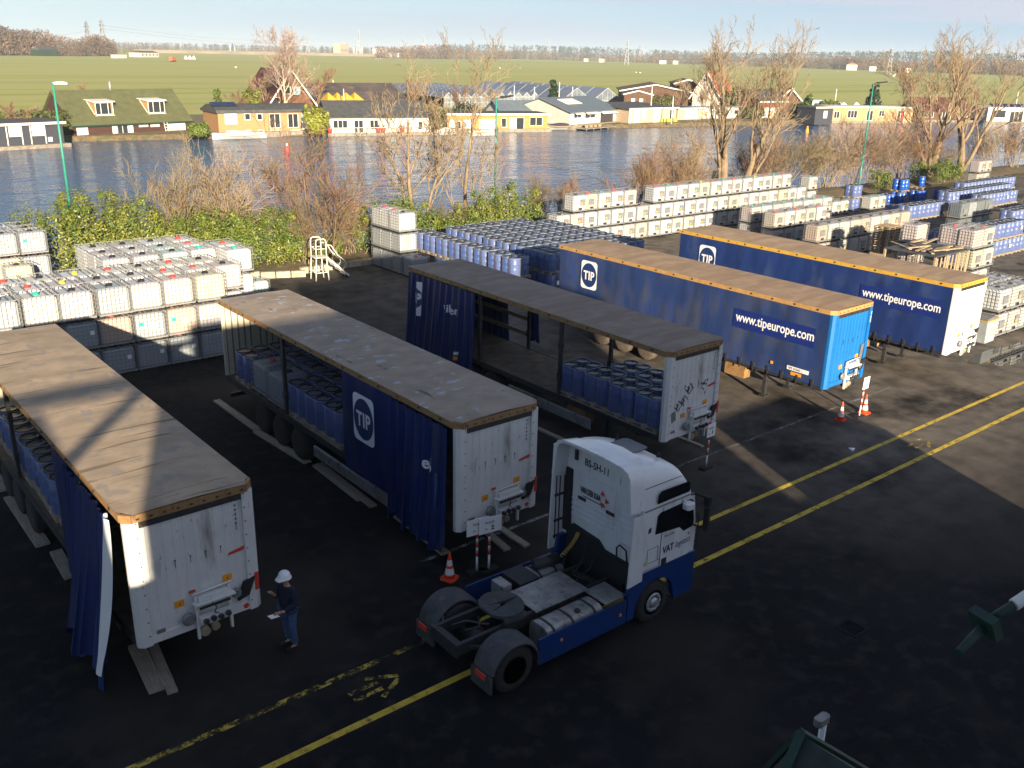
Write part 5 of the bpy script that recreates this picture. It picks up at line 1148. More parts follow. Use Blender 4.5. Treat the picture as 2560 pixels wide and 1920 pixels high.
mb = MB(); mb.bar((0, 0, 6.82), (-2.2, -.5, 5.62), .1, .06); mb.bar((0, 0, 6.82), (.4, .8, 5.62), .1, .06); mb.bar((0, 0, 6.82), (1.9, -.9, 5.62), .1, .06); mb.build('ridge_trim', m_greend, cn)
mb = MB()
for x, y in ((-2, -.7), (1.6, -.9), (-2, -3.8), (1.6, -3.8)): mb.box(x, x+.1, y, y+.1, 0, 5.65)
mb.build('post', m_greend, cn)
q0 = at(2050, 1862, 6.3); q1 = at(2040, 1812, 6.75); pc = thing('camera_pole', 'slim white pole with small lamp head beside the green canopy', 'pole', (q0.x, q0.y, 0)); mb = MB(); mb.tube((0, 0, 0), (0, 0, 6.55), .03, n=8); mb.build('pole', m_white2, pc); mb = MB(); mb.box(-.12, .04, -.04, .04, 6.551, 6.62, bev=.02); mb.build('lamp_head', m_grey, pc)
# street lamps
def lamp(u, v, u1, v1, y, lab, flip):
    top = aty(u, v, y); bx = top.x; t = thing('street_lamp', lab, 'street lamp', (bx, y, 0)); h = top.z
    hd = aty(u1, v1, y); L_ = max(.6, min(2.2, (hd.x-bx)))
    mb = MB(); mb.tube((0, 0, 0), (0, 0, h*.35), .10, .085, n=10); mb.tube((0, 0, h*.35), (0, 0, h), .075, .05, n=10); mb.build('pole', m_green, t)
    mb = MB(); mb.box(-.075, .075, -.105, -.06, 1.2, 1.6); mb.build('hatch', m_galv, t)
    mb = MB()
    if flip:
        mb.prism([(0, -.05), (L_*.4, -.07), (L_, -.12), (L_*1.02, -.02), (L_*.6, .06), (0, .05)], -.16, .16, 0, 'y')
        o = mb.build('lamp_head', mat('lamp_white', (.6, .6, .58), .4) if 'lamp_white' not in MATS else MATS['lamp_white'], t); o.location = (0, 0, h); o.rotation_euler = (0, -.10, 0)
    else:
        mb.bar((0, 0, 0), (L_*.35, 0, .05), .05, .05); mb.prism([(L_*.3, .0), (L_*1.0, .1), (L_*1.0, .2), (L_*.3, .12)], -.14, .14, 0, 'y'); o = mb.build('lamp_head', m_dark, t); o.location = (0, 0, h)
    return t
lamp(132, 208, 160, 203, 50.5, 'green street lamp with white head at the left, behind the hedge', True)
lamp(1241, 246, 1282, 226, 49.5, 'green street lamp in the middle, behind the drum store hedge', False)
lamp(2184, 209, 2232, 198, 49.2, 'green street lamp at the right with a white bird on its head', False)
tp = aty(2234, 192, 49.2); gl = thing('white_bird', 'white gull perched on the right street lamp', 'bird', (tp.x, 49.2, tp.z-.02)); mb = MB()
mb.lathe([(.001, -.2), (.05, -.12), (.09, 0), (.07, .12), (.04, .2), (.001, .24)], 10, (0, 0, .12), 0, 'x'); mb.lathe([(.001, -.06), (.05, -.02), (.05, .03), (.001, .07)], 8, (.2, 0, .23)); mb.tube((.24, 0, .23), (.3, 0, .22), .012, .003, n=5); mb.tube((0, -.03, 0), (0, -.03, .06), .008, n=4); mb.tube((0, .03, 0), (0, .03, .06), .008, n=4); mb.build('body', m_white2, gl)
# ================================================================== HOUSEBOATS AND HOUSES
m_roofg = mat('green_felt_roof', (.085, .092, .040), .9, var=.15, scale=1.2); m_roofdk = mat('dark_felt_roof', (.055, .058, .06), .85, var=.25, scale=1.5); m_roofblue = mat('blue_grey_roof', (.10, .13, .16), .7, var=.12, scale=1)
m_brownw = mat('dark_brown_boards', (.055, .022, .018), .75, var=.2, scale=2, stretch=(.3, 1, 6)); m_orangew = mat('orange_cedar_boards', (.36, .2, .09), .7, var=.12, scale=2, stretch=(.4, 1, 7)); m_honey = mat('honey_boards', (.40, .2, .05), .65, var=.12, scale=2, stretch=(.4, 1, 7))
m_slate = mat('slate_boards', (.035, .04, .055), .7, var=.2, scale=2, stretch=(.4, 1, 7)); m_hwhite = mat('house_white', (.56, .55, .51), .6, var=.06, scale=.8); m_beige = mat('beige_boards', (.44, .34, .24), .7, var=.08, scale=1, stretch=(.4, 1, 6)); m_tan = mat('tan_boards', (.40, .24, .12), .75, var=.15, scale=1.4, stretch=(7, 1, .4))
m_trim = mat('window_trim', (.7, .68, .62), .5, var=.04); m_float = mat('concrete_float', (.22, .19, .15), .85, var=.25, scale=1.5); m_solar = mat('solar_panel', (.012, .02, .06), .12, var=.2, scale=3, spec=.8); m_brick = mat('brown_brick', (.17, .085, .05), .9, var=.2, scale=3); m_tile = mat('red_brown_tiles', (.10, .03, .025), .85, var=.2, scale=2); m_otile = mat('orange_tiles', (.45, .11, .04), .8, var=.15, scale=2); m_barn = mat('brown_barn', (.10, .055, .035), .9, var=.25, scale=1)
m_greyw = mat('light_grey_boards', (.45, .42, .38), .7, var=.06, scale=1); m_steelglass = mat('greenhouse_glass', (.14, .17, .2), .15, var=.25, scale=.5, spec=.8)
class Fac:
    def __init__(s, pl, pr, zb):
        s.p = pl; d = pr-pl; s.L = sqrt(d.x**2+d.y**2); s.d = Vector((d.x, d.y, 0)).normalized(); s.n = Vector((-s.d.y, s.d.x, 0)); s.zb = zb; s.rz = atan2(s.d.y, s.d.x)
    def loc(s, u, v):
        r = ray(u, v); c = Vector((0, 0, CAM_H)); t = (s.p-c).dot(s.n)/r.dot(s.n); q = c+r*t-s.p; return q.dot(s.d), q.z+s.p.z
def fac_px(l, r, zb=-1.0, turn=0):
    pl, pr = at(*l, zb), at(*r, zb)
    if turn:        # the front swings away about its left corner, its right corner staying on the same sight line
        d = pr-pl; c_, s_ = cos(turn), sin(turn); d = Vector((d.x*c_-d.y*s_, d.x*s_+d.y*c_, 0)); g = pr.xy; k = (pl.x*g.y-pl.y*g.x)/(d.y*g.x-d.x*g.y); pr = pl+d*k
    return Fac(pl, pr, zb)
def fac_off(u0, u1, v, off, zb=-.3, turn=0):
    o = P0+BN*off; q = []
    for u in (u0, u1):
        r = ray(u, v); c = Vector((0, 0, CAM_H)); t = (o-c).dot(BN)/r.dot(BN); k = c+r*t; q.append(Vector((k.x, k.y, zb)))
    if turn:
        m = (q[0]+q[1])/2; h = (q[1]-q[0])/2; c_, s_ = cos(turn), sin(turn); h = Vector((h.x*c_-h.y*s_, h.x*s_+h.y*c_, 0)); q = [m-h, m+h]
    return Fac(q[0], q[1], zb)
def window(par, F, Zf, a, b_, pane=None, bars=1, fr=m_trim, name='window', y=0.0, proud=.03):
    u0, v0 = Zf(*a); u1, v1 = Zf(*b_); x0 = F.loc(u0, (v0+v1)/2)[0]; x1 = F.loc(u1, (v0+v1)/2)[0]; z1 = F.loc((u0+u1)/2, v0)[1]-F.zb; z0 = F.loc((u0+u1)/2, v1)[1]-F.zb
    w = .08; mb = MB(); mb.box(x0-w, x1+w, y-proud, y-.001, z0-w, z0); mb.box(x0-w, x1+w, y-proud, y-.001, z1, z1+w); mb.box(x0-w, x0, y-proud, y-.001, z0+.001, z1-.001); mb.box(x1, x1+w, y-proud, y-.001, z0+.001, z1-.001)
    for i in range(1, bars+1):
        if x1-x0 > .9*bars: xx = x0+(x1-x0)*i/(bars+1); mb.box(xx-.04, xx+.04, y-proud, y-.001, z0+.001, z1-.001)
    o = mb.build(name, fr, par); mb = MB(); mb.box(x0+.001, x1-.001, y-.012, y-.0012, z0+.001, z1-.001); mb.build('pane', pane or m_glass, o); return o
def hbody(t, F, h, depth, wm, float_h=.45, float_out=.5, fm=m_float, z0=None):
    mb = MB(); mb.box(-float_out, F.L+float_out, -float_out-.3, depth+float_out, -.4, float_h, 0); mb.build('float', fm, t)
    mb = MB(); mb.box(0, F.L, 0, depth, float_h+.001, h); return mb.build('wall', wm, t)
def flatroof(t, F, h, depth, m, over=.35, th=.28, x0=0, x1=None, rise=.0):
    x1 = F.L if x1 is None else x1; mb = MB()
    mb.prism([(-over, h+.002), (depth+over, h+.002+rise), (depth+over, h+th+rise), (-over, h+th)], x0-over, x1+over, 0, 'x'); r = mb.build('roof', m, t)
    mb = MB(); mb.box(x0-over, x1+over, -over-.06, -over-.002, h+.0, h+th+.02); mb.build('fascia', m_trim, r); return r
def gableroof(t, F, h, depth, ridge, m, over=.4, x0=0, x1=None, wm=None, th=.14):
    x1 = F.L if x1 is None else x1; mb = MB(); k = (ridge-h)/(depth/2); 
    pts = [(-over, h-k*over), (depth/2, ridge), (depth+over, h-k*over), (depth+over, h-k*over+th), (depth/2, ridge+th), (-over, h-k*over+th)]
    n = len(mb.v)
    mb.prism(pts, x0-over, x1+over, 0, 'x'); r = mb.build('roof', m, t)
    if wm:
        mb = MB()
        for xx in (x0+.004, x1-.064): mb.prism([(0.002, h+.001), (depth-.002, h+.001), (depth/2, ridge-.02)], xx, xx+.06, 0, 'x')
        mb.build('gable', wm, t)
    return r
def house(name, label, cat, F, group=None): return thing(name, label, cat, tuple(F.p[:2])+(F.zb,), F.rz, group)
GH = 'houseboats moored along the far canal bank'
# 1 slate houseboat at the left edge
F = fac_px((-40, 378), (163, 366)); t = house('houseboat', 'low slate-grey houseboat with light blue windows at the left edge', 'houseboat', F, GH); h = F.loc(80, 312)[1]-F.zb; hbody(t, F, h, 5, m_slate); flatroof(t, F, h, 5, m_roofdk, rise=.2)
for a, b_, p in (((72, 1000), (160, 1075), m_curtainpane), ((255, 992), (345, 1068), m_bluepane), ((385, 1088), (410, 1112), m_curtainpane)): window(t, F, Z1, a, b_, p)
mb = MB()
for x in (50, 170, 240, 355): xx = F.loc(x*.31646, 330)[0]; mb.box(xx-.06, xx+.06, -.04, -.002, .5, h-.01)
mb.build('trim_post', m_trim, t)
# 2 dark brown houseboat, green roof with two dormers
F = fac_px((188, 352), (478, 342), turn=radians(13)); t = house('houseboat', 'dark brown houseboat with moss green gabled roof and two dormers', 'houseboat', F, GH); h = F.loc(330, 304)[1]-F.zb; dp = 9.5; hbody(t, F, h, dp, m_brownw); rz_ = F.loc(310, 246)[1]-F.zb+.9; gableroof(t, F, h, dp, rz_, m_roofg, .35, wm=m_brownw)
mb = MB(); mb.box(-.3, F.L+.4, -.40, -.352, h-.45, h-.22); mb.build('gutter', m_greend, t)
for a, b_, p, n in (((610, 980), (690, 1078), m_curtainpane, 0), ((892, 972), (925, 1070), m_trim, 0), ((930, 975), (1008, 1068), m_glass, 1), ((1012, 972), (1048, 1066), m_trim, 0), ((1100, 967), (1165, 998), m_curtainpane, 0), ((1192, 967), (1255, 997), m_curtainpane, 0), ((1325, 964), (1415, 1040), m_curtainpane, 0), ((1425, 962), (1460, 1040), m_trim, 0)): window(t, F, Z1, a, b_, p, n)
for (x0, x1, pn) in ((770, 900, 0), (1190, 1310, 1)):
    xa = F.loc(*Z1(x0, 850))[0]+.1; xb = F.loc(*Z1(x1, 850))[0]+.4; k = (rz_-h)/(dp/2); yb = 1.0; zb = h+k*yb+.14; zt = zb+1.75; yt = min(dp/2-.1, (zt-h)/k)
    mb = MB(); mb.prism([(yb, zb-.1), (yb, zt), (yt, zt), ], xa, xb, 0, 'x'); d_ = mb.build('dormer', m_orangew, t)
    mb = MB(); mb.prism([(yb-.25, zt+.001), (yt+.15, zt+.25), (yt+.15, zt+.33), (yb-.25, zt+.12)], xa-.35, xb+.25, 0, 'x'); mb.build('dormer_roof', m_trim, d_)
    mb = MB(); mb.prism([(yb-.12, zb-.12), (yb+.0, zb-.14), (yt+.0, zt+.1), (yt-.1, zt+.2)], xa-.12, xa-.03, 0, 'x'); mb.box(xa-.1, xb+.1, yb-.14, yb-.002, zb-.22, zb-.06); mb.build('dormer_trim', m_trim, d_)
    w = (xb-xa); mb = MB()
    for xx in (xa+.05, xa+w*.3, xb-.1, xa+w*.7): mb.box(xx, xx+.09, yb-.05, yb-.001, zb+.1, zt-.12)
    mb.box(xa+.05, xb-.02, yb-.06, yb-.0505, zb+.02, zb+.1); mb.box(xa+.05, xb-.02, yb-.06, yb-.0505, zt-.12, zt-.03); mb.build('window_frame', m_trim, d_)
    mb = MB(); mb.box(xa+.15, xb-.35 if not pn else xb-.1, yb-.02, yb-.0012, zb+.12, zt-.14); mb.build('pane', m_glass, d_)
xx = F.loc(*Z1(966, 760))[0]; mb = MB(); mb.tube((xx+.8, dp/2, rz_-.1), (xx+.8, dp/2, rz_+1.3), .16, n=8); mb.build('chimney', m_galv, t)
xx = F.loc(*Z1(1295, 1080))[0]; mb = MB()
for q in (0, .5): mb.tube((xx+q, -.95, -.3), (xx+q-.2, -.75, 2.0), .05, n=5)
for i in range(5): mb.tube((xx-.02*i, -.93+.03*i, .1+.4*i), (xx+.48-.02*i, -.93+.03*i, .1+.4*i), .04, n=5)
mb.build('ladder', m_trim, t)
# 3 orange cedar houseboat with curved roof
F = fac_px((549, 345), (778, 342), turn=radians(11)); t = house('houseboat', 'orange cedar houseboat with curved grey roof and solar panel', 'houseboat', F, GH); h = F.loc(660, 281)[1]-F.zb; dp = 7.5; hbody(t, F, h, dp, m_orangew, .8)
mb = MB(); arc = [(dp*i/10-.25+(.5 if i == 10 else 0), h+.05+1.1*sin(pi*min(1, (i+1.2)/12))) for i in range(11)]; mb.prism([(-.4, h+.0)]+arc+[(dp+.3, h)], -.3, F.L+.4, 0, 'x'); mb.build('roof', m_roofdk, t)
mb = MB(); x0 = F.loc(*Z1(1690, 860))[0]; x1 = F.loc(*Z1(1890, 860))[0]; mb.bar(((x0), 1.6, h+1.2), ((x1), 1.6, h+1.2), 1.4, .08, up=(0, -.35, 1)); mb.build('solar_panel', m_solar, t)
for Zf, a, b_, p, n in ((Z1, (1780, 903), (1868, 978), m_bluepane, 1), (Z1, (1936, 900), (1974, 945), m_glass, 0), (Z1, (2032, 900), (2070, 944), m_glass, 0), (Z2, (12, 902), (46, 946), m_glass, 0), (Z2, (110, 900), (188, 1008), m_glass, 1), (Z2, (255, 900), (330, 1005), m_glass, 1), (Z2, (366, 893), (394, 1018), m_trim, 0), (Z1, (1795, 1035), (1875, 1053), m_glass, 1), (Z1, (1945, 1032), (1980, 1050), m_glass, 0), (Z1, (2045, 1030), (2080, 1048), m_glass, 0), (Z2, (120, 1030), (195, 1050), m_glass, 2), (Z2, (272, 1030), (345, 1048), m_glass, 2)): window(t, F, Zf, a, b_, p, n)
# 4 white houseboat, dark pitched roof
F = fac_px((826, 340), (1072, 339), turn=radians(7)); t = house('houseboat', 'white houseboat with dark pitched roof, white railing and red pots', 'houseboat', F, GH); h = F.loc(950, 291)[1]-F.zb; dp = 8; hbody(t, F, h, dp, m_hwhite); rr_ = F.loc(950, 266)[1]-F.zb+.6; gableroof(t, F, h, dp, rr_, m_roofdk, .4, wm=m_hwhite)
for a, b_, p, n in (((612, 952), (720, 1014), m_glass, 2), ((778, 952), (845, 1046), m_glass, 1), ((902, 950), (964, 1020), m_glass, 1), ((1040, 955), (1068, 1010), m_curtainpane, 0), ((1250, 960), (1282, 1020), m_curtainpane, 0), ((1286, 962), (1314, 1020), m_glass, 0)): window(t, F, Z2, a, b_, p, n)
mb = MB()
for i in range(16): xx = -.2+(F.L+.3)*i/15; mb.tube((xx, -.7, .45), (xx, -.7, 1.25), .04, n=4)
mb.tube((-.2, -.7, 1.25), (F.L+.1, -.7, 1.25), .05, n=4); mb.build('railing', m_trim, t)
for i, (x, y) in enumerate(((960, 1047), (1150, 1052), (1000, 1030), (578, 1040))):
    q = F.loc(*Z2(x, y)); pp = thing('plant_pot', 'red plant pot on the white houseboat deck, %s' % ['under its third window', 'right of the middle', 'taller, beside the first pot', 'at the left corner'][i], 'plant pot', tuple(F.p+F.d*q[0]-F.n*.5+Vector((0, 0, .46))), 0, 'red pots on the white houseboat'); mb = MB(); mb.lathe([(.28, 0), (.38, .5), (.42, .75), (.36, .75)], 10); mb.build('pot', m_red, pp); mb = MB()
    for k in range(14): a = random.uniform(0, 6.3); mb.bar((0, 0, .7), (.3*cos(a), .3*sin(a), 1.0+.4*random.random()), .05, .02)
    mb.build('plant', m_barn, pp)
# 5 honey coloured houseboat
F = fac_px((1118, 330), (1368, 329)); t = house('houseboat', 'low honey-orange houseboat with flat roof and many tall windows', 'houseboat', F, GH); h = F.loc(1240, 288)[1]-F.zb; hbody(t, F, h, 7, m_honey, .5); flatroof(t, F, h, 7, m_roofdk, .45)
for Zf, a, b_, p, n in ((Z2, (1532, 952), (1566, 1012), m_bluepane, 0), (Z2, (1585, 960), (1618, 1016), m_glass, 0), (Z2, (1645, 952), (1692, 1010), m_bluepane, 0), (Z2, (1765, 945), (1815, 1035), m_curtainpane, 1), (Z2, (1825, 945), (1885, 1035), m_curtainpane, 1), (Z2, (1940, 935), (1975, 1003), m_glass, 0), (Z2, (2008, 932), (2050, 1030), m_curtainpane, 1), (Z2, (2058, 930), (2115, 1030), m_glass, 2), (Z3, (142, 928), (238, 990), m_glass, 1)): window(t, F, Zf, a, b_, p, n)
# small white gabled shed with blue roof behind
Fb = fac_off(1255, 1350, 280, 14); t = house('cottage', 'small white gabled cottage with steel blue roof behind the honey houseboat', 'cottage', Fb); hh = Fb.loc(1300, 280)[1]-Fb.zb; mb = MB(); mb.box(0, Fb.L, 0, 6, 0, hh); mb.build('wall', m_hwhite, t); gableroof(t, Fb, hh, 6, hh+1.8, m_roofblue, .5, wm=m_hwhite)
# 6 grey-white two storey houseboat
F = fac_px((1424, 325), (1541, 317), turn=radians(6)); t = house('houseboat', 'grey and white houseboat with blue-grey roof, awnings and terrace', 'houseboat', F, GH); h = F.loc(1480, 277)[1]-F.zb; dp = 13; hbody(t, F, h, dp, m_hwhite, .9); 
rdg = h+2.1; gableroof(t, F, h, dp, rdg, m_roofblue, .5, wm=m_greyw)
mb = MB(); mb.box(-.03, -.002, .0, dp, .95, h); mb.build('side_cladding', m_greyw, t)
mb = MB(); mb.bar((3.2, dp/2-2.6, h+1.55), (8.2, dp/2-2.6, h+1.55), 2.4, .12, up=(0, -.32, 1)); mb.build('skylight', m_trim, t)
for a, b_, p, n in (((490, 888), (546, 930), m_glass, 1), ((578, 884), (656, 930), m_glass, 1), ((700, 893), (795, 978), m_glass, 3)): window(t, F, Z3, a, b_, p, n, fr=m_slate if a[0] > 690 else m_trim)
mb = MB()
for a, b_ in (((485, 880), (552, 900)), ((572, 876), (660, 898)), ((695, 872), (812, 900))):
    x0 = F.loc(*Z3(*a))[0]; x1 = F.loc(*Z3(*b_))[0]; z1 = F.loc(*Z3((a[0]+b_[0])/2, a[1]))[1]-F.zb; mb.bar(((x0+x1)/2, -.02, z1), ((x0+x1)/2, -.8, z1-.5), x1-x0, .06)
mb.build('awning', m_trim, t)
mb = MB(); mb.box(.5, F.L+4.5, -3.2, -.85, .25, .4, 0); 
for i in range(9): xx = .8+(F.L+3.2)*i/8; mb.tube((xx, -3.1, -.3), (xx, -3.1, 1.2 if i > 4 else .42), .07, n=5)
tr = mb.build('terrace', m_float, t)
mb = MB()
for i in range(4): xx = 2+1.5*i; mb.box(xx, xx+.9, -2.4, -1.7, .9, .96); mb.box(xx+.1, xx+.8, -2.2, -1.9, .41, .899)
tb = mb.build('terrace_furniture', m_wood, None); tb.location = t.location; tb.rotation_euler = t.rotation_euler; tag(tb, 'wooden garden tables on the terrace of the grey-white houseboat', 'garden table')
# 7 beige, 8 cream, 9 long white
F = fac_px((1571, 318), (1688, 313)); t = house('houseboat', 'beige houseboat with white doors and yellow-green pots', 'houseboat', F, GH); h = F.loc(1630, 273)[1]-F.zb; hbody(t, F, h, 11, m_beige, .5); flatroof(t, F, h, 11, m_roofdk, .4, rise=.5)
for a, b_, p, n in (((960, 868), (1008, 970), m_curtainpane, 2), ((1032, 868), (1055, 945), m_curtainpane, 0), ((1118, 862), (1165, 968), m_trim, 1), ((1245, 868), (1275, 945), m_glass, 1), ((925, 870), (940, 980), m_trim, 0)): window(t, F, Z3, a, b_, p, n)
for i, x in enumerate((1175, 1222, 1272)):
    q = F.loc(*Z3(x, 970)); pp = thing('plant_pot', 'yellow-green pot in front of the beige houseboat, %s of three' % ['left', 'middle', 'right'][i], 'plant pot', tuple(F.p+F.d*q[0]-F.n*.45+Vector((0, 0, .46))), 0, 'yellow-green pots'); mb = MB(); mb.lathe([(.35, 0), (.5, .35), (.42, .85), (.3, .9)], 10); mb.build('pot', mat('lime_pot', (.42, .45, .03), .5) if 'lime_pot' not in MATS else MATS['lime_pot'], pp)
F = fac_px((1692, 309), (1752, 307)); t = house('houseboat', 'cream houseboat with a row of narrow white windows', 'houseboat', F, GH); h = F.loc(1720, 273)[1]-F.zb; hbody(t, F, h, 8, m_beige, .4); flatroof(t, F, h, 8, m_roofdk, .4)
for i in range(5): window(t, F, Z3, (1368+20*i, 872), (1380+20*i, 935), m_curtainpane, 0)
F = fac_px((1755, 305), (1947, 303)); t = house('houseboat', 'long low white houseboat behind the big forked tree', 'houseboat', F, GH); h = F.loc(1850, 272)[1]-F.zb; hbody(t, F, h, 7, m_hwhite, .4); flatroof(t, F, h, 7, m_hwhite, .15, .2)
for a, b_, p in (((1485, 880), (1545, 912), m_tan), ((1755, 870), (1782, 900), m_glass), ((1825, 878), (1890, 915), m_tan), ((1850, 885), (1870, 912), m_glass), ((1955, 880), (1995, 922), m_glass), ((2020, 875), (2060, 938), m_tan), ((1610, 875), (1640, 905), m_glass)): window(t, F, Z3, a, b_, p, 1)
# 10 tan, 11 brown, 12 white right
F = fac_px((2076, 307), (2278, 308)); t = house('houseboat', 'tan timber houseboat with a white-trimmed flat roof', 'houseboat', F, GH); h = F.loc(2177, 270)[1]-F.zb; hbody(t, F, h, 7, m_tan, .3); flatroof(t, F, h, 7, m_hwhite, .2, .25)
for a, b_, p, n in (((712, 882), (752, 932), m_glass, 1), ((820, 875), (892, 930), m_glass, 2), ((970, 876), (1015, 950), m_glass, 1), ((1068, 876), (1106, 918), m_glass, 1), ((1212, 876), (1232, 960), m_glass, 0), ((1236, 878), (1262, 962), m_red, 0)): window(t, F, Z4, a, b_, p, n)
F = fac_px((2298, 303), (2425, 305)); t = house('houseboat', 'dark houseboat with red-brown tiled roof and white windows behind willows', 'houseboat', F, GH); h = F.loc(2360, 276)[1]-F.zb; hbody(t, F, h, 9, m_barn, .4); gableroof(t, F, h, 9, h+2.6, m_tile, .5, wm=m_barn)
for a, b_, p, n in (((1380, 880), (1400, 920), m_glass, 0), ((1425, 885), (1495, 925), m_glass, 3), ((1565, 885), (1630, 950), m_glass, 2), ((1700, 885), (1765, 925), m_glass, 2)): window(t, F, Z4, a, b_, p, n)
F = fac_px((2465, 306), (2620, 309)); t = house('houseboat', 'white houseboat with tilted solar panels on its flat roof, right edge', 'houseboat', F, GH); h = F.loc(2520, 271)[1]-F.zb; hbody(t, F, h, 9, m_hwhite, .3); flatroof(t, F, h, 9, m_hwhite, .15, .2)
for a, b_, p, n in (((1962, 872), (2066, 928), m_glass, 0), ((2100, 882), (2200, 965), m_glass, 2)): window(t, F, Z4, a, b_, p, n)
for i in range(9): mb = MB(); mb.bar((1.2+1.5*i, 1.5, h+.55), (2.3+1.5*i, 1.5, h+.55), 1.5, .06, up=(0, -.6, 1)); mb.build('solar_panel', m_solar, t)
F = fac_off(2036, 2080, 300, 3, -.9); t = house('shed', 'dark green-black shed left of the tan houseboat', 'shed', F); mb = MB(); mb.box(0, F.L, 0, 5, 0, 3.3); mb.build('wall', m_slate, t); flatroof(t, F, 3.3, 5, m_roofdk, .2); window(t, F, Z4, (630, 880), (655, 930), m_curtainpane, 0)
# boats
def boat(u, v, L_, hull, lab, rz=None, cover=None, cab_=False, h=.8):
    p = at(u, v, -1); t = thing('boat', lab, 'boat', (p.x, p.y, -1.0), BD_a if rz is None else rz, 'small boats moored by the houseboats'); mb = MB(); n = 12
    def hl(a, b_):
        x = (a-.5)*L_; w = L_*.15*(1-abs(2*a-1)**2.6)**.7+.02; s = b_*2-1; z = -.1+(h+.25*abs(2*a-1)**2)*min(1, abs(s)*1.5)
        return (x, w*max(-1, min(1, s*1.25)), z)
    mb.grid(hl, n, 10); mb.build('hull', hull, t)
    mb = MB(); mb.path([hl(i/n, 0) for i in range(n+1)], .06, 5); mb.path([hl(i/n, 1) for i in range(n+1)], .06, 5); mb.build('rubbing_strake', m_beige if hull is not m_hwhite else m_trim, t)
    mb = MB(); hh = h*.95+(.5 if cover else .0); mb.grid(lambda a, b_: ((a-.5)*L_*.86, (b_-.5)*L_*.26*(1-abs(2*a-1)**2.2)**.6, h*.72+(hh-h*.72)*(1-(2*b_-1)**2)*(1-abs(2*a-1)**2)), 12, 6); mb.build('cover', cover or m_wood, t); return t
BD_a = atan2(BD.y, BD.x)
boat(55, 365, 8.5, m_slate, 'dark open boat with beige rim moored before the slate houseboat'); boat(600, 348, 8, m_hwhite, 'white covered boat before the orange cedar houseboat', cover=m_hwhite); boat(1205, 340, 4.6, m_hwhite, 'small white motorboat before the honey houseboat'); boat(1400, 325, 8, m_greyw, 'grey cabin boat at the left of the grey-white houseboat', cover=m_slate); boat(1115, 338, 4, m_hwhite, 'white rowing boat right of the white houseboat', cover=m_hwhite); boat(1640+300, 306, 5, m_slate, 'dark boat at the right end of the long white houseboat')
for (u, v, lab, c) in ((718, 383, 'red and white buoy on the canal', m_red), (2017, 332, 'orange buoy on the canal at the right', m_orange)):
    p = at(u, v, -1); t = thing('buoy', lab, 'buoy', (p.x, p.y, -1)); mb = MB(); mb.lathe([(.3, -.2), (.34, .1), (.3, .5), (.22, .75), (.2, .9)], 12); mb.build('float', c, t); mb = MB(); mb.lathe([(.19, .901), (.15, 1.2), (.001, 1.25)], 12); mb.build('cap', m_hwhite if c is m_red else c, t)
# ---- houses behind
def gablehouse(name, lab, cat, F, hw, ridge, depth, wm, rm, trim=m_trim, over=.6, wins=(), Zf=Z2, low=None):
    """gable end faces the canal; ridge runs away from it"""
    t = house(name, lab, cat, F); L_ = F.L; mb = MB(); mb.prism([(0, 0), (L_, 0), (L_, hw), (L_/2, ridge), (0, hw)], 0, depth, 0, 'y'); mb.build('wall', wm, t)
    k = (ridge-hw)/(L_/2); mb = MB(); th = .2
    for s in (0, 1):
        e = -over if s == 0 else L_+over; ze = hw-k*over
        mb.prism([(e, ze+.05), (L_/2, ridge+.05), (L_/2, ridge+.05+th), (e, ze+.05+th)], -over, depth+over, 0, 'y')
    r = mb.build('roof', rm, t); mb = MB()
    for s in (0, 1):
        e = -over if s == 0 else L_+over; ze = hw-k*over; mb.bar((e, -over-.05, ze+.1), (L_/2, -over-.05, ridge+.1), .08, .26)
    mb.build('barge_board', trim, r)
    for a, b_, p in wins: window(t, F, Zf, a, b_, p, 0)
    return t
F = fac_off(668, 785, 270, 34, turn=.1); gablehouse('brick_house', 'brown brick house with steep dark red roof behind the orange cedar houseboat', 'house', F, F.loc(730, 245)[1]-F.zb-1, F.loc(715, 176)[1]-F.zb, 12, m_brick, m_tile, over=1.0, wins=[((228, 688), (272, 740), m_glass), ((300, 688), (345, 745), m_bluepane), ((120, 770), (180, 820), m_glass)])
F = fac_off(1738, 1790, 250, 42, turn=-1.0); gablehouse('gable_house', 'cream gabled house with bright orange tiled roof behind the big forked tree', 'house', F, F.loc(1770, 232)[1]-F.zb-.6, F.loc(1766, 180)[1]-F.zb, 13, m_hwhite, m_otile, over=.7, wins=[((1510, 620), (1550, 645), m_glass)], Zf=Z3)
F = fac_off(790, 1010, 265, 48); t = house('barn', 'long low brown barn with dark weathered roof behind the white houseboat', 'barn', F); hh = F.loc(900, 248)[1]-F.zb; mb = MB(); mb.box(0, F.L, 0, 16, 0, hh); mb.build('wall', m_barn, t); gableroof(t, F, hh, 16, F.loc(900, 220)[1]-F.zb+.6, mat('barn_roof', (.075, .06, .055), .9, var=.3, scale=.4, fleck=[((.2, .15, .09), .5, .6, .8, (1, 1, 1))]), .6, wm=m_barn)
F = fac_off(1570, 1700, 255, 50, turn=-.6); gablehouse('barn', 'dark barn with white gable trim right of the greenhouses', 'barn', F, F.loc(1600, 228)[1]-F.zb, F.loc(1650, 213)[1]-F.zb, 20, m_barn, m_barn)
F = fac_off(1567, 1622, 255, 40, turn=-.6); gablehouse('barn', 'smaller dark barn with white trim and two pale windows in front of the larger one', 'barn', F, F.loc(1590, 237)[1]-F.zb, F.loc(1598, 228)[1]-F.zb, 9, m_barn, m_roofdk, over=.3, wins=[((945, 780), (968, 800), m_curtainpane), ((1010, 782), (1032, 802), m_curtainpane)], Zf=Z3)
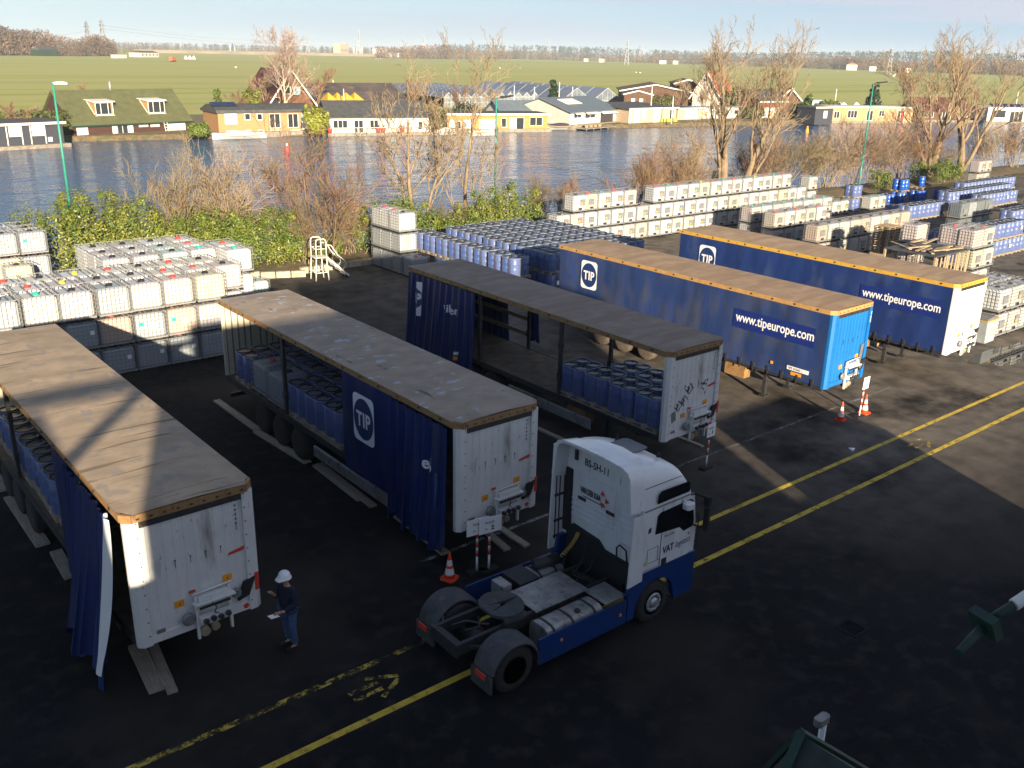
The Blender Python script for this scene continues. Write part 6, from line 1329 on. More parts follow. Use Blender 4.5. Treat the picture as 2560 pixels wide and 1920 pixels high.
F = fac_off(1692, 1740, 250, 58, turn=-.6); gablehouse('barn', 'dark barn with white gable trim left of the orange-roofed house', 'barn', F, F.loc(1712, 210)[1]-F.zb, F.loc(1712, 200)[1]-F.zb, 14, m_barn, m_barn, over=.4)
F = fac_off(1897, 1960, 280, 16); t = house('barn', 'red barn with white eaves beyond the long white houseboat', 'barn', F); hh = F.loc(1930, 250)[1]-F.zb; mb = MB(); mb.box(0, F.L, 0, 9, 0, hh); mb.build('wall', mat('barn_red', (.2, .035, .025), .85, var=.2), t); gableroof(t, F, hh, 9, hh+2, m_roofdk, .5, wm=m_barn); mb = MB(); mb.box(-.5, F.L+.5, -.62, -.51, hh-.5, hh-.25); mb.build('eave_board', m_trim, t)
F = fac_off(1955, 1990, 270, 24, turn=-.6); gablehouse('cottage', 'dark cottage with white barge boards right of the red barn', 'cottage', F, F.loc(1975, 248)[1]-F.zb, F.loc(1978, 222)[1]-F.zb, 10, m_barn, m_barn, over=.5)
F = fac_off(822, 910, 262, 24); t = house('market_stall', 'yellow peaked garden pavilion between the brick house and brown barn', 'pavilion', F); hh = F.loc(860, 252)[1]-F.zb; m_ye = mat('yellow_canvas', (.55, .33, .03), .7, var=.1)
n = 4
for i in range(n):
    x0 = F.L*i/n; x1 = F.L*(i+1)/n; mb = MB()
    c_ = ((x0+x1)/2-.3, 1.6, hh+1.35)
    q = [(x0-.3, -.3, hh), (x1+.1, -.3, hh), (x1+.1, 3.5, hh), (x0-.3, 3.5, hh)]
    for k in range(4): mb.face([q[k], q[(k+1) % 4], c_])
    mb.build('canopy', m_ye, t)
mb = MB()
for i in range(n+1): mb.box(F.L*i/n-.08, F.L*i/n+.08, -.08, .08, 0, hh-.02)
mb.box(F.L*.75, F.L, .2, 3, 0, hh-.05); mb.build('frame', m_ye, t)
# greenhouses: multi-span glass sheds with white glazing bars
def greenhouse(u0, u1, off, ns, hpx, rpx, depth, lab, um):
    F = fac_off(u0, u1, hpx, off); t = house('greenhouse', lab, 'greenhouse', F, 'greenhouses behind the houseboats'); he = F.loc(um, hpx)[1]-F.zb; hr = F.loc(um, rpx)[1]-F.zb; w = F.L/ns
    mb = MB(); mg = MB(); mr = MB()
    for i in range(ns):
        x0 = w*i; x1 = x0+w; xm = x0+w/2
        mg.face([(x0, 0, 0), (x1, 0, 0), (x1, 0, he), (xm, 0, hr), (x0, 0, he)])
        mr.face([(x0, 0, he), (xm, 0, hr), (xm, depth, hr), (x0, depth, he)]); mr.face([(xm, 0, hr), (x1, 0, he), (x1, depth, he), (xm, depth, hr)])
        for k in range(7):
            xx = x0+w*k/6; hh = he+(hr-he)*(1-abs(k-3)/3); mb.box(xx-.035, xx+.035, -.07, -.005, 0, hh)
        mb.bar((x0, -.04, he), (xm, -.04, hr), .07, .12); mb.bar((xm, -.04, hr), (x1, -.04, he), .07, .12)
        for k in range(8): yy = depth*k/8; mr.bar((x0, yy, he+.04), (xm, yy, hr+.04), .06, .05, 1); mr.bar((xm, yy, hr+.04), (x1, yy, he+.04), .06, .05, 1)
        mr.bar((x0, 0, he+.02), (x0, depth, he+.02), .14, .08, 1)
    for z in (he*.5, he): mb.box(0, F.L, -.06, -.004, z-.06, z+.06)
    mg.build('glass_wall', m_steelglass, t); mb.build('glazing_bars', m_bars, t); mr.build('glass_roof', [m_roofglass, m_bars], t)
m_bars = mat('grey_glazing_bars', (.34, .35, .35), .6, var=.1)
m_roofglass = mat('greenhouse_roof_glass', (.15, .18, .23), .3, var=.35, scale=.08, spec=.9, stretch=(1, .1, 1))
greenhouse(1110, 1368, 62, 12, 243, 231, 60, 'wide low greenhouse with many spans and pale glazing bars', 1240)
greenhouse(1402, 1555, 50, 2, 252, 220, 45, 'gabled twin-span greenhouse right of the dark conifer', 1480)
for i, (u, v0, v1, off) in enumerate(((1397, 206, 262, 20), (1285, 214, 262, 20), (1335, 217, 262, 20), (1430, 217, 260, 20), (1628, 213, 258, 14), (1682, 242, 262, 6), (860, 222, 255, 20), (833, 200, 212, 60), (2088, 222, 252, 25), (2540, 230, 262, 20))):
    F = fac_off(u, u+3, v1, off); zt = F.loc(u, v0)[1]; mb = MB(); mb.tube((0, 0, 0), (0, 0, zt+.3), .12, .08, n=6); o = mb.build('flag_pole', m_trim, None, (F.p.x, F.p.y, -.3)); tag(o, 'bare pale pole behind the houseboats, %s counted from the conifer group' % ORD[i], 'pole', 'poles behind the houseboats')
F = fac_off(2030, 2062, 252, 30); t = house('caravan', 'white caravan among garden bushes left of the tan houseboat', 'caravan', F); mb = MB(); mb.prism([(0, .5), (F.L, .5), (F.L, 2.2), (F.L-.6, 2.8), (.4, 2.8), (0, 2.0)], 0, 2.2, 0, 'y'); mb.build('body', m_hwhite, t); mb = MB(); mb.lathe([(.35, .1), (.35, .3)], 10, (F.L/2, 0, .36), 0, 'y'); mb.build('wheel', m_black, t); mb = MB(); mb.box(F.L*.2, F.L*.8, -.03, -.002, 1.5, 2.1); mb.build('window', m_glass, t)
for i, u in enumerate((2100, 2110, 2142)): F = fac_off(u, u+9, 252, 28); t = house('garden_tent', 'small white rounded garden tent behind the tan houseboat, %s' % ORD[i], 'tent', F); mb = MB(); mb.lathe([(1.2, 0), (1.25, .9), (.9, 1.8), (.3, 2.3), (.001, 2.4)], 10); mb.build('canvas', m_hwhite, t)
# ================================================================== TREES AND BUSHES
m_bark = mat('tan_bark', (.22, .16, .10), .9, var=.35, scale=6, stretch=(1, 1, .3), bump=.5, bscale=14, fleck=[((.07, .06, .035), 3, .5, .75, (1, 1, .3))]); m_twig = mat('brown_twigs', (.22, .165, .105), .9, var=.25, scale=2); m_redtwig = mat('red_brown_twigs', (.17, .098, .06), .9, var=.3, scale=1.5, fleck=[((.17, .135, .06), 1.2, .5, .65, (1, 1, 1))]); m_olive = mat('olive_twigs', (.17, .135, .07), .9, var=.3, scale=1.2, fleck=[((.16, .105, .06), .9, .5, .65, (1, 1, 1))])
m_birch = mat('birch_bark', (.45, .38, .30), .8, var=.2, scale=6, fleck=[((.08, .06, .05), 6, .62, .7, (1, 1, 3))]); m_birchtw = mat('birch_twigs', (.30, .22, .18), .9, var=.2, scale=2)
def leafmat(name, c1, c2, sp=.4):
    m = mat(name, c1, .45, col2=c2, scale=1.6, detail=3, spec=sp, lo=.38, hi=.62, fleck=[((c2[0]*.7, c2[1]*.75, c2[2]*.7), 9, .55, .7, (1, 1, 1))])
    return m
m_laurel = leafmat('laurel_leaves', (.13, .165, .028), (.07, .11, .02)); m_laurel2 = leafmat('yellow_laurel_leaves', (.19, .195, .03), (.10, .135, .024)); m_conif = leafmat('conifer_foliage', (.025, .05, .02), (.012, .028, .012)); m_ybush = leafmat('yellow_bush_leaves', (.27, .27, .03), (.15, .18, .025)); m_dbush = leafmat('dull_bush_leaves', (.10, .11, .035), (.06, .07, .025))
def grow(tr, tw, p, d, L_, r, lev, maxlev, rnd, up=.35, spread=.7, kids=(5, 6, 6, 5), segs=4, thin=.62, twr=.016, droop=0.0, start=.3):
    n = segs if lev < 3 else 3; pts = [p]; q = p.copy(); dd = d.copy(); wob = .16 if lev == 0 else .22
    for i in range(n):
        dd = (dd+Vector((rnd.uniform(-wob, wob), rnd.uniform(-wob, wob), rnd.uniform(-wob, wob)+up*.25-droop*lev*.1))).normalized(); q = q+dd*(L_/n); pts.append(q.copy())
    tgt = tr if r > .035 else tw
    r1 = max(twr*.6, r*(.2 if lev == 0 else .38)); tgt.path(pts, r, 7 if r > .12 else 5 if r > .05 else 3, 0, r1)
    if lev >= maxlev: return
    k = kids[min(lev, len(kids)-1)]
    for i in range(k):
        f = start+(1-start)*(i+rnd.uniform(.1, .9))/k; j = min(n-1, int(f*n)); pp = pts[j].lerp(pts[j+1], f*n-j); dr = (pts[j+1]-pts[j]).normalized()
        a = rnd.uniform(0, 2*pi); pr = dr.cross(Vector((cos(a), sin(a), .3))).normalized(); nd = (dr+pr*rnd.uniform(.5, 1.1)*spread+Vector((0, 0, up*.6-droop))).normalized()
        rr = max(twr, (r+(r1-r)*f)*thin*rnd.uniform(.7, 1.05)); grow(tr, tw, pp, nd, L_*rnd.uniform(.42, .68)*(1.05-.35*f), rr, lev+1, maxlev, rnd, up, spread, kids, segs, thin, twr, droop, start)
def tree_thing(name, lab, cat, loc, seed, stems, maxlev, kids, mt=m_bark, mw=m_twig, up=.35, spread=.7, group=None, twr=.016, droop=0., start=.3, rz=0):
    rnd = random.Random(seed); t = thing(name, lab, cat, loc, rz, group); tr = MB(); tw = MB()
    for (dx, dy, lean, az, L_, r) in stems: grow(tr, tw, Vector((dx, dy, -.1)), Vector((sin(lean)*cos(az), sin(lean)*sin(az), cos(lean))), L_, r, 0, maxlev, rnd, up, spread, kids, 6, .6, twr, droop, start)
    if tr.v: tr.build('trunk', mt, t)
    if tw.v: tw.build('crown', mw, t)
    return t
def ground_at(u, v, y): return aty(u, v, y)
# big riverside trees (at the top of the bank)
RIGHT = 0.0
def dirp(dx): return dx
p = aty(1046, 500, 50.2); tree_thing('bare_tree', 'bare twin-stemmed tree behind the laurel hedge, left of the middle lamp', 'tree', (p.x, 50.2, .3), 21, [(0, 0, .12, 2.6, 8.0, .22), (.25, .1, .30, -.55, 6.2, .15), (-.1, 0, .42, 2.7, 5.6, .09)], 4, (8, 6, 4, 3), up=.26, spread=.9)
p = aty(1163, 495, 50.6); tree_thing('bare_tree', 'bare slender tree with one side stem, right of the twin-stemmed tree', 'tree', (p.x, 50.6, .3), 33, [(0, 0, .05, 0, 8.6, .17), (0, 0, .48, 2.6, 5.5, .08), (.05, 0, .34, -.6, 5, .08)], 4, (8, 5, 4, 3), up=.26, spread=.9)
p = aty(1808, 452, 49.8); tree_thing('bare_tree', 'tall bare forked tree behind the white tote wall', 'tree', (p.x, 49.8, .3), 47, [(0, 0, .05, .5, 10.6, .46), (.3, 0, .2, 2.4, 8.5, .24)], 4, (9, 6, 4, 3), up=.28, spread=.85, start=.3)
p = aty(1846, 450, 50.2); tree_thing('bare_tree', 'bare tree with leaning trunks right of the tall forked tree', 'tree', (p.x, 50.2, .3), 52, [(0, 0, .24, -.35, 10.4, .34), (.2, 0, .5, -.5, 8.5, .16)], 4, (9, 6, 4, 3), up=.28, spread=.85, start=.3)
p = aty(2322, 468, 50.4); tree_thing('bare_tree', 'bare willow with spreading limbs, left of the far right pair', 'tree', (p.x, 50.4, .2), 61, [(0, 0, .12, -.3, 10.6, .44), (-.3, 0, .6, 2.6, 9.6, .22), (.1, 0, .36, 2.5, 10.2, .24)], 4, (9, 6, 4, 3), up=.26, spread=.9, start=.26)
p = aty(2392, 472, 50.8); tree_thing('bare_tree', 'bare willow with upright limbs, right of the far right pair', 'tree', (p.x, 50.8, .2), 67, [(0, 0, .1, -.6, 11.4, .46), (.2, 0, .34, -.6, 11.2, .27), (-.2, 0, .2, 2.4, 9.6, .25)], 4, (9, 6, 4, 3), up=.28, spread=.85, start=.28)
# bare bushes along the bank: five models copied with their own turns
protos = []
def bush_model(seed, mw, n, h, lab, maxlev=3, kids=(7, 5, 4), spread=.9):
    rnd = random.Random(seed); stems = [(rnd.uniform(-.7, .7), rnd.uniform(-.5, .5), rnd.uniform(.05, .75), rnd.uniform(0, 6.3), h*rnd.uniform(.6, .95), rnd.uniform(.035, .06)) for _ in range(n)]
    return tree_thing('bare_bush', lab, 'bush', (0, 0, 0), seed, stems, maxlev, kids, m_twig, mw, up=.22, spread=spread, twr=.011, group='bare bushes along the canal bank')
BM = [bush_model(101, m_olive, 11, 4.6, 'x'), bush_model(102, m_redtwig, 14, 4.4, 'x'), bush_model(103, m_twig, 13, 4.6, 'x'), bush_model(104, m_redtwig, 10, 5.2, 'x', 3, (8, 5, 4)), bush_model(105, m_olive, 12, 5.0, 'x')]
used = set()
def bush(u, v, y, k, s, lab):
    p = aty(u, v, y); t = BM[k] if k not in used else copy_tree(BM[k]); used.add(k); t.location = (p.x, y, -.1 if y < 52 else -.6); t.scale = (s, s, s); t.rotation_euler = (0, 0, random.uniform(0, 6.3)); t['label'] = lab; return t
random.seed(9)
for (u, v, y, k, s, lab) in ((425, 520, 51.5, 0, 1.22, 'olive-brown bare bush behind the left laurel hedge, left of two'), (558, 530, 51.5, 2, 1.28, 'brown bare bush behind the left laurel hedge, right of two'), (590, 540, 52, 4, .8, 'small olive bare bush between hedge and canal'),
    (808, 590, 48.9, 3, 1.3, 'tall reddish bare bush behind the white step platform'), (775, 600, 48.5, 0, .85, 'olive bare bush left of the tall reddish one'), (880, 600, 48.9, 1, .72, 'low red-twigged bush between step platform and tote stack'),
    (1355, 500, 50.5, 0, .8, 'olive bare bush left of the lone tote on the wall'), (1410, 490, 51, 1, .7, 'red-twigged bush behind the lone tote on the wall'), (1125, 530, 49.3, 4, .55, 'thin reedy bush between the two leafless trees'), (1180, 530, 49.4, 2, .5, 'low brown scrub right of the slender tree'),
    (1600, 470, 50.5, 1, 1.05, 'red-twigged bush behind the left end of the long tote row'), (1660, 470, 50.5, 3, .95, 'reddish bush behind the long tote row, right of another'), (1720, 465, 51, 2, 1.15, 'brown bush left of the tall forked tree'), (1770, 462, 51, 4, .72, 'olive bush close to the forked trunk'),
    (1890, 465, 51, 1, 1.15, 'reddish bush right of the leaning trunks'), (1950, 465, 51, 4, 1.15, 'olive bush above the right end of the white wall'), (2010, 470, 51.3, 0, 1.15, 'olive-brown bush left of the right street lamp'), (2065, 475, 51.3, 2, 1.15, 'brown bush left of the right street lamp, nearer to it'), (2120, 478, 51, 3, 1.15, 'reddish bush just left of the right lamp post'),
    (2180, 480, 51, 2, 1.15, 'brown bush just right of the right lamp post'), (2240, 482, 51, 3, 1.15, 'reddish bush behind the loose blue drums'), (2290, 480, 51.5, 1, 1.15, 'red-twigged bush beside the spreading willow'), (2450, 480, 50, 2, 1.15, 'brown bush right of the willow pair'), (2510, 490, 50, 1, 1.15, 'reddish bush at the right end of the bank'), (2560, 495, 50, 0, 1.15, 'olive bush at the right picture edge'), (2350, 480, 51.5, 4, .7, 'olive bush between the two willows')):
    bush(u, v, y, k, s, lab)
# leafy hedges
def leaves(mb, c, rad, n, rnd, size=.1, m=0, shell=.55, zmin=-9):
    for _ in range(n):
        a = rnd.uniform(0, 2*pi); z = rnd.uniform(-1, 1); rr = (shell+(1-shell)*rnd.random()); s = sqrt(1-z*z); d = Vector((s*cos(a), s*sin(a), z)); p = c+Vector((d.x*rad.x, d.y*rad.y, d.z*rad.z))*rr
        if p.z < zmin: continue
        nd = (d+Vector((rnd.uniform(-.8, .8), rnd.uniform(-.8, .8), rnd.uniform(-.4, 1)))).normalized(); t = nd.cross(Vector((rnd.uniform(-1, 1), rnd.uniform(-1, 1), rnd.uniform(-1, 1)))).normalized(); b_ = nd.cross(t); l = size*rnd.uniform(.7, 1.4)
        mb.face([p-t*l, p+b_*l*.45, p+t*l, p-b_*l*.45], m)
def leafy(name, lab, cat, loc, seed, lobes, n, mats, size=.1, group=None, stem=True, rz=0):
    rnd = random.Random(seed); t = thing(name, lab, cat, loc, rz, group); mb = MB()
    for (x, y, z, rx, ry, rz_) in lobes:
        vol = rx*ry*rz_; leaves(mb, Vector((x, y, z)), Vector((rx, ry, rz_)), int(n*vol**.67), rnd, size, 0, .45, .02)
        for k in range(5): a = rnd.uniform(0, 6.3); leaves(mb, Vector((x+rx*.8*cos(a), y+ry*.8*sin(a), z+rz_*rnd.uniform(.1, .85))), Vector((.4, .4, .5))*rnd.uniform(.6, 1.2), int(n*.16), rnd, size, 1 if rnd.random() < .5 else 0, .2, .02)
    mb.build('foliage', mats, t)
    if stem:
        tr = MB(); 
        for (x, y, z, rx, ry, rz_) in lobes: tr.path([(x*.6, y*.6, 0), (x*.8, y*.8, z*.5), (x, y, z)], .05, 5, 0, .02)
        tr.build('trunk', m_bark, t)
    return t
HG = 'laurel shrubs forming the hedge behind the yard'
HM = None
def hedge(u, v, y, w, h, seed, lab, yellow=.5, d=1.3):
    p = aty(u, v, y); lob = []; rnd = random.Random(seed); k = max(2, int(w/1.1))
    for i in range(k): x = -w/2+w*(i+.5)/k; hh = h*rnd.uniform(.8, 1.05); lob.append((x, rnd.uniform(-.2, .2), hh*.5, w/k*.75, d*rnd.uniform(.8, 1.1), hh*.52))
    leafy('laurel_bush', lab, 'hedge', (p.x, y, .15), seed, lob, 760, [m_laurel, m_laurel2] if rnd.random() > yellow else [m_laurel2, m_laurel], .075, HG)
hedge(185, 640, 50.6, 5.2, 5.2, 1, 'tallest laurel bush behind the left tote tower', .9, 2.0); hedge(280, 640, 50.4, 4.4, 4.8, 2, 'tall laurel bush right of the street lamp base', .8, 1.9); hedge(380, 640, 50.2, 3.8, 3.6, 3, 'laurel bush in the middle of the left hedge', .5, 1.6); hedge(460, 640, 50.1, 3.6, 3.4, 4, 'laurel bush behind the left stack\'s rear group', .4, 1.5)
hedge(555, 640, 49.9, 4.4, 3.5, 5, 'laurel bush at the right part of the left hedge', .3, 1.6); hedge(655, 650, 49.5, 4.4, 3.5, 6, 'broad laurel bush left of the white step platform', .4, 1.6); hedge(715, 650, 48.9, 2.4, 2.0, 7, 'low laurel bush right behind the step platform', .2, 1.2); hedge(815, 640, 48.6, 1.8, 1.6, 17, 'low laurel bush at foot of the reddish bush', .2, 1.0)
hedge(915, 650, 48.7, 1.6, 3.0, 8, 'dark laurel bush just left of the three-high tote stack', 0, 1.2); hedge(985, 600, 48.4, 2.2, 3.9, 9, 'laurel bush right behind the three-high tote stack', .6, 1.2); hedge(1055, 600, 48.2, 2.8, 3.3, 10, 'laurel bush at the foot of the twin-stemmed tree', .6, 1.2); hedge(1110, 600, 48.0, 1.6, 2.2, 11, 'small laurel bush behind the drum store', .3, 1.0)
hedge(1180, 580, 48.2, 2.0, 2.7, 12, 'small dull laurel bush left of the middle lamp', .2, 1.0); hedge(1235, 560, 48.4, 2.8, 4.0, 13, 'tall laurel bush around the middle lamp post', .6, 1.4); hedge(1290, 560, 48.5, 2.4, 3.3, 14, 'laurel bush right of the middle lamp post', .6, 1.2); hedge(1335, 560, 48.2, 1.8, 2.2, 15, 'low laurel bush left of the white tote wall', .3, 1.0)
for i, (u, s) in enumerate(((2195, 1.2), (2290, 1.7), (2335, 1.5), (2370, 1.3))): hedge(u, 520, 48.0, 2.0, 1.3*s+.4, 20+i, 'low laurel bush behind the blue drums on the right, %s from left' % ORD[i], .2, 1.0)
# far bank greenery
def farbush(u, v, off, w, h, lab, mats, seed, size=.22, cone_=False, n=420):
    F = fac_off(u-1, u+1, v, off); lob = []; h = F.loc(u, -h)[1]-F.zb if h < 0 else h
    if cone_:
        for i in range(6): f = i/6; lob.append((0, 0, h*(f+.09), w/2*(1-f*.85), w/2*(1-f*.85), h*.14))
    else:
        rnd = random.Random(seed); k = max(1, int(w/2.5))
        for i in range(k): lob.append((-w/2+w*(i+.5)/k, rnd.uniform(-.5, .5), h*.48*rnd.uniform(.8, 1.05), w/k*.65, 1.3, h*.5))
    return leafy('conifer' if cone_ else 'garden_bush', lab, 'conifer' if cone_ else 'bush', (F.p.x, F.p.y, -.35), seed, lob, n, mats, size, rz=F.rz)
farbush(793, 322, 3, 3.2, -253, 'bright yellow-green bush between orange and white houseboats', [m_ybush, m_laurel], 41); farbush(498, 330, 4, 2.6, -297, 'green bush between brown and orange houseboats', [m_laurel, m_laurel2], 42); farbush(547, 280, 18, 2.4, -233, 'dark green columnar conifer behind the brown houseboat', [m_laurel, m_dbush], 43, cone_=True); farbush(630, 270, 26, 3.2, -210, 'yellowish bush left of the brick house', [m_laurel2, m_dbush], 44)
farbush(1383, 270, 22, 4.2, -204, 'dark conical conifer left of the twin-span greenhouse', [m_conif, m_dbush], 45, cone_=True); farbush(2183, 265, 24, 5.5, -216, 'dark rounded cypress behind the tan houseboat', [m_conif, m_dbush], 46, n=700, cone_=True); farbush(1995, 292, 10, 5, -252, 'dark evergreen bush beside the dark shed', [m_conif, m_laurel], 47); farbush(2018, 285, 12, 4, -240, 'evergreen with pointed top beside the dark shed', [m_conif, m_laurel], 48, cone_=True); farbush(1655, 255, 20, 5.5, -230, 'green bush before the dark barns', [m_dbush, m_laurel], 49); farbush(1090, 300, 6, 3.5, -262, 'olive bush right of the white houseboat', [m_dbush, m_laurel], 50); farbush(1160, 275, 16, 4, -247, 'dark bush before the wide greenhouse', [m_conif, m_dbush], 51); farbush(1830, 250, 22, 5, -208, 'dark evergreen right of the orange-roofed house', [m_conif, m_laurel], 52); farbush(2075, 262, 18, 6, -248, 'low green bush row left of the cypress', [m_laurel, m_dbush], 53); farbush(60, 300, 10, 12, -268, 'dark hedge behind the slate houseboat', [m_dbush, m_laurel], 54); farbush(130, 300, 14, 7, -272, 'dark hedge left of the brown houseboat', [m_dbush, m_conif], 55); farbush(815, 280, 20, 2, -258, 'small shrub beside the yellow pavilion', [m_dbush, m_laurel], 56); farbush(1880, 285, 14, 5, -255, 'dull bush before the red barn', [m_dbush, m_barn], 57)
F = fac_off(714, 716, 270, 24); tree_thing('birch_tree', 'white-barked birch in front of the brick house', 'tree', (F.p.x, F.p.y, -.3), 71, [(0, 0, .02, 0, 11.3, .22)], 4, (15, 7, 6, 4), m_birch, m_birchtw, up=.22, spread=.95, twr=.022, droop=.10, start=.22)
FT = [('bare garden tree behind the brick house', 770, 270, 40, -148, 0.2), ('bare garden tree left of the birch', 665, 268, 36, -188, 0.2), ('bare garden tree behind the brown barn', 1030, 258, 30, -205, 0.2), ('bare garden tree before the wide greenhouse', 1150, 260, 26, -215, 0.2), ("bare garden tree right of the wide greenhouse's middle", 1230, 255, 26, -222, 0.2), ('bare garden tree near the right willow pair', 2265, 258, 22, -172, 0.22), ('bare garden tree behind the dark tiled houseboat', 2330, 262, 24, -235, 0.2), ('bare tree left of the orange-roofed house', 1700, 250, 30, -205, 0.2), ('bare tree before the orange-roofed house', 1760, 258, 20, -215, 0.2), ('small bare tree behind the slate houseboat', 45, 300, 6, -258, 0.16), ("bare tree behind the slate houseboat's hedge", 95, 290, 20, -265, 0.14), ('small bare tree right of the brown houseboat roof', 600, 275, 22, -232, 0.15), ('low bare tree above the green roof', 180, 250, 30, -215, 0.15), ('bare tree right of the red barn', 1950, 270, 30, -228, 0.15), ('bare tree at the far right garden', 2440, 262, 26, -225, 0.2)]
tproto = []
for i in range(3): tproto.append(tree_thing('garden_tree', 'x', 'tree', (0, 0, 0), 200+i, [(0, 0, .06, i, 6, .18), (.2, 0, .3, i*2, 5, .12)], 3, (9, 7, 6), m_bark, m_redtwig if i != 1 else m_twig, up=.35, spread=.75, twr=.028, group='bare garden trees behind the houseboats'))
for i, (lab, u, v, off, h, r) in enumerate(FT):
    F = fac_off(u-1, u+1, v, off); t = tproto[i] if i < 3 else copy_tree(tproto[i % 3]); h = F.loc(u, -h)[1]-F.zb; t.location = (F.p.x, F.p.y, -.35); s = h/7.5; t.scale = (s*1.15, s*1.15, s); t.rotation_euler = (0, 0, i*1.3); t['label'] = lab
# ---- distance: woods, buildings, pylons, motorway
m_wood1 = mat('winter_wood', (.15, .095, .06), .95, var=.25, scale=.04, fleck=[((.09, .075, .06), .02, .5, .6, (1, 1, 1))]); m_wood2 = mat('far_wood', (.09, .075, .065), .95, var=.25, scale=.01)
def wood(name, lab, pts, n, hgt, dep, mats, seed, size=1.2, wvar=.4):
    """a far wood: many small leaf-sized facets heaped into crown-shaped clumps along a line of ground points"""
    rnd = random.Random(seed); mb = MB(); seg = []
    for i in range(n):
        f = rnd.random()*(len(pts)-1); j = int(f); a, b_ = pts[j], pts[j+1]; p = a.lerp(b_, f-j); d = p.xy.normalized()*rnd.uniform(0, dep); h = hgt(f/(len(pts)-1))*rnd.uniform(1-wvar, 1.0); w = h*rnd.uniform(.22, .38)
        base = Vector((p.x+d[0], p.y+d[1], -.3)); mb.tube(base, base+Vector((0, 0, h*.5)), h*.02, h*.012, n=3)
        for k in range(46):
            z = h*(.06+.94*rnd.random()); ww = w*(1-abs(z/h-.5)**2*2.2); a_ = rnd.uniform(0, 6.28); q = base+Vector((ww*cos(a_)*rnd.random()**.5, ww*sin(a_)*rnd.random()**.5, z)); s = size*h/12*rnd.uniform(.5, 1.1)
            t = Vector((rnd.uniform(-1, 1), rnd.uniform(-1, 1), rnd.uniform(-.4, 1.4))).normalized()*s*1.3; b2 = t.cross(Vector((rnd.uniform(-1, 1), rnd.uniform(-1, 1), rnd.uniform(-1, 1)))).normalized()*s*.3; mb.face([q-t, q+b2, q+t, q-b2], 0)
    o = mb.build(name, mats); struct(o, lab, 'wood', 'stuff'); return o
def gpt(u, v): return at(u, v, -.3)
wood('near_wood', 'bare brown wood at the left beyond the meadow', [gpt(-60, 139), gpt(60, 139), gpt(200, 141), gpt(290, 140)], 420, lambda f: 31-12*min(1, f*1.6)+2*sin(f*17), 60, m_wood1, 1, .9)
wood('near_wood', 'low bare trees beyond the meadow, left of the motorway', [gpt(290, 132), gpt(450, 129), gpt(700, 126)], 160, lambda f: 14-6*f, 60, m_wood1, 2, .9)
def farpt(u, D, dv=0): r = ray(u, 130); r = Vector((r.x, r.y, 0)).normalized(); return Vector((r.x*D, r.y*D, -.3))
wood('far_wood', 'grey-brown line of woods along the left horizon', [farpt(-100, 3000), farpt(500, 3000), farpt(1000, 2600)], 420, lambda f: 18, 300, m_wood2, 3, 1.6, .25)
wood('far_wood', 'brown woodland along the middle of the horizon', [farpt(940, 1500), farpt(1130, 1550), farpt(1300, 2000)], 360, lambda f: 18-3*f+6*max(0, 1-abs(f-.4)*4), 120, m_wood1, 4, 1.0, .3)
wood('far_wood', 'brown woodland along the right of the horizon', [farpt(1250, 2000), farpt(1600, 1750), farpt(2000, 1450), farpt(2300, 1300), farpt(2640, 1150)], 1100, lambda f: 16+2.5*sin(f*23), 130, m_wood1, 5, 1.0, .3)
wood('far_wood', 'dark distant forest behind the right woodland', [farpt(1100, 3400), farpt(1800, 3200), farpt(2640, 2400)], 420, lambda f: 34+5*sin(f*9), 200, m_conif, 6, 1.6, .2)
m_pyl = mat('pylon_steel', (.27, .28, .30), .6, .3, var=.1); m_pyld = mat('dark_pylon_steel', (.2, .2, .22), .6, .3, var=.1)
def pylon(u, v0, v1, D, lab, m=m_pyl, rz=.3, fat=1.0):
    b_ = atd(u, v1, D); tp = atd(u, v0, D); h = max(8, tp.z+.3); t = thing('power_pylon', lab, 'pylon', (b_.x, b_.y, -.3), rz, 'power pylons on the horizon'); mb = MB(); w = h*.09; th = h*.008*fat+.06
    lv = [0, .22, .4, .55, .68, .8, .9, 1.0]; wd = lambda f: w*(1-f*.86)
    for i in range(len(lv)-1):
        f, g = lv[i], lv[i+1]
        for sx in (-1, 1):
            for sy in (-1, 1): mb.bar((sx*wd(f), sy*wd(f), f*h), (sx*wd(g), sy*wd(g), g*h), th*1.4, th*1.4)
            mb.bar((sx*wd(f), -wd(f), f*h), (sx*wd(g), wd(g), g*h), th, th); mb.bar((-wd(f), sx*wd(f), f*h), (wd(g), sx*wd(g), g*h), th, th); mb.bar((wd(f), sx*wd(f), f*h), (-wd(g), sx*wd(g), g*h), th, th)
    body_ = mb.build('tower', m, t); mb = MB()
    for f, l in ((.68, .17), (.8, .22), (.9, .14)):
        for s in (-1, 1): mb.bar((0, 0, f*h), (s*l*h, 0, f*h+.5), th*1.4, th*1.4); mb.bar((0, 0, f*h+h*.05), (s*l*h, 0, f*h+.5), th, th); mb.tube((s*l*h, 0, f*h+.5), (s*l*h, 0, f*h-h*.03), th*.6, n=4)
    mb.build('cross_arm', m, t); return t
PY = [(222, 52, 118, 1600, 'thin dark pylon above the left wood'), (259, 47, 112, 1500, 'pylon right of the thin dark one at the left'), (770, 80, 125, 2600, 'faint pylon right of the birch'), (898, 74, 128, 2200, 'pylon left of the twin-stemmed tree'), (918, 108, 125, 3200, 'faint low pylon beside the one left of the twin-stemmed tree'), (1059, 86, 120, 2600, 'faint pylon between the two leafless trees'), (1370, 100, 140, 2600, 'faint pylon above the greenhouses'), (1566, 101, 160, 1350, 'pale pylon standing in the meadow left of the forked tree'), (1599, 110, 140, 2400, 'faint pylon right of the pale meadow pylon'), (2221, 119, 178, 1000, 'pale pylon in the meadow above the right lamp')]
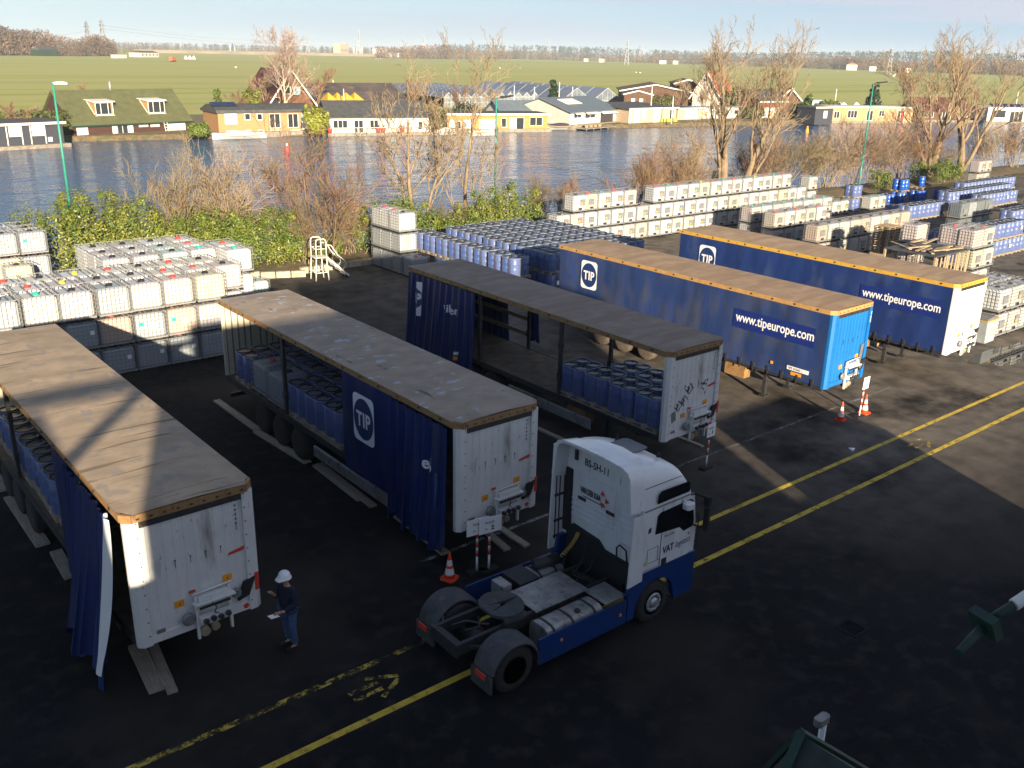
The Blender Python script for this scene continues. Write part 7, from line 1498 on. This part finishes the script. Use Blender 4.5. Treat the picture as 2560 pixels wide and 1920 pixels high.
for i, (u, v0, v1, D, lab) in enumerate(PY): pylon(u, v0, v1, D, lab, m_pyld if i in (0,) else m_pyl, YAW*0+.9, 1.0 if D < 2000 else 1.3)
for i, (u0, v0, u1, v1, D0, D1) in enumerate(((-20, 62, 222, 76, 1500, 1600), (222, 76, 259, 62, 1600, 1500), (259, 72, 770, 106, 1500, 2600), (259, 64, 770, 98, 1500, 2600))):
    a = atd(u0, v0, D0); b_ = atd(u1, v1, D1); mb = MB(); mb.path([a.lerp(b_, k/10)-Vector((0, 0, 10*sin(pi*k/10)))-a for k in range(11)], .16, 3); o = mb.build('power_line', m_pyld, None, tuple(a)); tag(o, 'thin sagging power line left of the birch, %s' % ORD[i], 'power line', 'power lines on the left')
# motorway embankment with gantry
m_sand = mat('sandy_verge', (.40, .31, .2), .95, var=.2, scale=.02)
mb = MB(); a = [farpt(340, 1600), farpt(560, 1650), farpt(800, 1750), farpt(1090, 1850)]
for i in range(3): p, q = a[i], a[i+1]; d = Vector((-(q-p).y, (q-p).x, 0)).normalized(); mb.face([p, q, q+d*14+Vector((0, 0, 4.4)), p+d*14+Vector((0, 0, 4.4))]); mb.face([p+d*14+Vector((0, 0, 4.4)), q+d*14+Vector((0, 0, 4.4)), q+d*44+Vector((0, 0, 4.4)), p+d*44+Vector((0, 0, 4.4))])
struct(mb.build('motorway', m_sand), 'pale motorway embankment crossing the meadow at the left', 'motorway')
p = farpt(582, 1660); gt = thing('sign_gantry', 'motorway gantry with a blue sign', 'gantry', (p.x, p.y, 4.0), .9); mb = MB(); mb.box(-14, -13.4, -.3, .3, 0, 9); mb.box(13.4, 14, -.3, .3, 0, 9); mb.box(-13.39, 13.39, -.4, .4, 8, 9); mb.build('frame', m_trim, gt); mb = MB(); mb.box(-3, 3, -.6, -.41, 7, 12); mb.build('sign_board', mat('sign_blue', (.02, .12, .5), .5), gt)
def farbox(u, v0, v1, D, w, lab, cat, m, roofm=None, name='far_building', rz=.6, gable=True):
    b_ = atd(u, v1, D); h = max(2., atd(u, v0, D).z+.3); t = thing(name, lab, cat, (b_.x, b_.y, -.3), rz, 'far buildings'); mb = MB(); mb.box(-w/2, w/2, 0, w*.5, 0, h*.72 if roofm else h); mb.build('wall', m, t)
    if roofm: mb = MB(); mb.prism([(-.3, h*.7), (w*.25, h), (w*.5+.3, h*.7)], -w/2-.3, w/2+.3, 0, 'x'); mb.build('roof', roofm, t)
    mb = MB()
    for i in range(5): xx = -w/2+w*(i+.5)/5; mb.box(xx-w*.03, xx+w*.03, -.05, -.003, h*.25, h*.5)
    mb.build('window', m_glass, t); return t
for (u, v0, v1, D, w, lab, m, r) in ((860, 110, 124, 2300, 36, 'pale blocky building on the horizon right of the birch', m_beige, None), (868, 108, 118, 2350, 14, 'taller pale block on top of the horizon buildings', m_beige, None), (902, 119, 127, 2250, 24, 'long pale far building beside the blocky one', m_hwhite, None), (960, 121, 129, 2000, 34, 'long low white far building behind the twin-stemmed tree', m_hwhite, None), (1010, 127, 134, 1750, 50, 'long pale far hall between the leafless trees', m_hwhite, m_tile), (283, 116, 128, 1300, 14, 'red-roofed far house at the edge of the left wood', m_brick, m_otile), (243, 116, 128, 1350, 12, 'white far cottage in the left wood', m_hwhite, m_roofdk), (2142, 156, 166, 1350, 26, 'orange-roofed far farmhouse left of the right pylon', m_hwhite, m_otile), (2190, 161, 168, 1300, 16, 'white far cottage right of the farmhouse', m_hwhite, m_roofdk), (1510, 143, 149, 1650, 14, 'tiny white far house left of the meadow pylon', m_hwhite, m_roofdk), (1665, 147, 153, 1600, 18, 'white far house right of the meadow pylon', m_hwhite, m_roofdk), (1695, 148, 154, 1600, 14, 'second white far house right of the meadow pylon', m_hwhite, m_roofdk), (375, 127, 137, 1050, 28, 'long grey far shed at the left of the meadow', m_greyw, m_roofdk), (305, 137, 143, 950, 13, 'long low white far structure before the left wood', m_hwhite, None), (125, 118, 137, 1000, 22, 'dark far barn inside the left wood', m_conif, m_roofdk), (2280, 165, 170, 1250, 14, 'white far house near the willow', m_hwhite, m_roofdk), (1470, 143, 149, 1700, 12, 'tiny pale far house above the conifer', m_hwhite, m_roofdk)):
    farbox(u, v0, v1, D, w, lab, 'building', m, r)
for i, u in enumerate((464, 474, 484)):
    b_ = atd(u, 139, 950); t = thing('white_tent', 'white pointed tent in the far meadow, %s of three' % ['left', 'middle', 'right'][i], 'tent', (b_.x, b_.y, -.3), 0, 'white tents'); mb = MB(); mb.lathe([(1.9, 0), (1.8, 1.2), (.6, 3.0), (.001, 3.4)], 8); mb.build('canvas', m_hwhite, t)
b_ = atd(432, 143, 800); t = thing('farm_trailer', 'red farm trailer standing in the far meadow', 'farm trailer', (b_.x, b_.y, -.3), .8); mb = MB(); mb.prism([(-4, .9), (3.4, .9), (4, 3.2), (-4, 3.6)], -1.2, 1.2, 0, 'y'); mb.build('body', m_otile, t)
for x in (-2, 2): mb = MB(); mb.lathe([(.6, -1.3), (.6, 1.3)], 12, (x, 0, .6), 0, 'y'); mb.build('wheel', m_black, t)
# grazing specks: sheep in the meadow
for i, (u, v) in enumerate(((940, 148), (946, 148), (952, 148), (1250, 172), (1300, 172), (1590, 183), (1600, 184), (2095, 179), (1352, 154), (590, 171), (1700, 165), (2160, 172))):
    p = at(u, v, -.3); t = thing('sheep', 'white sheep grazing in the distant meadow', 'sheep', (p.x, p.y, -.3), i, 'sheep in the meadow'); mb = MB(); mb.lathe([(.001, -.62), (.26, -.5), (.36, -.1), (.34, .3), (.22, .52), (.001, .6)], 10, (0, 0, .68), 0, 'x'); mb.lathe([(.001, .55), (.11, .6), (.12, .78), (.07, .95), (.001, .98)], 8, (0, 0, .62), 0, 'x')
    for x in (-.35, .3):
        for y in (-.15, .15): mb.tube((x, y, 0), (x, y, .5), .05, .06, n=5)
    mb.build('body', m_hwhite, t)
# ================================================================== HAZE
HAZE = True
if HAZE:
    m = bpy.data.materials.new('haze_air'); m.use_nodes = True; nt = m.node_tree
    for n in list(nt.nodes): nt.nodes.remove(n)
    v = nt.nodes.new('ShaderNodeVolumePrincipled'); v.inputs['Color'].default_value = (.74, .87, 1, 1); v.inputs['Density'].default_value = .00016; v.inputs['Anisotropy'].default_value = .0
    o = nt.nodes.new('ShaderNodeOutputMaterial'); nt.links.new(v.outputs[0], o.inputs['Volume'])
    mb = MB(); mb.box(-9500, 12500, -3500, 12500, -2.9, 75); hz = mb.build('haze', m); hz['kind'] = 'stuff'; hz['label'] = 'thin bright winter haze over the meadows'
